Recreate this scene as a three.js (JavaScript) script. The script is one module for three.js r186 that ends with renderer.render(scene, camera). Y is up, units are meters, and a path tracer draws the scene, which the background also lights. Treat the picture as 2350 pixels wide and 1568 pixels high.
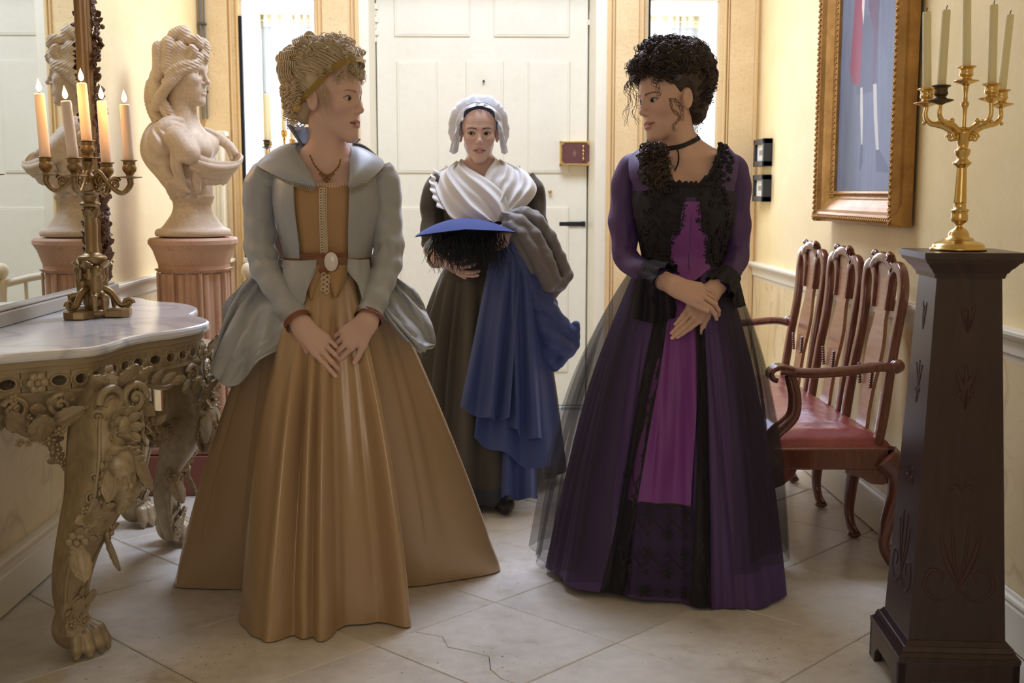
import * as THREE from 'three';
import { RectAreaLightUniformsLib } from 'three/addons/lights/RectAreaLightUniformsLib.js';
import { ImprovedNoise } from 'three/addons/math/ImprovedNoise.js';
import { RoundedBoxGeometry } from 'three/addons/geometries/RoundedBoxGeometry.js';

// ---------------------------------------------------------------- camera, light, exposure
const scene = new THREE.Scene();
const FOCAL = 2700, EYE = 1.28, YAW = 0.026077, TILT = 0.127453;
const camera = new THREE.PerspectiveCamera(2 * Math.atan(784 / FOCAL) * 180 / Math.PI, 1.5, 0.1, 60);
camera.filmGauge = 36;
camera.position.set(0, EYE, 0);
const FWD = new THREE.Vector3(Math.sin(YAW) * Math.cos(TILT), -Math.sin(TILT), -Math.cos(YAW) * Math.cos(TILT));
camera.lookAt(FWD.x, EYE + FWD.y, FWD.z);
camera.focus = 3.75;
camera.userData.fStop = 4.5;
const renderer = new THREE.WebGLRenderer({ antialias: true });
renderer.toneMapping = THREE.LinearToneMapping;
renderer.toneMappingExposure = 0.46;
renderer.shadowMap.enabled = true;
RectAreaLightUniformsLib.init();
scene.background = new THREE.Color().setRGB(1.9, 2.2, 2.7);          // overcast daylight outside the windows
function rectLight(name, color, power, w, h, pos, target) {
  const l = new THREE.RectAreaLight(color, power, w, h);
  l.name = name; l.position.set(...pos); l.lookAt(...target); scene.add(l); return l;
}
rectLight('window_daylight', 0xccdaff, 34, 0.48, 1.3, [-1.10, 1.62, -6.93], [-1.10, 1.62, 0]);      // left sidelight window
rectLight('window_daylight_001', 0xccdaff, 34, 0.36, 1.3, [1.11, 1.62, -6.93], [1.11, 1.62, 0]);     // right sidelight window
rectLight('added_roof_daylight', 0xd0deff, 40, 1.3, 1.1, [0.05, 3.28, -5.15], [0.05, 0, -5.15]);           // inferred overhead soft light; the glazed roof lantern over the lobby is added
rectLight('window_daylight_002', 0xfff4ea, 2.4, 1.5, 1.6, [0.0, 1.95, 1.47], [0.0, 1.75, -4]);          // front fill, from an unseen window added at the near end of the hall

// ---------------------------------------------------------------- helpers
let seed = 20240607;
const rnd = () => { seed = (seed * 1664525 + 1013904223) >>> 0; return seed / 4294967296; };
const rr = (a, b) => a + (b - a) * rnd();
const V = (x, y, z) => new THREE.Vector3(x, y, z);
const PERLIN = new ImprovedNoise();
const noise = (x, y, z = 0) => PERLIN.noise(x + 11.3, y + 7.7, z + 3.1);
const fbm = (x, y, z = 0, o = 4) => { let s = 0, a = 0.5; for (let i = 0; i < o; i++) { s += a * noise(x, y, z); x *= 2.03; y *= 2.03; z *= 2.03; a *= 0.5; } return s; };
const clamp = (x, a, b) => x < a ? a : x > b ? b : x;
const lerp = (a, b, t) => a + (b - a) * t;
const smooth = (a, b, x) => { const t = clamp((x - a) / (b - a), 0, 1); return t * t * (3 - 2 * t); };
const RT = V(Math.cos(YAW), 0, Math.sin(YAW)), UPV = new THREE.Vector3().crossVectors(RT, FWD);
const ray = (u, v) => FWD.clone().addScaledVector(RT, (u - 1175) / FOCAL).addScaledVector(UPV, -(v - 784) / FOCAL);
const PZ = (u, v, z) => { const d = ray(u, v), t = z / d.z; return V(d.x * t, EYE + d.y * t, z); };     // the point of a plane of given depth
const PY = (u, v, y) => { const d = ray(u, v), t = (y - EYE) / d.y; return V(d.x * t, y, d.z * t); };
const PX = (u, v, x) => { const d = ray(u, v), t = x / d.x; return V(x, EYE + d.y * t, d.z * t); };
const srgb = (r, g, b) => new THREE.Color().setRGB(r / 255, g / 255, b / 255, THREE.SRGBColorSpace);
// piecewise linear / smooth tables: [[t, v...], ...]
function table(rows, t) {
  if (t <= rows[0][0]) return rows[0].slice(1);
  for (let i = 1; i < rows.length; i++) if (t <= rows[i][0]) {
    const a = rows[i - 1], b = rows[i]; const p = rows[i - 2] || a, q = rows[i + 1] || b;
    const k = (t - a[0]) / (b[0] - a[0]), h = b[0] - a[0];
    return a.slice(1).map((av, j) => {
      const bv = b[j + 1];
      const ma = b[0] === p[0] ? 0 : (bv - p[j + 1]) / (b[0] - p[0]), mb = q[0] === a[0] ? 0 : (q[j + 1] - av) / (q[0] - a[0]);
      const k2 = k * k, k3 = k2 * k;
      return (2 * k3 - 3 * k2 + 1) * av + (k3 - 2 * k2 + k) * h * ma + (-2 * k3 + 3 * k2) * bv + (k3 - k2) * h * mb;
    });
  }
  return rows[rows.length - 1].slice(1);
}
// ---- geometry
function geo(pos, idx, uv, col, nor) {
  const g = new THREE.BufferGeometry();
  g.setAttribute('position', new THREE.BufferAttribute(pos instanceof Float32Array ? pos : new Float32Array(pos), 3));
  g.setIndex(new THREE.BufferAttribute(new Uint32Array(idx), 1));
  g.setAttribute('uv', new THREE.BufferAttribute(new Float32Array(uv || new Array(pos.length / 3 * 2).fill(0)), 2));
  if (col) g.setAttribute('color', new THREE.BufferAttribute(new Float32Array(col), 3));
  if (nor) g.setAttribute('normal', new THREE.BufferAttribute(new Float32Array(nor), 3)); else g.computeVertexNormals();
  return g;
}
function merge(list) {
  list = list.flat(Infinity).filter(Boolean);
  let nv = 0, ni = 0, color = false;
  for (const g of list) { const n = g.attributes.position.count; nv += n; ni += g.index ? g.index.count : n; if (g.attributes.color) color = true; }
  const P = new Float32Array(nv * 3), N = new Float32Array(nv * 3), U = new Float32Array(nv * 2), C = color ? new Float32Array(nv * 3).fill(1) : null, I = new Uint32Array(ni);
  let v = 0, i = 0;
  for (const g of list) {
    const n = g.attributes.position.count;
    if (!g.attributes.normal) g.computeVertexNormals();
    P.set(g.attributes.position.array, v * 3); N.set(g.attributes.normal.array, v * 3);
    if (g.attributes.uv) U.set(g.attributes.uv.array, v * 2);
    if (color && g.attributes.color) C.set(g.attributes.color.array, v * 3);
    if (g.index) { const a = g.index.array; for (let k = 0; k < a.length; k++) I[i++] = a[k] + v; } else for (let k = 0; k < n; k++) I[i++] = k + v;
    v += n;
  }
  const g = new THREE.BufferGeometry();
  g.setAttribute('position', new THREE.BufferAttribute(P, 3)); g.setAttribute('normal', new THREE.BufferAttribute(N, 3)); g.setAttribute('uv', new THREE.BufferAttribute(U, 2));
  if (color) g.setAttribute('color', new THREE.BufferAttribute(C, 3));
  g.setIndex(new THREE.BufferAttribute(I, 1));
  return g;
}
const tr = (g, x = 0, y = 0, z = 0) => g.translate(x, y, z);
function place(g, { p = [0, 0, 0], r = [0, 0, 0], s = 1 } = {}) {
  const m = new THREE.Matrix4().compose(V(...p), new THREE.Quaternion().setFromEuler(new THREE.Euler(...r, 'YXZ')), typeof s === 'number' ? V(s, s, s) : V(...s));
  return g.clone().applyMatrix4(m);
}
function boxUV(g, s = 1) {                       // uv in metres by the facing of each normal
  const p = g.attributes.position, n = g.attributes.normal, uv = g.attributes.uv || new THREE.BufferAttribute(new Float32Array(p.count * 2), 2);
  for (let i = 0; i < p.count; i++) {
    const x = Math.abs(n.getX(i)), y = Math.abs(n.getY(i)), z = Math.abs(n.getZ(i));
    if (x >= y && x >= z) uv.setXY(i, p.getZ(i) * s, p.getY(i) * s); else if (y >= z) uv.setXY(i, p.getX(i) * s, p.getZ(i) * s); else uv.setXY(i, p.getX(i) * s, p.getY(i) * s);
  }
  g.setAttribute('uv', uv); return g;
}
// box between two corners
const bb = (x0, y0, z0, x1, y1, z1, r = 0) => {
  const w = Math.abs(x1 - x0), h = Math.abs(y1 - y0), d = Math.abs(z1 - z0);
  const g = r ? new RoundedBoxGeometry(w, h, d, 1, Math.min(r, w / 2.01, h / 2.01, d / 2.01)) : new THREE.BoxGeometry(w, h, d);
  return boxUV(g.translate((x0 + x1) / 2, (y0 + y1) / 2, (z0 + z1) / 2));
};
const lathe = (pts, seg = 32) => new THREE.LatheGeometry(pts.map(p => new THREE.Vector2(Math.max(p[0], 0.00005), p[1])), seg);
// smooth lathe profile from sparse points
const lathes = (pts, seg = 32, n = 4) => { const c = new THREE.CatmullRomCurve3(pts.map(p => V(p[0], p[1], 0)), false, 'centripetal'); return lathe(c.getPoints((pts.length - 1) * n).map(p => [Math.max(p.x, 0.0001), p.y]), seg); };
const ball = (p, r, s = [1, 1, 1], seg = 10) => new THREE.SphereGeometry(r, seg, Math.max(6, Math.round(seg * 0.7))).scale(...s).translate(p.x, p.y, p.z);
// tube along points; r: number or t => radius or t => [rx, ry]; flat section by rx, ry; up = first side vector hint
function sweep(pts, r, { n = 24, m = 8, up = null, caps = true, curve = true, section = null, twist = 0, uvs = 1 } = {}) {
  let P;
  if (curve && pts.length > 2) { const c = new THREE.CatmullRomCurve3(pts, false, 'centripetal'); P = []; for (let i = 0; i <= n; i++) P.push(c.getPoint(i / n)); }
  else { P = []; for (let i = 0; i <= n; i++) { const t = i / n * (pts.length - 1), k = Math.min(Math.floor(t), pts.length - 2); P.push(pts[k].clone().lerp(pts[k + 1], t - k)); } }
  const rf = typeof r === 'function' ? r : () => r;
  const T = P.map((p, i) => (P[Math.min(i + 1, n)].clone().sub(P[Math.max(i - 1, 0)])).normalize());
  let side = up ? up.clone() : (Math.abs(T[0].y) < 0.9 ? V(0, 1, 0) : V(1, 0, 0));
  side.addScaledVector(T[0], -side.dot(T[0])).normalize();
  const pos = [], uv = [], idx = []; let len = 0;
  for (let i = 0; i <= n; i++) {
    if (i) { side.addScaledVector(T[i], -side.dot(T[i])).normalize(); len += P[i].distanceTo(P[i - 1]); }
    const bi = new THREE.Vector3().crossVectors(T[i], side), q = rf(i / n), rx = q.length ? q[0] : q, ry = q.length ? q[1] : q;
    for (let j = 0; j <= m; j++) {
      const a = j / m * Math.PI * 2 + twist * i / n; let cx, cy;
      if (section) { const s = section[j % section.length]; cx = s[0] * rx; cy = s[1] * ry; } else { cx = Math.cos(a) * rx; cy = Math.sin(a) * ry; }
      pos.push(P[i].x + side.x * cx + bi.x * cy, P[i].y + side.y * cx + bi.y * cy, P[i].z + side.z * cx + bi.z * cy);
      uv.push(j / m * uvs, len);
    }
  }
  for (let i = 0; i < n; i++) for (let j = 0; j < m; j++) { const a = i * (m + 1) + j, b = a + m + 1; idx.push(a, b, a + 1, a + 1, b, b + 1); }
  const g0 = geo(pos, idx, uv);
  // make the seam smooth
  const N = g0.attributes.normal;
  if (!section) for (let i = 0; i <= n; i++) { const a = i * (m + 1), b = a + m; const s = V(N.getX(a) + N.getX(b), N.getY(a) + N.getY(b), N.getZ(a) + N.getZ(b)).normalize(); N.setXYZ(a, s.x, s.y, s.z); N.setXYZ(b, s.x, s.y, s.z); }
  if (!caps) return g0;
  const out = [g0];
  for (const e of [0, n]) {
    const q = rf(e / n); if ((q.length ? q[0] : q) < 0.0004) continue;
    const cp = [], ci = []; const base = e * (m + 1);
    cp.push(P[e].x, P[e].y, P[e].z);
    for (let j = 0; j <= m; j++) cp.push(pos[(base + j) * 3], pos[(base + j) * 3 + 1], pos[(base + j) * 3 + 2]);
    for (let j = 1; j <= m; j++) e ? ci.push(0, j, j + 1) : ci.push(0, j + 1, j);
    out.push(geo(cp, ci));
  }
  return merge(out);
}
// parametric sheet f(u, v) -> Vector3; thick > 0 makes a closed shell; uv from s scale
function sheet(nu, nv, f, { thick = 0, closed = false, us = 1, vs = 1, col = null } = {}) {
  const pos = [], uv = [], idx = [], C = col ? [] : null;
  for (let i = 0; i <= nu; i++) for (let j = 0; j <= nv; j++) {
    const p = f(i / nu, j / nv); pos.push(p.x, p.y, p.z); uv.push(i / nu * us, j / nv * vs);
    if (col) C.push(...col(i / nu, j / nv, p));
  }
  for (let i = 0; i < nu; i++) for (let j = 0; j < nv; j++) { const a = i * (nv + 1) + j, b = a + nv + 1; idx.push(a, b, a + 1, a + 1, b, b + 1); }
  const g = geo(pos, idx, uv, C);
  if (closed) { const N = g.attributes.normal; for (let j = 0; j <= nv; j++) { const a = j, b = nu * (nv + 1) + j; const s = V(N.getX(a) + N.getX(b), N.getY(a) + N.getY(b), N.getZ(a) + N.getZ(b)).normalize(); N.setXYZ(a, s.x, s.y, s.z); N.setXYZ(b, s.x, s.y, s.z); } }
  if (!thick) return g;
  const q = pos.slice(), N = g.attributes.normal;
  for (let i = 0; i < q.length / 3; i++) { q[i * 3] -= N.getX(i) * thick; q[i * 3 + 1] -= N.getY(i) * thick; q[i * 3 + 2] -= N.getZ(i) * thick; }
  const back = geo(q, idx.map((_, k) => idx[k - k % 3 + [0, 2, 1][k % 3]]), uv, C);
  const rim = [], ri = [], rc = [];
  const edge = (a, b) => { const k = rim.length / 3; for (const [s, i] of [[pos, a], [pos, b], [q, a], [q, b]]) { rim.push(s[i * 3], s[i * 3 + 1], s[i * 3 + 2]); if (C) rc.push(C[i * 3], C[i * 3 + 1], C[i * 3 + 2]); } ri.push(k, k + 2, k + 1, k + 1, k + 2, k + 3); };
  const id = (i, j) => i * (nv + 1) + j;
  if (!closed) for (let j = 0; j < nv; j++) { edge(id(0, j), id(0, j + 1)); edge(id(nu, j + 1), id(nu, j)); }
  for (let i = 0; i < nu; i++) { edge(id(i + 1, 0), id(i, 0)); edge(id(i, nv), id(i + 1, nv)); }
  return merge([g, back, geo(rim, ri, null, C ? rc : null)]);
}
// extrude a 2-D outline (array of [x, y]) by depth along +z with a small bevel
function prism(outline, depth, bevel = 0, holes = []) {
  const s = new THREE.Shape(outline.map(p => new THREE.Vector2(p[0], p[1])));
  for (const h of holes) s.holes.push(new THREE.Path(h.map(p => new THREE.Vector2(p[0], p[1]))));
  return new THREE.ExtrudeGeometry(s, { depth: depth - 2 * bevel, bevelEnabled: bevel > 0, bevelThickness: bevel, bevelSize: bevel, bevelOffset: -bevel, bevelSegments: 2, curveSegments: 8 }).translate(0, 0, bevel);
}
// a moulding: profile [[out, up], ...] run from a to b, out = direction
function moulding(profile, a, b, out, up = V(0, 1, 0)) {
  const pos = [], idx = [], uv = []; const L = a.distanceTo(b), dir = b.clone().sub(a).normalize();
  const flip = new THREE.Vector3().crossVectors(out, up).dot(dir) < 0; let s = 0;
  for (let i = 0; i + 1 < profile.length; i++) {
    const k = pos.length / 3, p = profile[i], q = profile[i + 1]; const d = Math.hypot(q[0] - p[0], q[1] - p[1]);
    for (const [e, t] of [[a, 0], [b, L]]) for (const [w, sv] of [[p, s], [q, s + d]]) { pos.push(e.x + out.x * w[0] + up.x * w[1], e.y + out.y * w[0] + up.y * w[1], e.z + out.z * w[0] + up.z * w[1]); uv.push(t, sv); }
    s += d;
    if (flip) idx.push(k, k + 1, k + 2, k + 1, k + 3, k + 2); else idx.push(k, k + 2, k + 1, k + 1, k + 2, k + 3);
  }
  const g = geo(pos, idx, uv);
  const caps = [a, b].map((e, w) => { const sh = THREE.ShapeUtils.triangulateShape(profile.map(p => new THREE.Vector2(p[0], p[1])), []); const cp = []; for (const p of profile) cp.push(e.x + out.x * p[0] + up.x * p[1], e.y + out.y * p[0] + up.y * p[1], e.z + out.z * p[0] + up.z * p[1]); return geo(cp, sh.flat()); });
  return merge([g, ...caps]);
}
// surface nets on a signed distance field; bounds [[x0,y0,z0],[x1,y1,z1]]; slack allows for fields that are not exact
function nets(bounds, cell, sdf, color = null, slack = 1.6) {
  const [lo, hi] = bounds, nx = Math.ceil((hi[0] - lo[0]) / cell) + 1, ny = Math.ceil((hi[1] - lo[1]) / cell) + 1, nz = Math.ceil((hi[2] - lo[2]) / cell) + 1;
  const D = new Float32Array(nx * ny * nz), B = 8, half = B * cell * 0.5;
  for (let bz = 0; bz < nz; bz += B) for (let by = 0; by < ny; by += B) for (let bx = 0; bx < nx; bx += B) {
    const c = sdf(lo[0] + bx * cell + half, lo[1] + by * cell + half, lo[2] + bz * cell + half);
    const far = Math.abs(c) > half * 1.75 * slack;
    for (let z = bz; z < Math.min(bz + B, nz); z++) for (let y = by; y < Math.min(by + B, ny); y++) { let k = (z * ny + y) * nx + bx; for (let x = bx; x < Math.min(bx + B, nx); x++, k++) D[k] = far ? c : sdf(lo[0] + x * cell, lo[1] + y * cell, lo[2] + z * cell); }
  }
  const id = new Int32Array(nx * ny * nz).fill(-1), pos = [], sx = 1, sy = nx, sz = nx * ny;
  const corner = [0, sx, sy, sx + sy, sz, sx + sz, sy + sz, sx + sy + sz];
  const E = [[0, 1], [2, 3], [4, 5], [6, 7], [0, 2], [1, 3], [4, 6], [5, 7], [0, 4], [1, 5], [2, 6], [3, 7]];
  for (let z = 0; z < nz - 1; z++) for (let y = 0; y < ny - 1; y++) for (let x = 0; x < nx - 1; x++) {
    const k = (z * ny + y) * nx + x; let mask = 0;
    for (let c = 0; c < 8; c++) if (D[k + corner[c]] < 0) mask |= 1 << c;
    if (mask === 0 || mask === 255) continue;
    let px = 0, py = 0, pz = 0, n = 0;
    for (const [a, b] of E) {
      if (((mask >> a) & 1) === ((mask >> b) & 1)) continue;
      const da = D[k + corner[a]], db = D[k + corner[b]], t = da / (da - db);
      px += lerp(a & 1, b & 1, t); py += lerp((a >> 1) & 1, (b >> 1) & 1, t); pz += lerp(a >> 2, b >> 2, t); n++;
    }
    id[k] = pos.length / 3; pos.push(lo[0] + (x + px / n) * cell, lo[1] + (y + py / n) * cell, lo[2] + (z + pz / n) * cell);
  }
  const idx = [];
  const quad = (a, b, c, d, f) => { if (a < 0 || b < 0 || c < 0 || d < 0) return; f ? idx.push(a, b, c, a, c, d) : idx.push(a, c, b, a, d, c); };
  for (let z = 1; z < nz - 1; z++) for (let y = 1; y < ny - 1; y++) for (let x = 1; x < nx - 1; x++) {
    const k = (z * ny + y) * nx + x, s = D[k] < 0;
    if (s !== D[k + sx] < 0) quad(id[k - sy - sz], id[k - sz], id[k], id[k - sy], s);
    if (s !== D[k + sy] < 0) quad(id[k - sx - sz], id[k - sx], id[k], id[k - sz], s);
    if (s !== D[k + sz] < 0) quad(id[k - sx - sy], id[k - sy], id[k], id[k - sx], s);
  }
  const nor = new Float32Array(pos.length), h = cell * 0.6, col = color ? [] : null, uv = [];
  for (let i = 0; i < pos.length; i += 3) {
    const x = pos[i], y = pos[i + 1], z = pos[i + 2];
    let a = sdf(x + h, y, z) - sdf(x - h, y, z), b = sdf(x, y + h, z) - sdf(x, y - h, z), c = sdf(x, y, z + h) - sdf(x, y, z - h); const l = Math.hypot(a, b, c) || 1;
    nor[i] = a / l; nor[i + 1] = b / l; nor[i + 2] = c / l; uv.push(x, y);
    if (color) col.push(...color(x, y, z));
  }
  return geo(pos, idx, uv, col, nor);
}
// distance fields
const smin = (a, b, k) => { const h = Math.max(k - Math.abs(a - b), 0) / k; return Math.min(a, b) - h * h * k * 0.25; };
const smax = (a, b, k) => -smin(-a, -b, k);
const sph = (x, y, z, cx, cy, cz, r) => Math.hypot(x - cx, y - cy, z - cz) - r;
const ell = (x, y, z, cx, cy, cz, a, b, c) => { const X = (x - cx) / a, Y = (y - cy) / b, Z = (z - cz) / c, k = Math.hypot(X, Y, Z), g = Math.hypot(X / a, Y / b, Z / c); return g < 1e-9 ? -Math.min(a, b, c) : k * (k - 1) / g; };
const cap = (x, y, z, ax, ay, az, bx, by, bz, ra, rb) => { const ux = bx - ax, uy = by - ay, uz = bz - az, px = x - ax, py = y - ay, pz = z - az; const t = clamp((px * ux + py * uy + pz * uz) / (ux * ux + uy * uy + uz * uz), 0, 1); return Math.hypot(px - ux * t, py - uy * t, pz - uz * t) - (ra + (rb - ra) * t); };
const capv = (x, y, z, a, b, ra, rb) => cap(x, y, z, a.x, a.y, a.z, b.x, b.y, b.z, ra, rb);
// ---- scene objects
const used = {};
function numbered(name) { const n = used[name] = (used[name] ?? -1) + 1; return n ? name + '_' + String(n).padStart(3, '0') : name; }
function flags(o) { o.traverse(m => { if (m.isMesh) { m.castShadow = true; m.receiveShadow = true; } }); return o; }
function thing(name, label, category, at = [0, 0, 0], group) {
  const o = new THREE.Group(); o.name = numbered(name); o.position.set(...at); o.userData = { label, category }; if (group) o.userData.group = group; scene.add(o); return o;
}
function single(name, label, category, g, mat, at = [0, 0, 0], group) {      // a thing of one mesh, geometry given in the room's axes
  const o = new THREE.Mesh(g.clone().translate(-at[0], -at[1], -at[2]), mat); o.name = numbered(name); o.position.set(...at); o.userData = { label, category }; if (group) o.userData.group = group; scene.add(o); return o;
}
function struct(name, g, mat, parent) {
  const o = new THREE.Mesh(g, mat); o.name = parent ? name : numbered(name); if (!parent) o.userData.kind = 'structure'; (parent || scene).add(o); return o;
}
function origin(o) { const p = V(0, 0, 0); for (let q = o; q && q !== scene; q = q.parent) p.add(q.position); return p; }
function part(parent, name, g, mat, label) {                                 // geometry given in the room's axes
  const p = origin(parent); const o = new THREE.Mesh(g.clone().translate(-p.x, -p.y, -p.z), mat); o.name = name; if (label) o.userData.label = label; parent.add(o); return o;
}
function own(parent, name, g, mat, label) { const o = new THREE.Mesh(g, mat); o.name = name; if (label) o.userData.label = label; parent.add(o); return o; }   // geometry in the thing's own axes
// ---- textures
function tex(size, f, { color = true, repeat = null } = {}) {
  const d = new Uint8Array(size * size * 4);
  for (let y = 0; y < size; y++) for (let x = 0; x < size; x++) { const c = f(x / size, y / size), k = (y * size + x) * 4; if (c.length) { d[k] = clamp(c[0], 0, 255); d[k + 1] = clamp(c[1], 0, 255); d[k + 2] = clamp(c[2], 0, 255); d[k + 3] = c.length > 3 ? clamp(c[3], 0, 255) : 255; } else { d[k] = d[k + 1] = d[k + 2] = clamp(c * 255, 0, 255); d[k + 3] = 255; } }
  const t = new THREE.DataTexture(d, size, size); t.wrapS = t.wrapT = THREE.RepeatWrapping; t.magFilter = THREE.LinearFilter; t.minFilter = THREE.LinearMipmapLinearFilter; t.generateMipmaps = true;
  if (color) t.colorSpace = THREE.SRGBColorSpace; if (repeat) t.repeat.set(repeat[0], repeat[1]); t.needsUpdate = true; return t;
}
// tileable noise on the unit square
const tn = (x, y, f, s = 0) => { const a = noise(x * f, y * f, s), b = noise((x - 1) * f, y * f, s), c = noise(x * f, (y - 1) * f, s), d = noise((x - 1) * f, (y - 1) * f, s); return lerp(lerp(a, b, x), lerp(c, d, x), y) * 1.25; };
const tf = (x, y, f, s = 0, o = 4) => { let v = 0, a = 0.5; for (let i = 0; i < o; i++) { v += a * tn(x, y, f, s + i * 5.1); f *= 2; a *= 0.5; } return v; };
const mat = (color, roughness = 0.6, o = {}) => new THREE.MeshPhysicalMaterial({ color, roughness, side: THREE.DoubleSide, ...o });
// ---------------------------------------------------------------- materials of the place
const XL = -1.50, XR = 1.51, ZF = -6.45, ZD = -6.85, ZW = -7.02, TOP = 3.3;
const tPlaster = tex(512, (x, y) => { const a = tf(x, y, 6, 1), b = tf(x, y, 40, 9, 2); return [244 + a * 12 + b * 7, 220 + a * 12 + b * 7, 164 + a * 16 + b * 7]; });
const tPlasterB = tex(256, (x, y) => 0.5 + tf(x, y, 24, 3, 4) * 0.5, { color: false });
const M = {};
M.plaster = mat(0xffffff, 0.75, { map: tPlaster, bumpMap: tPlasterB, bumpScale: 0.0006 });
const tMarbling = tex(1024, (x, y) => {
  const w = tf(x, y, 3, 4) * 0.3, v = Math.abs(tn(x + w * 0.5, y * 0.5 + w, 5, 2)), q = Math.abs(tn(x * 1 + w, y, 9, 7)); const vein = Math.pow(clamp(1 - v * 9, 0, 1), 2) * 0.8 + Math.pow(clamp(1 - q * 14, 0, 1), 2) * 0.3; const c = tf(x, y, 4, 12);
  return [238 + c * 22 - vein * 26, 214 + c * 26 - vein * 28, 164 + c * 34 - vein * 28];
});
M.marbling = mat(0xffffff, 0.42, { map: tMarbling });
const tPaint = tex(256, (x, y) => { const a = tf(x, y, 4, 6), b = tf(x, y, 30, 16, 2); return [246 + a * 9 + b * 5, 238 + a * 9 + b * 5, 214 + a * 12 + b * 5]; });
const tPaintB = tex(256, (x, y) => 0.5 + tn(x, y * 0.15, 60, 5) * 0.25 + tf(x, y, 10, 8, 3) * 0.4, { color: false });
M.white = mat(0xffffff, 0.42, { map: tPaint, bumpMap: tPaintB, bumpScale: 0.0008 });
M.rail = mat(srgb(238, 230, 208), 0.38, { bumpMap: tPaintB, bumpScale: 0.0005 });
const tTan = tex(512, (x, y) => { const a = tf(x, y, 7, 2), b = tf(x, y, 70, 4, 2), s = tn(x, y, 90, 6) > 0.42 ? -18 : 0; return [236 + a * 18 + b * 16 + s, 207 + a * 20 + b * 18 + s, 156 + a * 24 + b * 20 + s]; });
M.tan = mat(0xffffff, 0.7, { map: tTan });
M.tanEdge = mat(srgb(230, 196, 140), 0.6);
M.gapShade = mat(srgb(22, 20, 20), 0.9);  // near black, paints the shade of the slits by the window linings
M.ceil = mat(srgb(240, 234, 214), 0.8);
const tStone = [0, 1, 2, 3].map(k => tex(512, (x, y) => {
  const a = tf(x, y, 3, k * 7 + 1), b = tf(x, y, 16, k * 3 + 2), c = tn(x, y, 120, k + 5), st = Math.pow(clamp(tf(x, y, 7, k * 11 + 3) * 2.2, 0, 1), 2), sp = clamp(tn(x, y, 60, k * 2 + 40) * 6 - 3.4, 0, 1);
  const base = [222, 214, 201], sh = [0, 5, -6, 2][k];
  return base.map((v, i) => v + sh + a * 24 + b * 18 + c * 6 - st * [26, 32, 40][i] - sp * 70);
}));
const tStoneB = tex(512, (x, y) => 0.55 + tf(x, y, 12, 3, 4) * 0.4 - clamp(tn(x, y, 60, 40) * 6 - 3.4, 0, 1) * 0.5, { color: false });
M.stone = tStone.map(t => mat(0xffffff, 0.33, { map: t, bumpMap: tStoneB, bumpScale: 0.0008 }));
M.grout = mat(srgb(84, 74, 64), 0.95);

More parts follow.
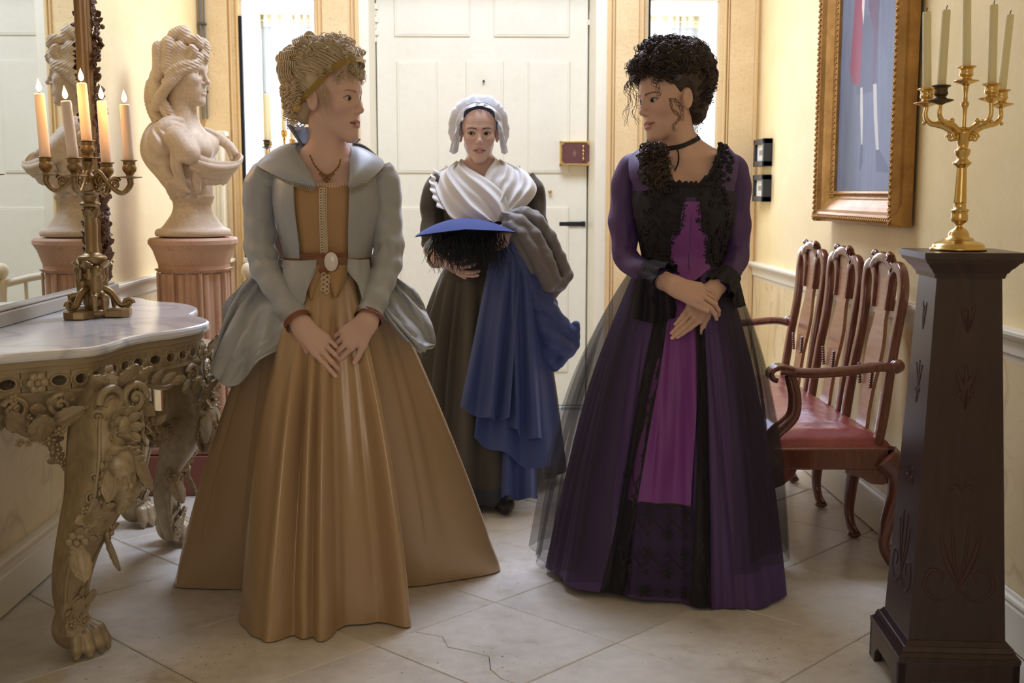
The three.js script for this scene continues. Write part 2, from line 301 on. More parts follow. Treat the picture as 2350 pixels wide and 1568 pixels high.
// ---------------------------------------------------------------- floor of diagonal flagstones
{
  const floor = struct('floor', bb(XL - 0.25, -0.14, -7.3, XR + 0.25, -0.004, 1.75), M.grout);
  const P = 0.485, R2 = Math.SQRT1_2, clipRect = [XL - 0.02, XR + 0.02, -6.98, 1.5];
  const clip = (poly) => {
    for (const [ax, val, sg] of [[0, clipRect[0], 1], [0, clipRect[1], -1], [1, clipRect[2], 1], [1, clipRect[3], -1]]) {
      const out = [];
      for (let i = 0; i < poly.length; i++) {
        const a = poly[i], b = poly[(i + 1) % poly.length], ia = (a[ax] - val) * sg >= 0, ib = (b[ax] - val) * sg >= 0;
        if (ia) out.push(a);
        if (ia !== ib) { const t = (val - a[ax]) / (b[ax] - a[ax]); out.push([lerp(a[0], b[0], t), lerp(a[1], b[1], t)]); }
      }
      poly = out; if (!poly.length) break;
    }
    return poly;
  };
  const slab = (poly, h) => {
    let area = 0; for (let i = 0; i < poly.length; i++) { const a = poly[i], b = poly[(i + 1) % poly.length]; area += a[0] * b[1] - b[0] * a[1]; }
    if (Math.abs(area) < 0.002) return null;
    const pos = [], idx = [], uv = []; const cx = poly.reduce((s, p) => s + p[0], 0) / poly.length, cz = poly.reduce((s, p) => s + p[1], 0) / poly.length;
    const ring = (k, y) => { for (const p of poly) { const dx = p[0] - cx, dz = p[1] - cz, l = Math.hypot(dx, dz); pos.push(p[0] - dx / l * k, y, p[1] - dz / l * k); uv.push(p[0] * 1.3, p[1] * 1.3); } };
    const n = poly.length; ring(0, -0.012); ring(0, h - 0.003); ring(0.004, h);
    for (let i = 0; i < n; i++) { const j = (i + 1) % n; for (const o of [0, n]) idx.push(o + i, o + n + i, o + j, o + j, o + n + i, o + n + j); }
    for (const t of THREE.ShapeUtils.triangulateShape(poly.map(p => new THREE.Vector2(p[0], p[1])), [])) idx.push(2 * n + t[0], 2 * n + t[2], 2 * n + t[1]);
    const g = geo(pos, idx, uv).toNonIndexed(); g.computeVertexNormals(); return g;
  };
  const world = (s, t) => [(t - s) * R2, -(t + s) * R2];                 // s runs to the left back, t to the right back
  for (let i = -8; i < 16; i++) for (let j = -8; j < 16; j++) {
    const s0 = 2.0 + (i - 3) * P, t0 = 2.055 + (j - 3) * P, e = 0.0011 + rnd() * 0.0006;
    const q = [[s0 + e, t0 + e], [s0 + P - e, t0 + e], [s0 + P - e, t0 + P - e], [s0 + e, t0 + P - e]];
    const h = rr(-0.0008, 0.0008), m = M.stone[Math.floor(rnd() * 4)];
    let polys = [q];
    if (i === 3 && j === 3) {                                            // the cracked flag at the front
      const ck = [[0, 0.17], [0.12, 0.16], [0.26, 0.21], [0.40, 0.34], [0.55, 0.31], [0.68, 0.27], [0.82, 0.36], [1, 0.30]].map(([a, b]) => [s0 + lerp(e, P - e, a), t0 + lerp(e, P - e, b)]);
      const off = 0.0012;
      polys = [[q[0], q[1], ...ck.slice().reverse().map(p => [p[0], p[1] - off])], [...ck.map(p => [p[0], p[1] + off]), q[2], q[3]]];
    }
    for (const pl of polys) { const poly = clip(pl.map(([s, t]) => world(s, t))); if (poly.length < 3) continue; const g = slab(poly, h); if (g) struct('flagstone', g, m, floor); }
  }
}
// ---------------------------------------------------------------- side walls
const railProfile = [[0, -0.095], [0.012, -0.093], [0.014, -0.078], [0.022, -0.070], [0.022, -0.036], [0.030, -0.028], [0.042, -0.022], [0.048, -0.012], [0.048, -0.003], [0.044, 0], [0, 0]];
const baseProfile = [[0, 0.006], [0.026, 0.006], [0.026, 0.118], [0.022, 0.124], [0.021, 0.130], [0.026, 0.134], [0.024, 0.142], [0.016, 0.147], [0.013, 0.156], [0.007, 0.162], [0, 0.164]];
{
  const wl = struct('wall_left', bb(XL - 0.2, -0.14, -7.3, XL, TOP + 0.1, 1.75), M.plaster);
  struct('dado', bb(XL - 0.01, 0.1, -6.5, XL + 0.012, 0.86, 1.5), M.marbling, wl);
  const wr = struct('wall_right', bb(XR, -0.14, -7.3, XR + 0.2, TOP + 0.1, 1.75), M.plaster);
  struct('dado', bb(XR - 0.012, 0.1, -6.5, XR + 0.01, 0.86, 1.5), M.marbling, wr);
  struct('trim_1', moulding(railProfile, V(XL, 0.905, -6.45), V(XL, 0.905, 1.5), V(1, 0, 0)), M.rail);
  struct('trim_2', moulding(railProfile, V(XR, 0.895, -6.45), V(XR, 0.895, 1.5), V(-1, 0, 0)), M.rail);
  struct('baseboard_left', moulding(baseProfile.map(p => [p[0] * 1.6, p[1]]), V(XL + 0.012, 0, -6.45), V(XL + 0.012, 0, 1.5), V(1, 0, 0)), M.rail);
  struct('baseboard_right', moulding(baseProfile, V(XR - 0.002, 0, -6.45), V(XR - 0.002, 0, 1.5), V(-1, 0, 0)), M.rail);
  struct('wall_front', merge([bb(XL - 0.2, -0.14, 1.5, -0.8, TOP + 0.1, 1.7), bb(0.8, -0.14, 1.5, XR + 0.2, TOP + 0.1, 1.7), bb(-0.8, -0.14, 1.5, 0.8, 1.1, 1.7), bb(-0.8, 2.8, 1.5, 0.8, TOP + 0.1, 1.7)]), M.plaster);
  const w4 = struct('window_4', merge([bb(-0.8, 1.1, 1.55, -0.74, 2.8, 1.62, 0.004), bb(0.74, 1.1, 1.55, 0.8, 2.8, 1.62, 0.004), bb(-0.8, 1.1, 1.55, 0.8, 1.16, 1.62, 0.004), bb(-0.8, 2.74, 1.55, 0.8, 2.8, 1.62, 0.004), bb(-0.02, 1.16, 1.56, 0.02, 2.74, 1.61, 0.004), bb(-0.74, 1.93, 1.56, 0.74, 1.97, 1.61, 0.004)]), M.white);  // unseen window added behind the camera to carry the front fill
  struct('pane', bb(-0.74, 1.16, 1.585, 0.74, 2.74, 1.59), M.glass = mat(0xffffff, 0, { transmission: 1, thickness: 0, ior: 1.45 }), w4);
  // ceiling with the opening of the added, unseen roof light
  const o = [-0.62, 0.72, -5.72, -4.58];
  struct('ceiling', merge([bb(XL - 0.2, TOP, -7.3, XR + 0.2, TOP + 0.12, o[2]), bb(XL - 0.2, TOP, o[3], XR + 0.2, TOP + 0.12, 1.7), bb(XL - 0.2, TOP, o[2], o[0], TOP + 0.12, o[3]), bb(o[1], TOP, o[2], XR + 0.2, TOP + 0.12, o[3])]), M.ceil);
  const w = struct('window_3', merge([bb(o[0] - 0.05, TOP + 0.12, o[2] - 0.05, o[1] + 0.05, TOP + 0.3, o[2], 0.004), bb(o[0] - 0.05, TOP + 0.12, o[3], o[1] + 0.05, TOP + 0.3, o[3] + 0.05, 0.004), bb(o[0] - 0.05, TOP + 0.12, o[2], o[0], TOP + 0.3, o[3], 0.004), bb(o[1], TOP + 0.12, o[2], o[1] + 0.05, TOP + 0.3, o[3], 0.004), bb(-0.02, TOP + 0.25, o[2], 0.03, TOP + 0.29, o[3], 0.004)]), M.white);  // added roof lantern, out of view, housing the overhead soft light
  struct('pane', bb(o[0], TOP + 0.26, o[2], o[1], TOP + 0.266, o[3]), mat(0xffffff, 0.0, { transmission: 1, thickness: 0, ior: 1.45 }), w);
}
// ---------------------------------------------------------------- end wall with the door and the two sidelight windows
const fx = (u, z = ZF) => PZ(u, 250, z).x;
const XO = { l0: fx(556), l1: fx(728), d0: fx(826), dl: fx(866, ZD), dr: fx(1348, ZD), d1: fx(1392), r0: fx(1487), r1: fx(1646) };
{
  const NT = 2.30, NB = 0.92, DT = 2.62;                      // niche top and sill, door top
  const wb = struct('wall_back', merge([
    bb(XL, 0, ZW - 0.25, XO.l0, TOP, ZF), bb(XO.r1, 0, ZW - 0.25, XR, TOP, ZF),
    bb(XO.l0, 0, ZW - 0.25, XO.l1, NB, ZF), bb(XO.r0, 0, ZW - 0.25, XO.r1, NB, ZF),
    bb(XO.l0, NT, ZW - 0.25, XO.l1, TOP, ZF), bb(XO.r0, NT, ZW - 0.25, XO.r1, TOP, ZF),
    bb(XO.l1, 0, ZW - 0.25, XO.d0, TOP, ZF), bb(XO.d1, 0, ZW - 0.25, XO.r0, TOP, ZF),
    bb(XO.d0, DT + 0.06, ZW - 0.25, XO.d1, TOP, ZF), bb(XO.d0, 0, ZW - 0.25, XO.d1, DT + 0.06, ZD - 0.10)]), M.tan);
  // pilaster faces and their edge beads
  const bead = (x, w) => bb(x - w / 2, 0.16, ZF - 0.002, x + w / 2, TOP, ZF + 0.014, 0.005);
  for (const [a, b] of [[XL + 0.02, XO.l0 - 0.065], [XO.l1 + 0.035, XO.d0 - 0.055], [XO.d1 + 0.045, XO.r0 - 0.055], [XO.r1 + 0.06, XR - 0.035]]) struct('pilaster_face', bb(a, 0.16, ZF - 0.01, b, TOP, ZF + 0.010, 0.003), M.tan, wb);
  for (const [x, w] of [[XO.l0 - 0.05, 0.012], [XO.l0 - 0.012, 0.018], [XO.l1 + 0.02, 0.012], [XO.d0 - 0.012, 0.018], [XO.d0 - 0.035, 0.010], [XO.d1 + 0.015, 0.018], [XO.d1 + 0.035, 0.010], [XO.r0 - 0.035, 0.014], [XO.r1 + 0.035, 0.014], [XO.r1 + 0.052, 0.008], [XR - 0.025, 0.02]]) struct('bead', bead(x, w), M.tanEdge, wb);
  // linings of the two window recesses
  const lining = (x0, x1, n, side) => {
    const t = struct('trim_' + n, merge([bb(x0, NB, ZW, x0 + 0.012, NT, ZF - 0.012, 0.003), bb(x1 - 0.012, NB, ZW, x1, NT, ZF - 0.012, 0.003), bb(x0, NT - 0.014, ZW, x1, NT, ZF - 0.004, 0.003), bb(x0 - 0.015, NB - 0.03, ZW, x1 + 0.015, NB, ZF + 0.03, 0.006)]), M.white);
    const xs = side < 0 ? x0 + 0.012 : x1 - 0.012, s = side < 0 ? 1 : -1;
    const strip = (a, b, w = 0.006) => { const d = b.clone().sub(a), L = d.length(); const g = new THREE.BoxGeometry(w, L, 0.006).toNonIndexed(); const m = new THREE.Matrix4().lookAt(V(0, 0, 0), V(1, 0, 0), d.clone().normalize()); return g.applyMatrix4(m).translate((a.x + b.x) / 2, (a.y + b.y) / 2, (a.z + b.z) / 2); };
    const zz = [ZF - 0.10, (ZF + ZW) / 2, ZW + 0.10], lines = [];
    for (let k = 0; k < 3; k++) { const y0 = NB + 0.12 + k * 0.42, ym = y0 + 0.2, y1 = y0 + 0.4; for (const [a, b] of [[[y0, zz[1]], [ym, zz[0]]], [[ym, zz[0]], [y1, zz[1]]], [[y1, zz[1]], [ym, zz[2]]], [[ym, zz[2]], [y0, zz[1]]]]) lines.push(strip(V(xs + s * 0.001, a[0], a[1]), V(xs + s * 0.001, b[0], b[1]))); }
    struct('lozenge_moulding', merge(lines), M.rail, t);
    const mx = (x0 + x1) / 2, mz = (ZF + ZW) / 2 + 0.02, w = (x1 - x0) * 0.3, d = 0.15, top = [];
    for (const [a, b] of [[[-w, 0], [0, d]], [[0, d], [w, 0]], [[w, 0], [0, -d]], [[0, -d], [-w, 0]]]) { const A = V(mx + a[0], NT - 0.016, mz + a[1]), B = V(mx + b[0], NT - 0.016, mz + b[1]); const dd = B.clone().sub(A); top.push(new THREE.BoxGeometry(dd.length(), 0.006, 0.008).rotateY(-Math.atan2(dd.z, dd.x)).translate((A.x + B.x) / 2, A.y, (A.z + B.z) / 2)); }
    struct('lozenge_moulding', merge(top), M.rail, t);
    return t;
  };
  lining(XO.l0, XO.l1, 3, -1); lining(XO.r0, XO.r1, 4, 1);
  // solid black strips that paint the shade of the slit beside each lining
  struct('trim_5', bb(XO.l0 - 0.006, NB, ZF - 0.03, XO.l0 + 0.011, NT - 0.1, ZF + 0.0165, 0.002), M.gapShade);
  struct('trim_6', bb(XO.r0 - 0.004, NB, ZF - 0.03, XO.r0 + 0.004, NT + 0.2, ZF + 0.0165), M.gapShade);
  // windows: frame, bars, panes
  const win = (x0, x1, n) => {
    const f = 0.035, zb = ZW - 0.02;
    const w = struct('window_' + n, merge([bb(x0, NB, zb - 0.05, x0 + f, NT, zb, 0.004), bb(x1 - f, NB, zb - 0.05, x1, NT, zb, 0.004), bb(x0, NT - f, zb - 0.05, x1, NT, zb, 0.004), bb(x0, NB, zb - 0.05, x1, NB + f, zb, 0.004)]), M.white);
    const mx = (x0 + x1) / 2;
    struct('glazing_bar', bb(mx - 0.009, NB + f, zb - 0.04, mx + 0.009, NT - f, zb - 0.012, 0.004), M.white, w);
    for (let k = 1; k < 4; k++) { const y = lerp(NB, NT, k / 4); struct('glazing_bar', bb(x0 + f, y - 0.009, zb - 0.04, x1 - f, y + 0.009, zb - 0.012, 0.004), M.white, w); }
    for (let k = 0; k < 4; k++) for (const [a, b] of [[x0 + f, mx], [mx, x1 - f]]) struct('pane', bb(a, lerp(NB, NT, k / 4), zb - 0.028, b, lerp(NB, NT, (k + 1) / 4), zb - 0.025), M.glass || (M.glass = mat(0xffffff, 0, { transmission: 1, thickness: 0, ior: 1.45 })), w);
    return w;
  };
  win(XO.l0 + 0.012, XO.l1 - 0.012, 1); win(XO.r0 + 0.012, XO.r1 - 0.012, 2);
  // sky opening through the wall behind the windows
  // door case
  struct('trim_7', merge([bb(XO.d0 - 0.002, 0, ZD - 0.1, XO.dl - 0.006, DT + 0.06, ZF - 0.01, 0.004), bb(XO.dr + 0.008, 0, ZD - 0.1, XO.d1 + 0.002, DT + 0.06, ZF - 0.01, 0.004), bb(XO.dl - 0.006, DT + 0.006, ZD - 0.1, XO.dr + 0.008, DT + 0.06, ZF - 0.01, 0.004)]), M.white);
  struct('trim_8', bb(XO.dl - 0.006, 0, ZD - 0.1, XO.dr + 0.008, DT + 0.006, ZD - 0.06), M.white);
  // door
  const door = struct('door_1', bb(XO.dl, 0.02, ZD - 0.055, XO.dr, DT, ZD, 0.003), M.white);
  const dp = (u0, u1, y0, y1) => { const x0 = PZ(u0, 250, ZD).x, x1 = PZ(u1, 250, ZD).x; struct('panel', merge([bb(x0, y0, ZD - 0.004, x1, y1, ZD + 0.009, 0.006), bb(x0 + 0.012, y0 + 0.012, ZD, x1 - 0.012, y1 - 0.012, ZD + 0.011, 0.003)]), M.white, door); };
  dp(907, 1080, 2.146, 2.52); dp(1133, 1306, 2.146, 2.52);
  dp(911, 1005, 1.38, 2.013); dp(1069, 1156, 1.38, 2.013); dp(1211, 1308, 1.38, 2.013);
  dp(914, 1080, 0.22, 1.188); dp(1133, 1307, 0.22, 1.188);
  const brass = M.brass = mat(srgb(222, 190, 122), 0.24, { metalness: 1 });
  const black = M.iron = mat(srgb(38, 36, 36), 0.5, { metalness: 0.4 });
  const at = (u, v) => PZ(u, v, ZD);
  // lock box
  const a = at(1284, 325), b = at(1354, 381), bz = ZD + 0.07;
  const lk = struct('lock_box', bb(a.x + 0.006, b.y + 0.006, ZD, b.x - 0.006, a.y - 0.006, bz - 0.004, 0.004), M.lockWood || (M.lockWood = mat(srgb(108, 62, 58), 0.55)), door);
  const th = 0.011;
  struct('brass_binding', merge([bb(a.x, a.y - th, ZD, b.x, a.y, bz, 0.002), bb(a.x, b.y, ZD, b.x, b.y + th, bz, 0.002), bb(a.x, b.y, ZD, a.x + th, a.y, bz, 0.002), bb(b.x - th, b.y, ZD, b.x, a.y, bz, 0.002),
    ...[[a.x, a.y], [b.x, a.y], [a.x, b.y], [b.x, b.y]].map(([x, y]) => tr(new THREE.CylinderGeometry(0.011, 0.011, 0.006, 12).rotateX(Math.PI / 2), x + (x < (a.x + b.x) / 2 ? 0.012 : -0.012), y + (y > (a.y + b.y) / 2 ? -0.012 : 0.012), bz))]), brass, lk);
  { const kx = lerp(a.x, b.x, 0.74); struct('bolt_knob', merge([0.78, 0.6, 0.44, 0.28].map((t, i) => ball(V(kx, lerp(b.y, a.y, t), bz + 0.004), i === 2 ? 0.006 : 0.008, i === 2 ? [0.8, 1.8, 0.8] : [1, 1, 1])).concat([bb(kx - 0.003, lerp(b.y, a.y, 0.2), bz - 0.004, kx + 0.003, lerp(b.y, a.y, 0.84), bz + 0.001)])), brass, lk); }
  { const ex = lerp(a.x, b.x, 0.46), ey = lerp(b.y, a.y, 0.5), e = 0.013, g = []; for (const [p, q] of [[[0, 1.3], [1, 0]], [[1, 0], [0, -1.3]], [[0, -1.3], [-1, 0]], [[-1, 0], [0, 1.3]], [[0, 0.6], [0.5, 0]], [[0.5, 0], [0, -0.6]], [[0, -0.6], [-0.5, 0]], [[-0.5, 0], [0, 0.6]]]) { const A = [ex + p[0] * e * 0.75, ey + p[1] * e], B = [ex + q[0] * e * 0.75, ey + q[1] * e]; g.push(new THREE.BoxGeometry(Math.hypot(B[0] - A[0], B[1] - A[1]), 0.0016, 0.001).rotateZ(Math.atan2(B[1] - A[1], B[0] - A[0])).translate((A[0] + B[0]) / 2, (A[1] + B[1]) / 2, bz - 0.0035)); } struct('lozenge_emblem', merge(g), mat(srgb(176, 150, 128), 0.5), lk); }
  const k = at(1262, 440); struct('door_knob', merge([lathes([[0, 0], [0.012, 0.001], [0.012, 0.004], [0.006, 0.008], [0.007, 0.014], [0.011, 0.02], [0.008, 0.027], [0, 0.029]], 16).rotateX(Math.PI / 2).translate(k.x, k.y, ZD)]), brass, door);
  const h0 = at(1283, 509), h1 = at(1343, 519); struct('iron_staple', merge([bb(h0.x, h1.y, ZD, h1.x, h0.y, ZD + 0.012, 0.003), tr(new THREE.CylinderGeometry(0.006, 0.006, 0.006, 8).rotateX(Math.PI / 2), h0.x + 0.012, (h0.y + h1.y) / 2, ZD + 0.013), tr(new THREE.CylinderGeometry(0.006, 0.006, 0.006, 8).rotateX(Math.PI / 2), h1.x - 0.012, (h0.y + h1.y) / 2, ZD + 0.013), bb(h0.x, h1.y - 0.002, ZD, h0.x + 0.022, h0.y + 0.002, ZD + 0.009), bb(h1.x - 0.022, h1.y - 0.002, ZD, h1.x, h0.y + 0.002, ZD + 0.009)]), black, door);
  const n = at(1110, 187); struct('nail', tr(new THREE.CylinderGeometry(0.006, 0.007, 0.03, 8).rotateX(Math.PI / 2), n.x, n.y, ZD + 0.02), black, door);
  { const g = []; for (let i = 0; i < 6; i++) { const y0 = at(862, 8 + i * 15).y, y1 = at(862, 8 + (i + 1) * 15 - 1).y; g.push(bb(XO.dl - 0.012 - (i % 2 ? 0.012 : 0), y1, ZD - 0.01, XO.dl + (i % 2 ? 0.0 : 0.014), y0, ZD + 0.012, 0.003)); } struct('hinge', merge(g), M.white, door); }
  { const p = at(1352, 28), q = at(1368, 50); struct('latch_hook', merge([bb(p.x, q.y, ZD, q.x, p.y, ZD + 0.03, 0.006), bb(p.x - 0.008, q.y - 0.02, ZD, p.x + 0.006, q.y + 0.01, ZD + 0.02, 0.004)]), M.white, door); }
  struct('threshold_strip', bb(XO.dl + 0.7, 0.0, ZD + 0.002, XO.dr, 0.02, ZD + 0.045, 0.004), mat(srgb(190, 192, 196), 0.28, { metalness: 0.9 }), door);
  // white painted casing in the left corner, with a ledge at the top and a cap at the foot
  const c0 = PZ(478, 300, ZF + 0.12), c1 = PZ(527, 603, ZF + 0.12);
  const cs = thing('wall_casing', 'white painted casing with moulded ledges in the corner behind the terracotta bust', 'casing', [(XL + c1.x) / 2, 0, ZF + 0.06]);
  part(cs, 'box', bb(XL + 0.003, c1.y + 0.03, ZF + 0.016, c1.x - 0.025, c0.y - 0.02, ZF + 0.10, 0.004), M.white);
  part(cs, 'ledge', merge([bb(XL + 0.003, c0.y - 0.03, ZF + 0.016, c1.x, c0.y, ZF + 0.13, 0.008), bb(XL + 0.003, c0.y - 0.05, ZF + 0.016, c1.x - 0.012, c0.y - 0.03, ZF + 0.115, 0.006)]), M.white);
  part(cs, 'cap_moulding', merge([bb(XL + 0.003, c1.y, ZF + 0.016, c1.x + 0.012, c1.y + 0.02, ZF + 0.14, 0.006), bb(XL + 0.003, c1.y + 0.02, ZF + 0.016, c1.x - 0.005, c1.y + 0.05, ZF + 0.12, 0.006), bb(XL + 0.003, c1.y + 0.05, ZF + 0.016, c1.x - 0.016, c1.y + 0.085, ZF + 0.11, 0.006)]), M.white);
  part(cs, 'strip', merge([bb(c1.x - 0.06, c1.y + 0.085, ZF + 0.1, c1.x - 0.05, c0.y - 0.05, ZF + 0.108, 0.003), bb(c1.x - 0.04, c1.y + 0.085, ZF + 0.1, c1.x - 0.03, c0.y - 0.05, ZF + 0.106, 0.003)]), M.white);
  // conduit in the corner
  const cd = thing('wall_conduit', 'thin dark grey cable conduit running up the left corner', 'conduit', [XL + 0.03, 1.65, ZF + 0.05]);
  part(cd, 'pipe', merge([tr(new THREE.CylinderGeometry(0.007, 0.007, TOP - 1.66, 8), XL + 0.02, (TOP + 1.66) / 2, ZF + 0.03), tr(new THREE.CylinderGeometry(0.005, 0.005, TOP - 1.66, 8), XL + 0.04, (TOP + 1.66) / 2, ZF + 0.026)]), mat(srgb(120, 116, 108), 0.5));
  for (const y of [1.8, 2.15, 2.5, 2.9]) part(cd, 'clip', bb(XL + 0.008, y, ZF + 0.012, XL + 0.05, y + 0.012, ZF + 0.04, 0.003), mat(srgb(90, 86, 80), 0.5));
  // sheer curtains
  M.sheer = mat(srgb(206, 212, 224), 0.95, { transmission: 0.4, thickness: 0 });
  const curtain = (x0, x1, label) => {
    const zc = ZW + 0.02, c = thing('sheer_curtain', label, 'curtain', [(x0 + x1) / 2, NB, zc], 'sheer curtains of the two sidelight windows');
    const ph = rr(0, 6), wave = (u, v) => (Math.sin(u * 44 + ph + Math.sin(u * 9) * 2) * 0.013 + Math.sin(u * 90 + ph) * 0.003) * (0.7 + 0.3 * v);
    part(c, 'drape', sheet(160, 12, (u, v) => V(lerp(x0, x1, u) + wave(u, v) * 0.3, lerp(NT - 0.03, NB + 0.02, v), zc + wave(u, v)), { us: 1, vs: 1 }), M.sheer);
    part(c, 'heading', sheet(160, 3, (u, v) => V(lerp(x0, x1, u), lerp(NT - 0.012, NT - 0.08, v), zc + 0.008 + wave(u, 1) * 1.2), { thick: 0.001 }), mat(srgb(244, 236, 214), 0.9, { transmission: 0.25, thickness: 0 }));
    part(c, 'rod', tr(new THREE.CylinderGeometry(0.005, 0.005, x1 - x0, 10).rotateZ(Math.PI / 2), (x0 + x1) / 2, NT - 0.045, zc), M.white);
  };
  curtain(XO.l0 + 0.014, XO.l1 - 0.014, 'white sheer gathered curtain in the window left of the door');
  curtain(XO.r0 + 0.014, XO.r1 - 0.014, 'white sheer gathered curtain in the window right of the door');
}
// ---------------------------------------------------------------- heads, hands and hair, shared by the people and the bust
// head axes: x to the figure's left, y up, z forward; origin between the eyes' height and the ears
function eyeOpening(lx, ly, o) { const q = lx / 0.0158, s = 1 - q * q, op = o.open ?? 1; const tilt = lx * 0.08; return Math.min(0.0074 * op * s + 0.0004 + tilt - ly, ly - tilt + 0.0056 * s + 0.0002); }
const lipU = (ax, y, z, w, up) => smin(cap(ax, y, z, 0.003, -0.0592, 0.0880, 0.0125, -0.0614, 0.0856, 0.0042, 0.0036), cap(ax, y, z, 0.0125, -0.0614, 0.0856, w, -0.0655 + up, 0.0780, 0.0036, 0.0012), 0.002);
const lipL = (ax, y, z, w, up, mo) => smin(cap(ax, y, z, 0, -0.0726 - mo * 0.003, 0.0850, 0.011, -0.0718 - mo * 0.003, 0.0840, 0.0060, 0.0052), cap(ax, y, z, 0.011, -0.0718 - mo * 0.003, 0.0840, w - 0.002, -0.0672 + up, 0.0782, 0.0052, 0.0014), 0.002);
const slit = (ax, y, z, w, up, mo) => Math.min(cap(ax, y, z, 0, -0.0660 - mo * 0.0012, 0.0945, 0.0125, -0.0660 - mo * 0.001, 0.0915, 0.0002, 0.0002), cap(ax, y, z, 0.0125, -0.0660 - mo * 0.001, 0.0915, w + 0.0005, -0.0655 + up, 0.0830, 0.0002, 0.0001));
function headD(x, y, z, o) {
  const ax = Math.abs(x), jw = o.jaw ?? 1, ms = o.smile ?? 0, mo = o.mouth ?? 0;
  let d = ell(x, y, z, 0, 0.045, -0.018, 0.074, 0.082, 0.095);
  if (d > 0.14) return d - 0.05;
  d = smin(d, ell(x, y, z, 0, 0.036, 0.026, 0.061, 0.066, 0.060), 0.03);
  d = smin(d, ell(x, y, z, 0, -0.028, 0.028, 0.052 * jw, 0.074, 0.055), 0.03);
  d = smin(d, cap(ax, y, z, 0.046 * jw, -0.045, -0.008, 0.010, -0.100, 0.061, 0.014, 0.0145), 0.032);
  d = smin(d, ell(x, y, z, 0, -0.102, 0.070, 0.017, 0.015, 0.015), 0.022);
  d = smin(d, ell(ax, y, z, 0.037, -0.018 + ms * 0.002, 0.053, 0.025, 0.023, 0.025), 0.024);
  d = smin(d, ell(x, y, z, 0, -0.062, 0.065, 0.029, 0.028, 0.021), 0.02);
  d = smax(d, -ell(ax, y, z, 0.032, 0.003, 0.099, 0.020, 0.0135, 0.023), 0.016);
  d = smin(d, cap(ax, y, z, 0.012, 0.025, 0.081, 0.046, 0.024, 0.064, 0.006, 0.005), 0.018);
  const nl = o.nose ?? 1;
  d = smin(d, cap(x, y, z, 0, 0.020, 0.081, 0, -0.025, 0.095 + 0.005 * nl, 0.0062, 0.0070), 0.014);
  d = smin(d, sph(x, y, z, 0, -0.0290, 0.0945 + 0.0045 * nl, 0.0088), 0.009);
  d = smin(d, ell(ax, y, z, 0.0096, -0.033, 0.087, 0.0062, 0.0062, 0.009), 0.007);
  d = smax(d, -ell(ax, y, z, 0.0058, -0.0392, 0.094, 0.0030, 0.0030, 0.005), 0.003);
  // eyes
  const lx = ax - 0.0315, ly = y - 0.003, m = eyeOpening(lx, ly, o);
  const ball = sph(ax, y, z, 0.0315, 0.003, 0.0655, 0.0134);
  if (ball < 0.02 && z > 0.06) {
    d = smin(d, smax(ball - 0.0021, m, 0.0012), 0.005);
    d = smax(d, -Math.max(ball - 0.005, -m), 0.0014);
  }
  d = Math.min(d, ball);
  // lips
  const up = ms * 0.004, w = 0.0238 + ms * 0.004;
  const lu = lipU(ax, y, z, w, up), ll = lipL(ax, y, z, w, up, mo);
  d = smin(d, lu, 0.004); d = smin(d, ll, 0.005);
  d = smax(d, -(slit(ax, y, z, w, up, mo) - 0.0010 - mo * 0.0022), 0.002);
  if (mo > 0) d = Math.min(d, ell(x, y, z, 0, -0.0652, 0.0655, 0.017, 0.0055, 0.0170));
  // ears
  const ex = ax - 0.001, ear = smax(ell(ex, y + (z + 0.012) * 0.25, z, 0.0755, -0.002, -0.014, 0.0095, 0.031, 0.0185), -ell(ex, y, z, 0.0865, 0.003, -0.011, 0.0085, 0.019, 0.0105), 0.004);
  d = smin(d, ear, 0.006);
  return d;
}
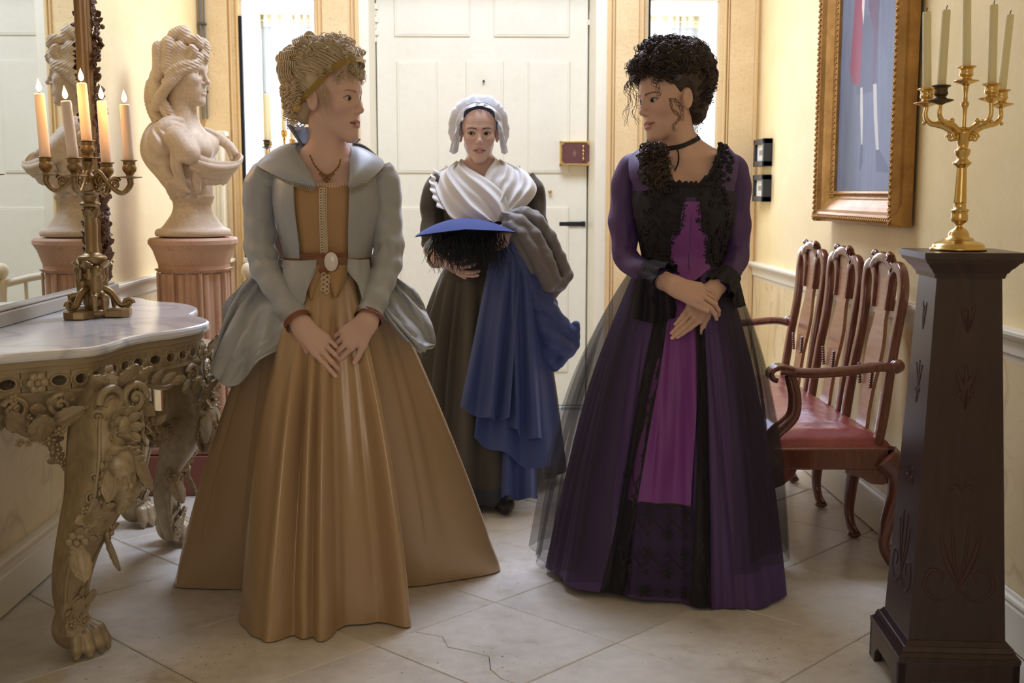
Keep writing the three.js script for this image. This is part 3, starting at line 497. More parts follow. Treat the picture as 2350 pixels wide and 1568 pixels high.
// pigment of a face: lips, brows, lashes, whites and irises; mouth crease painted shade-dark
function headC(x, y, z, o) {
  const ax = Math.abs(x), skin = o.skin, out = skin.slice(), mix = (c, t) => { for (let i = 0; i < 3; i++) out[i] = lerp(out[i], c[i], t); };
  if (z < 0.03) return out;
  const up = (o.smile ?? 0) * 0.004, w = 0.0238 + (o.smile ?? 0) * 0.004, mo = o.mouth ?? 0;
  mix(o.blush, 0.38 * Math.exp(-((ax - 0.040) ** 2 + (y + 0.028) ** 2) / 0.0004));
  const lip = Math.min(lipU(ax, y, z, w, up), lipL(ax, y, z, w, up, mo)); mix(o.lips, 1 - smooth(0.0004, 0.0020, lip));
  if (mo > 0 && Math.abs(y + 0.0668) < 0.0034 && ax < 0.0150 && z < 0.0834) mix([0.75, 0.71, 0.62], 1); else mix(o.lips.map(v => v * 0.35), 1 - smooth(0.0022, 0.0046, slit(ax, y, z, w, up, mo)));
  const lx = ax - 0.0315, ly = y - 0.003;
  if (z > 0.06) {
    const m = eyeOpening(lx, ly, o), ball = sph(ax, y, z, 0.0315, 0.003, 0.0655, 0.0134);
    if (ball < 0.0009 && m > -0.0006) {
      mix([0.62, 0.58, 0.55], 1);
      const sx = Math.sign(x) || 1, gx = (o.gaze?.[0] ?? 0), gy = (o.gaze?.[1] ?? 0);                     // gaze in the head's axes
      const dx = (x - sx * 0.0315) / 0.0134 - gx, dy = ly / 0.0134 - gy, q = Math.hypot(dx, dy);
      mix(o.iris, 1 - smooth(0.44, 0.50, q)); mix([0.01, 0.01, 0.012], 1 - smooth(0.20, 0.25, q)); mix(o.iris.map(v => v * 0.3), smooth(0.36, 0.44, q) * (1 - smooth(0.46, 0.5, q)));
    }
    if (ball < 0.006) { const q = lx / 0.0158, s = 1 - q * q, tilt = lx * 0.08; const lash = ly - (0.0074 * (o.open ?? 1) * s + 0.0004 + tilt); if (Math.abs(lx) < 0.0172) mix(o.brow, 0.9 * (1 - smooth(0.0009, 0.0025, Math.abs(lash)))); if (Math.abs(lx) < 0.015) mix(o.brow, 0.35 * (1 - smooth(0.0004, 0.0013, Math.abs(ly - tilt + 0.0056 * s)))); }
  }
  const t = clamp((ax - 0.012) / 0.040, 0, 1), by = 0.0215 + 0.0065 * Math.sin(t * 2.2) - t * 0.003 + (o.browUp ?? 0), bw = lerp(0.0036, 0.0014, t);
  if (ax > 0.010 && ax < 0.054 && z > 0.035) mix(o.brow, (o.browDark ?? 0.8) * (1 - smooth(bw * 0.5, bw * 1.25, Math.abs(y - by))) * smooth(0.009, 0.014, ax) * (1 - smooth(0.046, 0.054, ax)));
  return out;
}
// frame of a head: position, yaw (+ turns to the figure's left, the picture's right), pitch (+ looks down), roll
function headFrame(p, yaw, pitch = 0, roll = 0, s = 1) { const m = new THREE.Matrix4().compose(p, new THREE.Quaternion().setFromEuler(new THREE.Euler(pitch, yaw, roll, 'YXZ')), V(s, s, s)); return { m, inv: m.clone().invert(), s, w: (x, y, z) => V(x, y, z).applyMatrix4(m), dir: (x, y, z) => V(x, y, z).transformDirection(m) }; }
function inFrame(F, f) { const e = F.inv.elements; return (x, y, z) => f(e[0] * x + e[4] * y + e[8] * z + e[12], e[1] * x + e[5] * y + e[9] * z + e[13], e[2] * x + e[6] * y + e[10] * z + e[14]); }
// a hand with forearm: W wrist, K middle knuckle, N back-of-hand direction, side +1 if the thumb lies along cross(d, N), curls [index, middle, ring, little] each [a, b, c], spread, thumb [out, bend]
function handGeom({ W, K, N, side, curls, spread = [0.10, 0.03, -0.04, -0.11], thumb = { out: 0.7, down: 0.3, bend: 0.3, tip: 0.3 }, elbow, skin, s = 1, cell = 0.0021, arm = 0.12, fat = 1 }) {
  const d = K.clone().sub(W).normalize(), n = N.clone().addScaledVector(d, -N.dot(d)).normalize(), t = new THREE.Vector3().crossVectors(d, n).multiplyScalar(side);
  const pt = (a, b, c) => W.clone().addScaledVector(d, a * s).addScaledVector(t, b * s).addScaledVector(n, c * s);
  const palm = [], fingers = [], off = [0.027, 0.008, -0.011, -0.028], base = [0.086, 0.090, 0.084, 0.075], len = [[0.043, 0.025, 0.020], [0.047, 0.028, 0.021], [0.043, 0.026, 0.021], [0.034, 0.020, 0.018]], rad = [0.0084, 0.0086, 0.0081, 0.0071];
  for (let i = 0; i < 4; i++) {
    const k = pt(base[i], off[i], -0.004 + (i === 1 ? 0.002 : 0)); palm.push([pt(0.004, off[i] * 0.55, 0), k, 0.0135 * s * fat, 0.0105 * s * fat]);
    let p = k, ang = 0; const f = [];
    for (let j = 0; j < 3; j++) {
      ang += curls[i][j]; const sp = spread[i];
      const dir = d.clone().multiplyScalar(Math.cos(ang) * Math.cos(sp)).addScaledVector(t, Math.sin(sp)).addScaledVector(n, -Math.sin(ang));
      const q = p.clone().addScaledVector(dir, len[i][j] * s); f.push([p, q, rad[i] * s * fat * (1 - j * 0.10), rad[i] * s * fat * (1 - (j + 1) * 0.10)]); p = q;
    }
    fingers.push(f);
  }
  { const b = pt(0.022, 0.022, -0.006), th = thumb; const dir = d.clone().multiplyScalar(Math.cos(th.out)).addScaledVector(t, Math.sin(th.out)).addScaledVector(n, -th.down).normalize(); const m1 = b.clone().addScaledVector(dir, 0.042 * s); const d2 = dir.clone().addScaledVector(d, th.bend).addScaledVector(n, -th.bend * 0.2).normalize(), m2 = m1.clone().addScaledVector(d2, 0.032 * s), d3 = d2.clone().addScaledVector(d, th.tip).normalize(), m3 = m2.clone().addScaledVector(d3, 0.024 * s);
    palm.push([b, m1, 0.0145 * s, 0.0115 * s]); fingers.push([[m1, m2, 0.0108 * s, 0.0095 * s], [m2, m3, 0.0095 * s, 0.0078 * s]]); }
  const fore = elbow.clone().sub(W).normalize(), ae = W.clone().addScaledVector(fore, arm);
  const all = [...palm.flatMap(c => [c[0], c[1]]), ...fingers.flat().flatMap(c => [c[0], c[1]]), ae, W];
  const lo = [1e9, 1e9, 1e9], hi = [-1e9, -1e9, -1e9]; for (const p of all) p.toArray().forEach((v, i) => { lo[i] = Math.min(lo[i], v - 0.04); hi[i] = Math.max(hi[i], v + 0.04); });
  const wf = new THREE.Vector3().crossVectors(d, n);
  const f = (x, y, z) => {
    let p = 1e9; for (const c of palm) p = smin(p, capv(x, y, z, c[0], c[1], c[2], c[3]), 0.012);
    // forearm: slightly flattened at the wrist
    const a = capv(x, y, z, W, ae, 0.0235 * s, 0.030 * s); p = smin(p, a, 0.03);
    let g = 1e9; for (const fg of fingers) { let q = 1e9; for (const c of fg) q = smin(q, capv(x, y, z, c[0], c[1], c[2], c[3]), 0.003); q = smin(q, p, 0.007); if (q < g) g = q; }
    return g;
  };
  const tips = fingers.map(fg => { const c = fg[fg.length - 1]; return c[1].clone(); });
  const col = (x, y, z) => { let q = 1; for (const fg of fingers) { const c = fg[fg.length - 1], ax = c[1].clone().sub(c[0]).normalize(); const rel = V(x, y, z).sub(c[1]); const up = n.clone().addScaledVector(ax, -n.dot(ax)).normalize(); const h = rel.dot(up), l = rel.dot(ax), w = rel.clone().addScaledVector(up, -h).addScaledVector(ax, -l).length(); if (h > 0.003 * s && l > -0.006 * s && l < 0.006 * s && w < 0.0045 * s) q = 0; } return q ? skin : [skin[0] * 1.12, skin[1] * 1.08, skin[2] * 1.06]; };
  return nets([lo, hi], cell, f, col, 1.3);
}
// ---- hair: a lock is a handful of strands following a path, each strand a thin tube
function lock(pts, { strands = 5, spread = 0.004, r = 0.0012, n = 16, wave = 0, waves = 2, taper = true, m = 4 } = {}) {
  const out = [];
  for (let k = 0; k < strands; k++) {
    const o = V(rr(-1, 1), rr(-1, 1), rr(-1, 1)).multiplyScalar(spread), ph = rr(0, 6.28), q = pts.map((p, i) => p.clone().addScaledVector(o, 0.4 + 0.6 * i / (pts.length - 1)).add(V(Math.sin(i * waves + ph), Math.cos(i * waves * 1.1 + ph), Math.sin(i * waves * 0.9 + ph + 1)).multiplyScalar(wave * i / (pts.length - 1))));
    out.push(sweep(q, t => r * (taper ? Math.max(0.25, 1 - 0.75 * t * t) : 1), { n, m, caps: false }));
  }
  return out;
}
// a ringlet: coil around a path
function ringlet(pts, { R = 0.008, turns = 4, r = 0.0016, n = 48, strands = 2, m = 4, grow = 0, ph0 = null } = {}) {
  const c = new THREE.CatmullRomCurve3(pts, false, 'centripetal'), out = [];
  const T0 = c.getTangent(0); let side = Math.abs(T0.y) < 0.9 ? V(0, 1, 0) : V(1, 0, 0);
  for (let k = 0; k < strands; k++) {
    const ph = (ph0 ?? rr(0, 6.28)) + k * 0.5, q = []; let s = side.clone();
    for (let i = 0; i <= n; i++) { const t = i / n, T = c.getTangent(t); s.addScaledVector(T, -s.dot(T)).normalize(); const b = new THREE.Vector3().crossVectors(T, s), a = t * turns * 6.2832 + ph, rad = R * (1 + grow * (t - 0.5)) * Math.min(1, t * 5 + 0.1); q.push(c.getPoint(t).addScaledVector(s, Math.cos(a) * rad).addScaledVector(b, Math.sin(a) * rad)); }
    out.push(sweep(q, t => r * Math.max(0.35, 1 - 0.6 * t * t), { n, m, caps: false, curve: false }));
  }
  return out;
}
// ---------------------------------------------------------------- tailoring helpers
const DEG = Math.PI / 180;
// torso of elliptic sections: rows [y, cx, cz, rx, rz]
function torso(rows) { return (y, a, off = 0) => { const [cx, cz, rx, rz] = table(rows, y); return V(cx + (rx + off) * Math.sin(a), y, cz + (rz + off) * Math.cos(a)); }; }
// the angle at which a torso section reaches a given x (front half)
function angleAt(rows, y, x) { const [cx, , rx] = table(rows, y); return Math.asin(clamp((x - cx) / rx, -0.98, 0.98)); }
// hem rows [degrees, x, z, lift?] running round from -180 to 180
function skirtFn({ waist, hem, folds = () => 0, pow = 0.92, flare = 0 }) {
  const rows = hem.map(r => [r[0], r[1], r[2], r[3] ?? 0.004]);
  const ext = [...rows.slice(-3).map(r => [r[0] - 360, ...r.slice(1)]), ...rows, ...rows.slice(0, 3).map(r => [r[0] + 360, ...r.slice(1)])];
  return (deg, s, off = 0) => {
    deg = ((deg + 180) % 360 + 360) % 360 - 180;
    const [hx, hz, lift] = table(ext, deg), a = deg * DEG;
    const wx = waist.x + waist.rx * Math.sin(a), wz = waist.z + waist.rz * Math.cos(a), g = Math.pow(s, pow);
    let x = lerp(wx, hx, g), z = lerp(wz, hz, g); const dx = x - waist.x, dz = z - waist.z, l = Math.hypot(dx, dz) || 1, q = off + folds(deg, s) + flare * Math.sin(s * Math.PI);
    return V(x + dx / l * q, lerp(waist.y, lift, s), z + dz / l * q);
  };
}
function displace(g, f) { const P = g.attributes.position, N = g.attributes.normal; for (let i = 0; i < P.count; i++) { const d = f(P.getX(i), P.getY(i), P.getZ(i)); P.setXYZ(i, P.getX(i) + N.getX(i) * d, P.getY(i) + N.getY(i) * d, P.getZ(i) + N.getZ(i) * d); } g.computeVertexNormals(); return g; }
// sleeve with creases that gather at the elbow
function sleeve(pts, radii, { creases = 0.006, freq = 26, seedv = 0, n = 70, m = 36 } = {}) {
  const g = sweep(pts, t => { const q = table(radii, t); return q.length > 1 ? q : q[0]; }, { n, m, caps: false });
  const c = new THREE.CatmullRomCurve3(pts, false, 'centripetal'), P = g.attributes.position, N = g.attributes.normal;
  for (let i = 0; i <= n; i++) for (let j = 0; j <= m; j++) {
    const k = i * (m + 1) + j, t = i / n, a = j / m * Math.PI * 2; const el = 0.35 + 0.9 * Math.exp(-Math.pow((t - 0.55) / 0.13, 2)) + 0.4 * Math.exp(-Math.pow((t - 0.93) / 0.1, 2));
    const d = creases * el * (Math.sin(t * freq + 1.3 * Math.sin(a + seedv) + seedv + 2 * noise(Math.cos(a) * 1.2, t * 5, seedv)) * 0.6 + noise(Math.cos(a) * 2, t * 9, Math.sin(a) * 2 + seedv));
    P.setXYZ(k, P.getX(k) + N.getX(k) * d, P.getY(k) + N.getY(k) * d, P.getZ(k) + N.getZ(k) * d);
  }
  g.computeVertexNormals();
  for (let i = 0; i <= n; i++) { const a = i * (m + 1), b = a + m; const s = V(N.getX(a) + N.getX(b), N.getY(a) + N.getY(b), N.getZ(a) + N.getZ(b)).normalize(); N.setXYZ(a, s.x, s.y, s.z); N.setXYZ(b, s.x, s.y, s.z); }
  return g;
}
// a sheet ruled between two polylines of the same length, with optional belly
function ruled(A, B, { nu = 40, nv = 14, belly = 0, thick = 0.002, f = null } = {}) {
  const ca = new THREE.CatmullRomCurve3(A, false, 'centripetal'), cb = new THREE.CatmullRomCurve3(B, false, 'centripetal');
  return sheet(nu, nv, (u, v) => { const p = ca.getPoint(u).lerp(cb.getPoint(u), v); if (belly) p.z += belly * Math.sin(v * Math.PI); if (f) f(p, u, v); return p; }, { thick });
}
const weaveB = tex(256, (x, y) => 0.5 + 0.25 * Math.sin(x * 6.2832 * 64) * Math.sin(y * 6.2832 * 64) + 0.25 * tn(x, y, 30, 3), { color: false });
const silkB = tex(512, (x, y) => 0.5 + 0.5 * tf(x, y, 5, 23, 4), { color: false });
function skinMat() { return M.skin || (M.skin = new THREE.MeshPhysicalMaterial({ vertexColors: true, roughness: 0.48, sheen: 0.15, specularIntensity: 0.45 })); }
// points on an ellipsoid of hair, directions given as (azimuth from the face towards the figure's left, elevation)
function scalp(F, c, r) { return (az, el, k = 1) => F.w(c[0] + r[0] * Math.sin(az) * Math.cos(el) * k, c[1] + r[1] * Math.sin(el) * k, c[2] + r[2] * Math.cos(az) * Math.cos(el) * k); }
// arms inside the sleeves, hips, legs and feet under the skirts: they join the visible skin into one figure
function hiddenBody(cx, cz, yHip, arms, skin, floorZ = cz) {
  const g = [sweep([V(cx, yHip + 0.27, cz), V(cx, yHip + 0.15, cz), V(cx, yHip, cz)], t => [0.070, 0.090], { n: 10, m: 14, up: V(0, 0, 1) })];
  for (const s of [-1, 1]) { g.push(sweep([V(cx + s * 0.07, yHip + 0.04, cz), V(cx + s * 0.075, yHip * 0.52, cz), V(cx + s * 0.07, 0.09, floorZ)], t => 0.075 - 0.04 * t, { n: 14, m: 10 })); g.push(new THREE.SphereGeometry(1, 12, 8).scale(0.04, 0.035, 0.11).translate(cx + s * 0.07, 0.038, floorZ + 0.05)); }
  for (const a of arms) g.push(sweep(a, 0.019, { n: 40, m: 10 }));
  return g.map(q => { const n = q.attributes.position.count, c = new Float32Array(n * 3); for (let i = 0; i < n; i++) c.set(skin, i * 3); q.setAttribute('color', new THREE.BufferAttribute(c, 3)); return q; });
}
// radius of a skin field seen from a point along a direction
function reach(sdf, c, d, max = 0.12) { let lo = 0; for (let r = 0.01; r < max; r += 0.002) { if (sdf(c.x + d.x * r, c.y + d.y * r, c.z + d.z * r) > 0) return r; } return max; }
// ---------------------------------------------------------------- carved ornament kit (own axes: grows along +y, faces +z)
function leaf(L = 0.1, W = 0.04, { curl = 0.6, lobes = 5, cup = 0.25 } = {}) {
  return sheet(14, 8, (u, v) => {
    const w = W * Math.sin(Math.PI * Math.pow(u, 0.75)) * (0.72 + 0.28 * Math.abs(Math.sin(u * Math.PI * lobes))) * 0.5 + 0.001, a = (v - 0.5) * 2;
    const cu = curl * u * u; return V(a * w, L * (u - cu * u * 0.35), L * (0.05 + 0.18 * Math.sin(u * 2.6)) + cu * L * 0.35 * u - a * a * w * cup + 0.006 * Math.cos(a * 7) * L);
  }, { thick: L * 0.07 });
}
function volute(R = 0.03, { turns = 1.6, r = 0.008, flat = 1 } = {}) {
  const p = []; for (let i = 0; i <= 40; i++) { const t = i / 40, a = t * turns * 6.2832, q = R * Math.pow(1 - t, 0.8) + R * 0.08; p.push(V(Math.cos(a) * q, Math.sin(a) * q, t * r * 0.6)); }
  return merge([sweep(p, t => [r * (1.1 - 0.5 * t) * flat, r * (1.1 - 0.5 * t)], { n: 40, m: 7 }), ball(V(0, 0, r * 0.6), r * 0.9)]);
}
function flower(R = 0.02, n = 6) { const g = [ball(V(0, 0, R * 0.45), R * 0.32)]; for (let i = 0; i < n; i++) { const a = i / n * 6.2832; g.push(ball(V(Math.cos(a) * R * 0.62, Math.sin(a) * R * 0.62, R * 0.2), R * 0.42, [1, 1, 0.6], 8)); } return merge(g); }
function beads(a, b, n, r) { const g = []; for (let i = 0; i < n; i++) g.push(ball(a.clone().lerp(b, (i + 0.5) / n), r, [1, 1, 1], 8)); return merge(g); }
const put = (g, p, r = [0, 0, 0], s = 1) => place(g, { p: p.toArray ? p.toArray() : p, r, s });
// bend a flat design (x along, y up, z out) onto a plan curve given as points (y ignored)
function planCurve(pts) {
  const c = new THREE.CatmullRomCurve3(pts, false, 'centripetal'); const N = 400, P = c.getSpacedPoints(N), L = c.getLength();
  return { L, at: s => { const t = clamp(s / L, 0, 1) * N, k = Math.min(Math.floor(t), N - 1), f = t - k; const p = P[k].clone().lerp(P[k + 1], f), a = P[Math.max(0, k - 2)], b = P[Math.min(N, k + 3)], d = b.clone().sub(a).setY(0).normalize(); return { p, out: V(-d.z, 0, d.x) }; } };
}
function bend(g, curve, inset = 0, sign = 1) {
  const q = g.index ? g.toNonIndexed() : g.clone(), P = q.attributes.position;
  for (let i = 0; i < P.count; i++) { const { p, out } = curve.at(P.getX(i)); const o = (P.getZ(i) - inset) * sign; P.setXYZ(i, p.x + out.x * o, P.getY(i), p.z + out.z * o); }
  q.computeVertexNormals(); return q;
}
// ---------------------------------------------------------------- console table with marble top
const TH = 0.87;
const tGilt = tex(512, (x, y) => { const a = tf(x, y, 5, 3), b = tf(x, y, 28, 5, 3), w = clamp(tf(x, y, 9, 21) * 2.6 - 0.1, 0, 1); return [172 + a * 46 + b * 40 + w * 22, 154 + a * 44 + b * 38 + w * 26, 122 + a * 40 + b * 32 + w * 34]; });
M.gilt = mat(0xffffff, 0.42, { map: tGilt, metalness: 0.25 });
const tMarble = tex(1024, (x, y) => { const w = tf(x, y, 3, 6) * 0.35, v = Math.pow(clamp(1 - Math.abs(tn(x + w, y + w, 4, 3)) * 7, 0, 1), 1.5), a = tf(x, y, 6, 9); return [236 + a * 14 - v * 34, 235 + a * 14 - v * 30, 234 + a * 14 - v * 24]; });
M.marble = new THREE.MeshPhysicalMaterial({ map: tMarble, roughness: 0.16, clearcoat: 0.5, clearcoatRoughness: 0.1 });
{
  const px = [[0, 813], [88, 805.6], [205, 797], [249, 789], [293, 775], [337, 766], [411, 756], [469, 744], [481, 738], [470, 729], [440, 722], [447, 716], [454, 710], [447, 702], [412, 695], [371, 692], [342, 688], [320, 683]].map(([u, v]) => PY(u, v, TH));
  const near = [V(XL + 0.045, 0, -2.72), V(-1.36, 0, -2.74), V(-1.30, 0, -2.82), V(-1.255, 0, -2.90)];
  const pts = [...near, ...px.map(p => V(Math.max(p.x, XL + 0.07), 0, p.z)), V(XL + 0.045, 0, px[px.length - 1].z - 0.06)];
  const curve = planCurve(pts), L = curve.L;
  const t = thing('console_table', 'carved gilt console table with serpentine white marble top along the left wall', 'table', [-1.25, 0, -3.7]);
  // top: outline in plan, rounded edge
  const ring = []; for (let i = 0; i <= 160; i++) { const { p } = curve.at(i / 160 * L); ring.push([p.x, -p.z]); }
  const slab = boxUV(prism(ring, 0.028, 0.009).rotateX(-Math.PI / 2).translate(0, TH - 0.028, 0), 0.9);
  part(t, 'marble_top', slab, M.marble);
  // frieze drawn flat, then bent along the outline
  const sgn = (() => { const { p, out } = curve.at(L * 0.5); return (p.clone().addScaledVector(out, 0.1).x > p.x) ? 1 : -1; })();
  const B = (g, inset) => bend(g, curve, inset, sgn);
  const fine = (x0, x1, y0, y1, z0, z1) => { const n = Math.ceil((x1 - x0) / 0.015); return new THREE.BoxGeometry(x1 - x0, y1 - y0, z1 - z0, n, 1, 1).translate((x0 + x1) / 2, (y0 + y1) / 2, (z0 + z1) / 2); };
  const rail = merge([fine(0, L, TH - 0.045, TH - 0.0285, -0.03, 0.004), fine(0, L, TH - 0.058, TH - 0.045, -0.03, -0.004), fine(0, L, TH - 0.118, TH - 0.110, -0.03, 0.002)]);
  part(t, 'frieze_rail', B(rail, 0.022), M.gilt);
  part(t, 'carcass', B(fine(0.25, L - 0.12, TH - 0.118, TH - 0.03, -0.085, -0.075), 0.022), M.gilt);
  const pitch = 0.062, nCell = Math.floor(L / pitch);
  const cellShape = () => { const o = [[0.001, 0], [pitch - 0.001, 0], [pitch - 0.001, 0.054], [0.001, 0.054]], h = []; for (let i = 0; i < 18; i++) { const a = -i / 18 * 6.2832; h.push([pitch / 2 + Math.cos(a) * 0.021, 0.027 + Math.sin(a) * 0.015]); } return prism(o, 0.014, 0, [h]); };
  const cell = cellShape(), torus = new THREE.TorusGeometry(0.0185, 0.0036, 6, 20).scale(1.18, 0.86, 1);
  for (let i = 0; i < nCell; i++) part(t, 'pierced_panel', B(merge([cell.clone().translate(i * pitch, TH - 0.112, -0.020), torus.clone().translate((i + 0.5) * pitch, TH - 0.085, -0.005), ball(V(i * pitch, TH - 0.085, -0.006), 0.006, [0.8, 2, 0.6], 6)]), 0.022), M.gilt);
  // apron with shallow arches between the legs
  const legS = []; { const want = [PY(60, 806, TH).z, PY(250, 789, TH).z, PY(462, 745, TH).z, -4.5]; for (const z of want) { let best = 0, bd = 9; for (let i = 0; i <= 400; i++) { const p = curve.at(i / 400 * L).p; const dd = Math.abs(p.z - z); if (dd < bd) { bd = dd; best = i / 400 * L; } } legS.push(best); } }
  const depthAt = s => { let d = 0.16; for (let k = 0; k < legS.length; k++) d = Math.max(d, 0.115 + 0.125 * Math.exp(-Math.pow((s - legS[k]) / 0.085, 2))); return TH - Math.max(0.13, d) + 0.012 * Math.sin(s * 30); };
  const apron = []; { const pos = [], idx = []; const n = 220; for (let i = 0; i <= n; i++) { const s = i / n * L; for (const z of [-0.004, -0.022]) { pos.push(s, TH - 0.116, z, s, depthAt(s), z); } } for (let i = 0; i < n; i++) { const a = i * 4, b = a + 4; idx.push(a, a + 1, b, b, a + 1, b + 1, a + 2, b + 2, a + 3, b + 2, b + 3, a + 3, a + 1, a + 3, b + 1, b + 1, a + 3, b + 3); } apron.push(geo(pos, idx)); }
  const lip = []; for (let i = 0; i <= 160; i++) { const s = i / 160 * L; lip.push(V(s, depthAt(s), -0.006)); } apron.push(sweep(lip, 0.008, { n: 200, m: 6 }));
  part(t, 'apron', B(merge(apron), 0.022), M.gilt);
  const orn = [];
  for (let k = 0; k < legS.length; k++) { const s = legS[k]; for (const q of [-1, 1]) { orn.push(put(leaf(0.12, 0.05), [s + q * 0.03, TH - 0.20, 0.0], [0.2, 0, -q * 0.9])); orn.push(put(volute(0.03, { r: 0.008 }), [s + q * 0.055, TH - 0.15, 0.01], [0, q > 0 ? 0 : Math.PI, 0.4])); orn.push(put(leaf(0.09, 0.04), [s + q * 0.07, TH - 0.17, 0], [0.15, 0, -q * 1.7])); } orn.push(put(leaf(0.11, 0.07), [s, TH - 0.23, 0.005], [0.3, 0, 0])); orn.push(put(flower(0.028), [s, TH - 0.085, 0.012])); for (let j = 0; j < 14; j++) orn.push(put(flower(rr(0.010, 0.017), 5), [s + rr(-0.07, 0.07), TH - rr(0.12, 0.24), rr(0.005, 0.022)], [rr(-0.4, 0.4), rr(-0.4, 0.4), rr(0, 3)])); }
  for (const s of [(legS[1] + legS[2]) / 2, (legS[0] + legS[1]) / 2]) { for (const q of [-1, 1]) for (let j = 0; j < 3; j++) orn.push(put(leaf(0.06, 0.03), [s + q * (0.015 + j * 0.035), TH - 0.15 - j * 0.004, 0.0], [0.1, 0, -q * (0.5 + j * 0.4)])); }
  part(t, 'frieze_carving', B(merge(orn), 0.020), M.gilt);
  // cabriole legs with lion's paws
  const sec = [[1, 0], [0.98, 0.55], [0.86, 0.86], [0.55, 0.98], [0, 1], [-0.55, 0.98], [-0.86, 0.86], [-0.98, 0.55], [-1, 0], [-0.98, -0.55], [-0.86, -0.86], [-0.55, -0.98], [0, -1], [0.55, -0.98], [0.86, -0.86], [0.98, -0.55]];
  const paw = (s = 1) => {                                              // a lion's paw facing +z, standing on y = 0
    const f = (x, y, z) => {
      let d = ell(x, y, z, 0, 0.052, -0.022, 0.046, 0.048, 0.042);
      for (let i = 0; i < 4; i++) {
        const a = (i - 1.5) * 0.42, sx = Math.sin(a), cz = Math.cos(a), P = (r) => [sx * r * 1.05, cz * r - 0.012], [x0, z0] = P(0.028), [x1, z1] = P(0.052), [x2, z2] = P(0.066), [x3, z3] = P(0.072);
        let q = cap(x, y, z, x0, 0.064, z0, x1, 0.052, z1, 0.016, 0.0155); q = smin(q, cap(x, y, z, x1, 0.052, z1, x2, 0.024, z2, 0.0155, 0.0150), 0.004); q = smin(q, cap(x, y, z, x2, 0.018, z2, x3, 0.008, z3, 0.0125, 0.008), 0.004); d = smin(d, q, 0.004);
      }
      d = smin(d, cap(x, y, z, 0, 0.06, -0.02, 0, 0.13, -0.03, 0.034, 0.028), 0.02);
      return Math.max(d, -y + 0.001);
    };
    return nets([[-0.085, -0.01, -0.085], [0.085, 0.15, 0.085]], 0.0034, f).scale(s, s, s);
  };
  const pawG = paw(1.2);
  const mask = (() => { const o = { jaw: 1.1, nose: 1.6 }; return nets([[-0.1, -0.14, 0.0], [0.1, 0.14, 0.13]], 0.006, (x, y, z) => smin(headD(x, y, z, o), ell(x, y, z, 0, -0.11, 0.055, 0.035, 0.06, 0.02) + 0.004 * Math.sin(x * 300), 0.015)).scale(0.5, 0.55, 0.5); })();
  const hair = merge([...Array(22)].map((_, i) => { const a = i / 22 * 6.2832; return put(leaf(0.045, 0.02, { curl: 0.9 }), [Math.cos(a) * 0.030, Math.sin(a) * 0.042, 0.018], [0.2, 0, a - Math.PI / 2]); }));
  function leg(path, rad, facing, rich, pawAt) {
    const lg = part(t, 'leg', sweep(path, tt => { const q = table(rad, tt); return [q[0], q[1]]; }, { n: 40, m: 16, section: sec, up: V(Math.sin(facing), 0, Math.cos(facing)) }), M.gilt);
    part(lg, 'paw_foot', place(pawG, { p: [pawAt.x, 0, pawAt.z], r: [0, facing, 0] }), M.gilt);
    const c = new THREE.CatmullRomCurve3(path, false, 'centripetal'), g = [];
    const F = V(Math.sin(facing), 0, Math.cos(facing)), S = V(Math.cos(facing), 0, -Math.sin(facing));
    const on = (tt, out, sd = 0) => { const q = table(rad, tt); return c.getPoint(tt).addScaledVector(F, q[0] + out).addScaledVector(S, sd); };
    // foliage above the paw
    for (let k = 0; k < 7; k++) g.push(put(leaf(rr(0.05, 0.08), 0.03), on(rr(0.80, 0.9), -0.006, rr(-0.03, 0.03)), [0.1, facing + rr(-0.7, 0.7), rr(-0.5, 0.5)]));
    for (let k = 0; k < 6; k++) g.push(put(flower(rr(0.009, 0.014), 5), on(0.88 + 0.04 * Math.sin(k), 0.003, (k - 2.5) * 0.011), [0, facing, k]));
    g.push(put(volute(0.016, { r: 0.005 }), on(0.93, 0.0, 0.02), [0, facing, 0]), put(volute(0.016, { r: 0.005 }), on(0.93, 0.0, -0.02), [0, facing + Math.PI, 0]));
    // carved edges of the leg
    for (const s of [-1, 1]) { const e = []; for (let i = 0; i <= 20; i++) { const tt = 0.12 + i / 20 * 0.68, q = table(rad, tt); e.push(c.getPoint(tt).addScaledVector(F, q[0] * 0.93).addScaledVector(S, s * q[1] * 0.93)); } g.push(sweep(e, 0.006, { n: 40, m: 6 })); }
    if (rich) {
      g.push(place(mask, { p: on(0.30, -0.022).toArray(), r: [0.12, facing, 0], s: 1.25 }), place(hair, { p: on(0.30, -0.036).toArray(), r: [0.12, facing, 0], s: 1.3 }));
      for (let k = 0; k < 120; k++) { const tt = rr(0.02, 0.58), sd = rr(-1, 1) * table(rad, tt)[1] * 1.05; g.push(put(rnd() < 0.5 ? leaf(rr(0.028, 0.055), rr(0.016, 0.028), { curl: rr(0.4, 1.2) }) : rnd() < 0.5 ? flower(rr(0.008, 0.016), 5) : volute(rr(0.010, 0.018), { r: 0.0045 }), on(tt, rr(-0.006, 0.004) - Math.abs(sd) * 0.15, sd), [rr(-0.3, 0.5), facing + sd * 12, rr(-2.6, 2.6)])); }
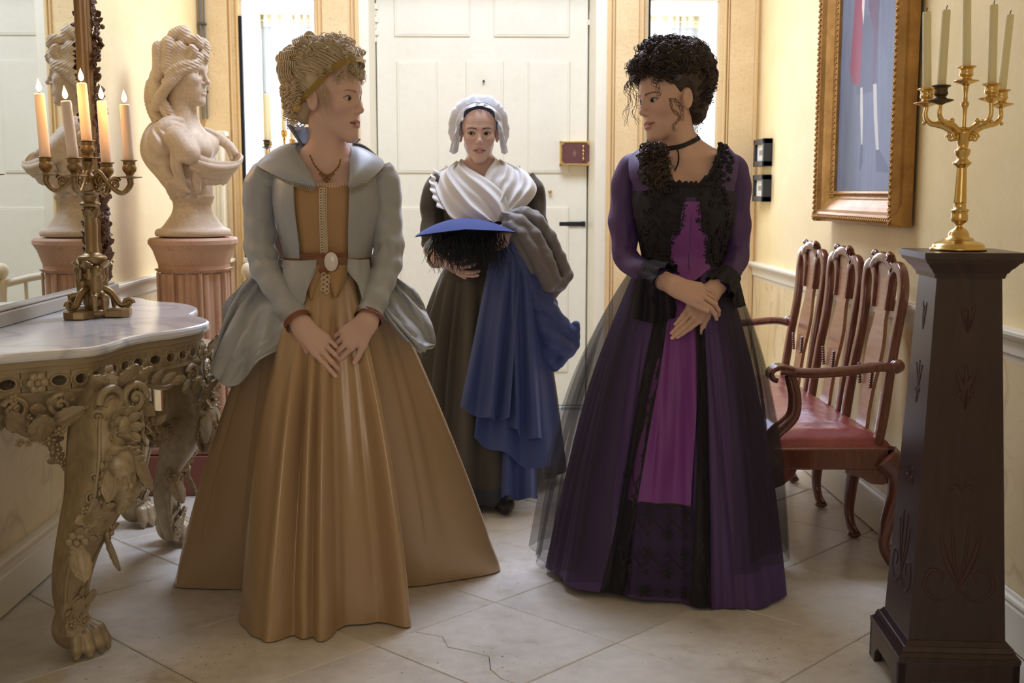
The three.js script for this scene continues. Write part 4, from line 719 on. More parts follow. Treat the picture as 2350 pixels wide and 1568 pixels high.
      g.push(put(ball(V(0, 0, 0), 0.026, [0.85, 1.4, 0.6], 16), on(0.16, 0.004), [0.1, facing, 0])); for (let k = 0; k < 11; k++) { const a = k / 11 * 6.2832; g.push(put(leaf(0.05, 0.026, { curl: 1 }), on(0.16, -0.004, Math.cos(a) * 0.022).add(V(0, Math.sin(a) * 0.034, 0)), [0.1, facing, a - Math.PI / 2])); } g.push(put(leaf(0.11, 0.06), on(0.02, -0.01, 0), [0.35, facing, 0]), put(leaf(0.09, 0.05), on(0.02, -0.015, 0.04), [0.3, facing + 0.5, -0.7]), put(leaf(0.09, 0.05), on(0.02, -0.015, -0.04), [0.3, facing - 0.5, 0.7]));
      for (const s of [-1, 1]) { g.push(put(volute(0.040, { r: 0.011 }), on(0.07, 0.004, s * 0.035), [0, facing + (s > 0 ? 0 : Math.PI), 0])); g.push(put(leaf(0.13, 0.05), on(0.24, -0.004, s * 0.03), [0.1, facing + s * 0.4, Math.PI + s * 0.3])); g.push(put(leaf(0.12, 0.05), on(0.56, -0.01, s * 0.04), [0.0, facing + s * 0.7, Math.PI - s * 0.2])); g.push(put(flower(0.03), on(0.55, -0.006, s * 0.045), [0, facing + s * 0.8, 0])); }
    }
    part(lg, 'leg_carving', merge(g), M.gilt);
  }
  const P3 = (u, v, z) => PZ(u, v, z);
  leg([P3(252, 872, -3.17), P3(240, 950, -3.13), P3(236, 1050, -3.09), P3(222, 1130, -3.06), P3(196, 1200, -3.05), P3(172, 1270, -3.05), P3(158, 1345, -3.06), P3(160, 1410, -3.08), P3(168, 1445, -3.09)],
    [[0, 0.05, 0.055], [0.15, 0.072, 0.075], [0.3, 0.075, 0.075], [0.45, 0.058, 0.062], [0.6, 0.043, 0.047], [0.75, 0.034, 0.038], [0.88, 0.028, 0.031], [1, 0.030, 0.033]], 1.0, true, PY(182, 1495, 0));
  leg([P3(436, 790, -3.82), P3(434, 880, -3.85), P3(432, 960, -3.9), P3(408, 1030, -3.98), P3(386, 1090, -4.05), P3(381, 1150, -4.1), P3(392, 1205, -4.14), P3(400, 1232, -4.15)],
    [[0, 0.065, 0.07], [0.2, 0.07, 0.07], [0.38, 0.062, 0.06], [0.5, 0.044, 0.045], [0.7, 0.036, 0.036], [0.85, 0.028, 0.03], [1, 0.027, 0.03]], 1.35, true, PY(408, 1245, 0));
  leg([P3(300, 790, -4.42), P3(318, 900, -4.44), P3(318, 1000, -4.45), P3(305, 1080, -4.46), P3(305, 1130, -4.46), P3(318, 1165, -4.46)],
    [[0, 0.04, 0.04], [0.4, 0.04, 0.038], [0.8, 0.034, 0.033], [1, 0.032, 0.032]], 1.2, false, V(-1.325, 0, -4.47));
  leg([V(-1.36, 0.78, -2.85), V(-1.35, 0.55, -2.83), V(-1.36, 0.3, -2.81), V(-1.37, 0.12, -2.8)], [[0, 0.04, 0.04], [0.5, 0.036, 0.036], [1, 0.03, 0.03]], 0.9, false, V(-1.36, 0, -2.79));
  // garlands hung between the legs
  const garland = (pts, n, r) => { const c = new THREE.CatmullRomCurve3(pts), g = []; for (let i = 0; i <= n; i++) { const tt = i / n, p = c.getPoint(tt), k = r * (0.65 + 0.7 * Math.sin(tt * Math.PI)); g.push(ball(p.clone().add(V(rr(-1, 1), rr(-1, 1), rr(-1, 1)).multiplyScalar(k * 0.4)), k, [1, 1, 1], 8)); if (i % 2) g.push(put(leaf(k * 3.2, k * 1.8), p, [rr(-0.5, 0.5), 1.2 + rr(-0.8, 0.8), rr(-2.5, 2.5)])); else g.push(put(flower(k * 1.2, 5), p.clone().add(V(k * 0.7, 0, k * 0.5)), [0, 1.1, rr(0, 3)])); } return merge(g); };
  part(t, 'garland', garland([P3(318, 850, -3.35), P3(325, 930, -3.5), P3(345, 985, -3.65), P3(372, 1000, -3.75), P3(395, 970, -3.82)], 22, 0.018), M.gilt);
  part(t, 'garland', garland([P3(20, 865, -3.1), P3(60, 930, -3.08), P3(100, 985, -3.08), P3(125, 1040, -3.08), P3(150, 1075, -3.07)], 20, 0.013), M.gilt);
}
// ---------------------------------------------------------------- mirror leaning on the table against the wall
{
  const xg = -1.478, za = -4.50, zb = -2.92, y0 = TH + 0.055, y1 = 2.75;
  const t = thing('wall_mirror', 'tall mirror in a carved dark gilt frame standing on the marble table', 'mirror', [xg, TH, -3.7]);
  M.frameGilt = mat(srgb(128, 96, 56), 0.45, { metalness: 0.35 });
  part(t, 'glass', boxUV(bb(xg - 0.015, y0, za, xg, y1, zb)), new THREE.MeshPhysicalMaterial({ color: srgb(216, 222, 220), metalness: 1, roughness: 0.015 }));
  part(t, 'plinth', merge([bb(xg - 0.016, TH + 0.001, za - 0.22, xg + 0.035, TH + 0.045, zb + 0.1, 0.006), bb(xg - 0.016, TH + 0.045, za - 0.2, xg + 0.025, y0, zb + 0.1, 0.008)]), mat(srgb(172, 164, 150), 0.4, { metalness: 0.15 }));
  const stile = [[0, 0], [0.03, 0], [0.034, 0.01], [0.024, 0.018], [0.038, 0.03], [0.040, 0.045], [0.028, 0.052], [0.038, 0.06], [0.045, 0.072], [0.035, 0.082], [0.02, 0.085], [0, 0.085]];
  const st = moulding(stile, V(xg - 0.02, y0, za + 0.012), V(xg - 0.02, y1, za + 0.05), V(1, 0, 0), V(0, 0, -1));
  const fr = part(t, 'frame_stile', st, M.frameGilt);
  part(t, 'frame_stile', moulding(stile, V(xg - 0.02, y0, zb - 0.02), V(xg - 0.02, y1, zb - 0.02), V(1, 0, 0), V(0, 0, 1)), M.frameGilt);
  part(t, 'frame_head', bb(xg - 0.02, y1 - 0.01, za - 0.1, xg + 0.03, y1 + 0.09, zb + 0.1, 0.02), M.frameGilt);
  const g = []; M.frameDark = mat(srgb(92, 66, 46), 0.5, { metalness: 0.2 });
  for (let k = 0; k < 480; k++) { const q = k / 480, y = lerp(y0 + 0.02, y1, q), z = za - 0.066 + 0.04 * q, w = 0.032 * (0.5 + 0.6 * Math.abs(Math.sin(q * 13 + 0.5))); const p = V(xg + rr(0.0, 0.03), y, z - rr(0, w * 2)); g.push(put(rnd() < 0.55 ? leaf(rr(0.022, 0.05), rr(0.016, 0.026), { curl: 1 }) : rnd() < 0.6 ? flower(rr(0.008, 0.014), 5) : volute(rr(0.010, 0.018), { r: 0.005 }), p, [rr(-0.5, 0.4), 1.3 + rr(-0.8, 0.8), rr(-2.8, 2.8)])); }
  for (const [y, n] of [[1.62, 26], [1.30, 22], [1.90, 18]]) for (let k = 0; k < n; k++) g.push(ball(V(xg + rr(0.005, 0.04), y - k / n * 0.13, za - 0.11 - rr(-0.028, 0.028) * (1 - k / n * 0.7)), rr(0.008, 0.012), [1, 1, 1], 7));
  for (const y of [1.02, 1.12, 1.22, 1.0, 1.08]) g.push(put(leaf(0.07, 0.045), [xg + 0.02, y, za - 0.08], [0.2, 1.4, rr(-0.8, 0.8)]), put(volute(0.03, { r: 0.009 }), [xg + 0.02, y - 0.04, za - 0.12], [0, 1.4, rr(0, 2)]));
  for (let k = 0; k < 5; k++) { const y = 1.05 + k * 0.24; const e = []; for (let i = 0; i <= 12; i++) e.push(V(xg + 0.01, y + i / 12 * 0.24, za - 0.08 - 0.02 * Math.sin(i / 12 * 3.14 + k))); g.push(sweep(e, 0.012, { n: 16, m: 6 })); }
  part(t, 'carved_border', merge(g), M.frameDark);
}
// ---------------------------------------------------------------- candles and candelabra
M.wax = mat(srgb(242, 230, 180), 0.45, { sheen: 0.2 });
M.waxLit = mat(srgb(250, 222, 196), 0.45);
M.wick = mat(srgb(30, 26, 24), 0.9);
M.flame = new THREE.MeshStandardMaterial({ color: 0x000000, emissive: srgb(255, 214, 140), emissiveIntensity: 14 });
M.bronze = mat(srgb(150, 124, 84), 0.4, { metalness: 0.75 });
function candle(base, top, r, lit, label, group) {
  const t = thing('candle', label, 'candle', base.toArray(), group), d = top.clone().sub(base), L = d.length();
  const q = new THREE.Quaternion().setFromUnitVectors(V(0, 1, 0), d.clone().normalize());
  own(t, 'wax', lathe([[0, 0], [r * 1.02, 0], [r, L * 0.3], [r * 0.97, L * 0.9], [r * 0.97, L - r * 0.35], [r * 0.85, L - r * 0.05], [r * 0.55, L - r * 0.1], [0, L - r * 0.25]], 20).applyQuaternion(q), lit ? M.waxLit : M.wax);
  own(t, 'wick', sweep([V(0, L - r * 0.3, 0), V(0.0005, L + r * 0.5, 0), V(0.002, L + r * 0.95, 0.001)], 0.0012, { n: 6, m: 5 }).applyQuaternion(q), M.wick);
  if (lit) {
    own(t, 'flame', lathes([[0, L + 0.004], [0.006, L + 0.009], [0.0085, L + 0.017], [0.0065, L + 0.028], [0.003, L + 0.038], [0, L + 0.047]], 14, 3).applyQuaternion(q), M.flame);
    const p = new THREE.PointLight(srgb(255, 190, 110), 0.16, 0, 2); p.name = 'candle_glow'; p.position.copy(V(0, L + 0.02, 0).applyQuaternion(q)); p.shadow.radius = 0.4; p.castShadow = true; t.add(p);
  }
  return t;
}
const socket = (p, s = 1) => place(lathes([[0, -0.035], [0.006, -0.034], [0.010, -0.030], [0.038, -0.026], [0.039, -0.0235], [0.012, -0.021], [0.012, -0.016], [0.020, -0.006], [0.022, 0.006], [0.017, 0.018], [0.018, 0.024], [0.026, 0.027], [0.026, 0.029], [0.0190, 0.0295], [0.0185, 0.010], [0, 0.010]], 20, 2), { p: p.toArray(), s });
{
  const b = PY(218, 728, TH), z = b.z, k = -z / FOCAL;
  const t = thing('bronze_candelabrum', 'ornate aged bronze candelabrum with five arms of lit candles on the marble table', 'candelabrum', [b.x, TH, z]);
  const at = (u, v, dz = 0) => PZ(u, v, z + dz);
  // tripod foot
  const foot = []; for (let i = 0; i < 3; i++) { const a = 0.6 + i * 2.094, q = [[-0.035, 0.02], [0.035, 0.02], [0.042, 0.095], [0.02, 0.115], [-0.02, 0.115], [-0.042, 0.095]]; foot.push(prism(q, 0.026, 0.004).rotateX(-Math.PI / 2).rotateY(a).translate(b.x, TH + 0.001, z), put(volute(0.016, { r: 0.006 }), [b.x - Math.sin(a) * 0.108, TH + 0.045, z - Math.cos(a) * 0.108], [0, a + Math.PI / 2, 0])); foot.push(sweep([V(b.x, TH + 0.10, z), V(b.x - Math.sin(a) * 0.05, TH + 0.085, z - Math.cos(a) * 0.05), V(b.x - Math.sin(a) * 0.085, TH + 0.04, z - Math.cos(a) * 0.085), V(b.x - Math.sin(a) * 0.108, TH + 0.045, z - Math.cos(a) * 0.108)], tt => 0.014 - 0.006 * tt, { n: 16, m: 8 })); }
  part(t, 'base', merge([...foot, lathe([[0, 0], [0.055, 0], [0.055, 0.02], [0.045, 0.028], [0, 0.028]], 24).translate(b.x, TH + 0.002, z)]), M.bronze);
  // seated figures around the shaft
  const fig = []; for (let i = 0; i < 3; i++) { const a = 1.6 + i * 2.094, dx = -Math.sin(a), dz = -Math.cos(a), P = (r, y, s = 0) => V(b.x + dx * r + dz * s, TH + y, z + dz * r - dx * s); fig.push(nets([[b.x - 0.1, TH + 0.02, z - 0.1], [b.x + 0.1, TH + 0.2, z + 0.1]], 0.005, (x, y, zz) => { let d = sph(x, y, zz, ...P(0.045, 0.155).toArray(), 0.017); d = smin(d, capv(x, y, zz, P(0.035, 0.125), P(0.032, 0.08), 0.022, 0.02), 0.012); for (const s of [-1, 1]) { d = smin(d, capv(x, y, zz, P(0.035, 0.075, s * 0.012), P(0.068, 0.07, s * 0.016), 0.014, 0.011), 0.008); d = smin(d, capv(x, y, zz, P(0.068, 0.07, s * 0.016), P(0.07, 0.03, s * 0.016), 0.011, 0.008), 0.005); d = smin(d, capv(x, y, zz, P(0.035, 0.13, s * 0.022), P(0.03, 0.19, s * 0.02), 0.009, 0.007), 0.006); } return d; })); }
  part(t, 'figures', merge(fig), M.bronze);
  const H = v => (at(205, v).y - TH);
  part(t, 'shaft', lathes([[0, 0.02], [0.03, 0.03], [0.028, 0.1], [0.02, 0.15], [0.03, H(640)], [0.036, H(628)], [0.022, H(622)], [0.026, H(612)], [0.040, H(606)], [0.046, H(590)], [0.030, H(584)], [0.022, H(578)], [0.021, H(520)], [0.020, H(478)], [0.028, H(474)], [0.034, H(468)], [0.024, H(462)], [0.026, H(450)], [0.036, H(444)], [0.040, H(440)], [0.022, H(432)], [0.018, H(415)], [0.024, H(405)], [0.013, H(396)], [0.014, H(380)], [0.02, H(372)], [0.011, H(366)], [0.011, H(350)], [0, H(348)]], 24, 3).translate(b.x, TH, z), M.bronze);
  const lv = []; for (let i = 0; i < 6; i++) { const a = i * 1.047; lv.push(put(leaf(0.06, 0.035), [b.x + Math.sin(a) * 0.03, TH + H(618), z + Math.cos(a) * 0.03], [0.5, a, 0]), put(leaf(0.05, 0.03), [b.x + Math.sin(a) * 0.022, TH + H(478), z + Math.cos(a) * 0.022], [0.7, a, Math.PI]), put(leaf(0.055, 0.03), [b.x + Math.sin(a) * 0.022, TH + H(446), z + Math.cos(a) * 0.022], [0.3, a + 0.5, 0])); }
  part(t, 'leaf_ornament', merge(lv), M.bronze);
  const spots = [[105, 376, 0.02, 90, 214], [170, 378, 0.14, 151, 231], [245, 388, -0.10, 233, 231], [297, 383, -0.03, 286, 239]], lab = ['leftmost', 'second from the left', 'second from the right', 'rightmost'];
  const G = 'lit candles of the bronze candelabrum';
  spots.forEach(([u, v, dz, tu, tv], i) => {
    const s = PZ(u, v, z + dz), c = V(b.x, TH + H(425), z);
    const mid = c.clone().lerp(s, 0.45), arm = part(t, 'arm', merge([sweep([c, c.clone().lerp(s, 0.22).add(V(0, 0.03, 0)), mid.clone().add(V(0, -0.02, 0)), c.clone().lerp(s, 0.78).setY(s.y - 0.085), V(s.x, s.y - 0.06, s.z), V(s.x, s.y - 0.034, s.z)], tt => 0.011 - 0.003 * Math.sin(tt * 3.14), { n: 28, m: 8 }),
      put(volute(0.018, { r: 0.006 }), c.clone().lerp(s, 0.62).setY(s.y - 0.055), [0, Math.atan2(-(s.z - c.z), s.x - c.x), 0.5]), put(volute(0.02, { r: 0.006 }), c.clone().lerp(s, 0.3).setY(s.y - 0.045), [0, Math.atan2(-(s.z - c.z), s.x - c.x), 2.2]), put(leaf(0.05, 0.025), c.clone().lerp(s, 0.85).setY(s.y - 0.085), [0.3, Math.atan2(s.x - c.x, s.z - c.z), 0])]), M.bronze);
    part(arm, 'candle_socket', socket(V(s.x, s.y - 0.008, s.z), 1.02), M.bronze);
    candle(V(s.x, s.y + 0.005, s.z), PZ(tu, tv, z + dz), 0.0165, true, 'lit cream candle, ' + lab[i] + ' on the bronze candelabrum', G);
  });
  const s = PZ(203, 340, z); part(t, 'candle_socket', socket(V(b.x, s.y - 0.006, z), 1.02), M.bronze);
  candle(V(b.x, s.y + 0.006, z), PZ(187, 190, z), 0.0165, true, 'tallest lit cream candle, in the middle of the bronze candelabrum', G);
}
// ---------------------------------------------------------------- terracotta bust on a fluted pedestal
{
  const tTerra = tex(512, (x, y) => { const a = tf(x, y, 4, 2), b = tf(x, y, 30, 8, 3), w = clamp(tf(x, y, 6, 13) * 2, 0, 1); return [206 + a * 26 + b * 26 + w * 14, 184 + a * 26 + b * 26 + w * 16, 156 + a * 24 + b * 24 + w * 18]; });
  M.terra = mat(0xffffff, 0.62, { map: tTerra });
  const tPed = tex(512, (x, y) => { const a = tf(x, y, 4, 7), b = tf(x, y, 40, 3, 2); return [200 + a * 30 + b * 22, 160 + a * 30 + b * 24, 132 + a * 28 + b * 22]; });
  M.pinkStone = mat(0xffffff, 0.6, { map: tPed });
  const cx = -1.235, cz = -5.10;
  const t = thing('fluted_pedestal', 'pink terracotta octagonal fluted pedestal on a brick red plinth by the left wall', 'pedestal', [cx, 0, cz]);
  part(t, 'plinth', boxUV(bb(cx - 0.205, 0.001, cz - 0.22, cx + 0.205, 0.172, cz + 0.22, 0.006), 2), mat(srgb(132, 78, 66), 0.55));
  part(t, 'step', boxUV(merge([bb(cx - 0.195, 0.172, cz - 0.21, cx + 0.195, 0.205, cz + 0.21, 0.012), bb(cx - 0.175, 0.205, cz - 0.19, cx + 0.175, 0.262, cz + 0.19, 0.006)]), 2), mat(srgb(150, 112, 96), 0.6));
  const oct = (r, a0 = 0) => [...Array(8)].map((_, i) => { const a = a0 + (i + 0.5) * Math.PI / 4; return [Math.cos(a) * r, Math.sin(a) * r]; });
  const ring = (r0, r1, y0, y1) => { const g = new THREE.CylinderGeometry(r1, r0, y1 - y0, 8, 1); g.rotateY(Math.PI / 8); return boxUV(g.toNonIndexed().translate(cx, (y0 + y1) / 2, cz), 3); };
  part(t, 'base_moulding', merge([ring(0.185, 0.185, 0.262, 0.275), ring(0.18, 0.155, 0.275, 0.292), ring(0.158, 0.152, 0.292, 0.305)]), M.pinkStone);
  part(t, 'shaft', ring(0.145, 0.142, 0.30, 0.94), M.pinkStone);
  // two raised convex flutes on every face, stopped at half height
  for (let i = 0; i < 8; i++) {
    const a = i * Math.PI / 4, dx = Math.cos(a), dz = Math.sin(a), g = [];
    for (const s of [-0.027, 0.027]) { const X = cx + dx * 0.131 - dz * s, Z = cz + dz * 0.131 + dx * s; g.push(new THREE.CylinderGeometry(0.021, 0.021, 0.32, 12).translate(X, 0.47, Z), ball(V(X, 0.63, Z), 0.021, [1, 0.6, 1], 10), new THREE.CylinderGeometry(0.0165, 0.0165, 0.30, 10).scale(1, 1, 1).translate(cx + dx * 0.1265 - dz * s, 0.78, cz + dz * 0.1265 + dx * s)); }
    g.push(new THREE.CylinderGeometry(0.007, 0.007, 0.63, 8).translate(cx + Math.cos(a + Math.PI / 8) * 0.153, 0.62, cz + Math.sin(a + Math.PI / 8) * 0.153));
    part(t, 'flute', boxUV(merge(g), 3), M.pinkStone);
  }
  part(t, 'capital', merge([ring(0.152, 0.168, 0.935, 0.95), ring(0.150, 0.152, 0.95, 0.965), ring(0.150, 0.172, 0.965, 1.03), ring(0.172, 0.188, 1.03, 1.055), ring(0.19, 0.19, 1.055, 1.072), ring(0.19, 0.182, 1.072, 1.082)]), M.pinkStone);
  // the bust
  const P = (u, v, dz = 0) => PZ(u, v, cz + dz);
  const b = thing('bust', 'terracotta bust of a crowned classical head in profile on the fluted pedestal', 'bust', [cx, 1.088, cz]);
  part(b, 'socle', boxUV(lathes([[0, 0.001], [0.155, 0.001], [0.158, 0.02], [0.150, 0.03], [0.132, 0.036], [0.112, 0.06], [0.088, 0.095], [0.080, 0.125], [0.084, 0.15], [0.092, 0.158], [0.092, 0.172], [0.080, 0.178], [0.07, 0.2], [0, 0.2]], 40, 3).translate(cx, 1.088, cz), 2.5), M.terra);
  const F = headFrame(P(424, 173), 1.28, 0.03, 0, 1.06);
  const hd = inFrame(F, (x, y, z) => headD(x, y, z, { jaw: 1.05, nose: 1.5, open: 0.9 }) * 1.06);
  // rolls of hair piled up over the head and falling behind
  const rolls = []; const R = (pts, r0, r1) => { const c = new THREE.CatmullRomCurve3(pts, false, 'centripetal'), n = 9; for (let i = 0; i < n; i++) rolls.push([c.getPoint(i / n), c.getPoint((i + 1) / n), lerp(r0, r1, i / n), lerp(r0, r1, (i + 1) / n)]); };
  for (const dz of [-0.05, 0, 0.05]) {
    R([P(458, 132, dz * 0.8), P(436, 122, dz), P(408, 112, dz), P(384, 116, dz)], 0.020, 0.028);
    R([P(400, 82, dz * 0.6), P(422, 74, dz * 0.6), P(424, 98, dz * 0.6)], 0.028, 0.024);
    R([P(364, 108, dz), P(365, 140, dz), P(364, 172, dz)], 0.026, 0.026);
    R([P(386, 98, dz), P(388, 126, dz), P(384, 158, dz)], 0.028, 0.030);
    R([P(412, 108, dz), P(406, 130, dz), P(400, 155, dz)], 0.026, 0.026);
  }
  for (const s of [1, -1]) {
    R([P(462, 138, 0.035 * s), P(440, 146, 0.072 * s), P(415, 152, 0.082 * s), P(388, 172, 0.075 * s)], 0.013, 0.020);
    R([P(450, 152, 0.066 * s), P(432, 158, 0.080 * s), P(408, 168, 0.086 * s), P(380, 188, 0.075 * s)], 0.010, 0.018);
    R([P(414, 172, 0.082 * s), P(392, 190, 0.086 * s), P(372, 215, 0.07 * s), P(360, 245, 0.05 * s)], 0.016, 0.026);
  }
  R([P(438, 92, 0.05), P(452, 90, 0.05), P(460, 104, 0.05)], 0.018, 0.015); R([P(450, 98, -0.01), P(468, 98, -0.01), P(474, 118, -0.01)], 0.018, 0.015); R([P(462, 118, 0.03), P(472, 130, 0.03), P(472, 142, 0.02)], 0.012, 0.010); R([P(440, 108, 0.07), P(448, 120, 0.07), P(440, 130, 0.07)], 0.014, 0.012);
  R([P(352, 195, 0), P(350, 225, 0), P(358, 255, 0), P(375, 285, 0)], 0.032, 0.036); R([P(362, 175, 0), P(362, 205, 0.02), P(365, 240, 0.02)], 0.034, 0.034);
  R([P(378, 236, 0.06), P(388, 254, 0.065), P(396, 270, 0.065)], 0.015, 0.010); R([P(370, 242, 0.06), P(378, 262, 0.07), P(388, 277, 0.06)], 0.012, 0.008);
  const sp = P(410, 268, 0.04);
  const body = (x, y, z) => {
    let d = capv(x, y, z, P(414, 215), P(424, 300), 0.056, 0.066);
    d = smin(d, ell(x, y, z, ...P(436, 340).toArray(), 0.105, 0.085, 0.13), 0.05);
    d = smin(d, ell(x, y, z, ...P(474, 335, -0.06).toArray(), 0.052, 0.048, 0.055), 0.03); d = smin(d, ell(x, y, z, ...P(462, 345, 0.07).toArray(), 0.045, 0.045, 0.05), 0.03);
    d = smin(d, capv(x, y, z, P(405, 318, 0.135), P(434, 352, 0.165), 0.050, 0.046), 0.025);
    d = smin(d, ell(x, y, z, ...P(440, 405).toArray(), 0.085, 0.085, 0.095), 0.04);
    d = smin(d, capv(x, y, z, P(442, 415), P(445, 452), 0.078, 0.082), 0.03);
    // the cloak over the back and shoulder
    let c = ell(x, y, z, ...P(376, 335, 0.02).toArray(), 0.075, 0.105, 0.155); c = smin(c, capv(x, y, z, P(372, 350, 0.08), P(412, 430, 0.07), 0.07, 0.05), 0.04); if (c < 0.03) { const a = Math.atan2(y - sp.y, (x - sp.x) * 0.8 + (z - sp.z) * 0.5); const w = Math.sin(a * 11 + 9 * noise(x * 5, y * 5, z * 5)); c -= 0.014 * Math.pow(Math.abs(w), 1.6) - 0.006; }
    return smin(d, c, 0.015);
  };
  const folds = []; const FD = (pts, r, k = 3, off = [0.012, -0.016, 0]) => { for (let q = 0; q < k; q++) { const c = new THREE.CatmullRomCurve3(pts.map((p, i) => p.clone().add(V(...off).multiplyScalar(q * (0.6 + 0.4 * Math.sin(i * 1.7 + q))))), false, 'centripetal'), n = 10; for (let i = 0; i < n; i++) folds.push([c.getPoint(i / n), c.getPoint((i + 1) / n), r * (0.6 + 0.5 * Math.sin(i / n * 3.1)), r * (0.6 + 0.5 * Math.sin((i + 1) / n * 3.1))]); } };
  FD([P(420, 280, 0.05), P(392, 276, 0.10), P(366, 292, 0.13), P(352, 325, 0.12)], 0.018, 3, [0.006, -0.028, 0.010]);
  FD([P(352, 318, 0.09), P(362, 360, 0.12), P(382, 400, 0.13), P(412, 436, 0.12)], 0.013, 3, [0.026, -0.004, 0.014]);
  FD([P(400, 285, 0.10), P(424, 300, 0.135), P(440, 328, 0.14), P(450, 362, 0.13)], 0.011, 3, [-0.014, -0.012, 0.008]);
  FD([P(395, 345, 0.17), P(402, 390, 0.165), P(425, 436, 0.13)], 0.012, 2, [0.022, 0, 0]);
  // the scarf looping out in front
  FD([P(470, 296, -0.07), P(500, 312, -0.10), P(526, 332, -0.09), P(544, 352, -0.05)], 0.014, 3, [-0.012, -0.014, 0.0]);
  FD([P(450, 380, 0.125), P(446, 410, 0.12), P(452, 440, 0.09)], 0.010, 3, [0.016, -0.002, -0.004]);
  FD([P(466, 408, 0.07), P(498, 408, 0.06), P(520, 402, 0.0), P(512, 416, -0.05)], 0.016, 2, [-0.004, -0.018, 0]);
  const sdf = (x, y, z) => {
    let d = smin(hd(x, y, z), body(x, y, z), 0.02);
    let h = 1e9; for (const r of rolls) { const q = capv(x, y, z, r[0], r[1], r[2], r[3]); if (q < 0.06) h = smin(h, q, 0.006); else if (q < h) h = q; }
    if (h < 0.02) { h += 0.0014 * Math.sin((x * 0.7 + y * 1.1) * 420 + Math.sin(z * 60) * 2 + Math.sin(x * 70) * 2); }
    let f = 1e9; for (const r of folds) { const q = capv(x, y, z, r[0], r[1], r[2], r[3]); if (q < 0.06) f = smin(f, q, 0.008); else if (q < f) f = q; }
    return smin(smin(d, h, 0.008), f, 0.01);
  };
  part(b, 'figure', boxUV(nets([[cx - 0.25, 1.22, cz - 0.25], [cx + 0.25, 2.02, cz + 0.26]], 0.0042, sdf, null, 1.5), 2.5), M.terra);
  // scarf looping out in front of the breast
  part(b, 'scarf', boxUV(ruled([P(440, 350, 0.13), P(476, 366, 0.135), P(512, 374, 0.095), P(544, 370, 0.03), P(552, 354, -0.035), P(530, 334, -0.085)], [P(440, 392, 0.115), P(476, 404, 0.115), P(508, 404, 0.075), P(530, 396, 0.02), P(536, 384, -0.03), P(526, 366, -0.07)], { nu: 60, nv: 30, thick: 0.012, f: (p, u, v) => { const k = Math.sin(v * 3.1416), w = 0.5 + 0.5 * Math.sin(v * 17 + u * 4); p.z += (0.020 * k + 0.007 * w * k) * (1 - 0.6 * u); p.x += (0.010 * k + 0.005 * w * k) * u; } }), 2.5), M.terra);
}
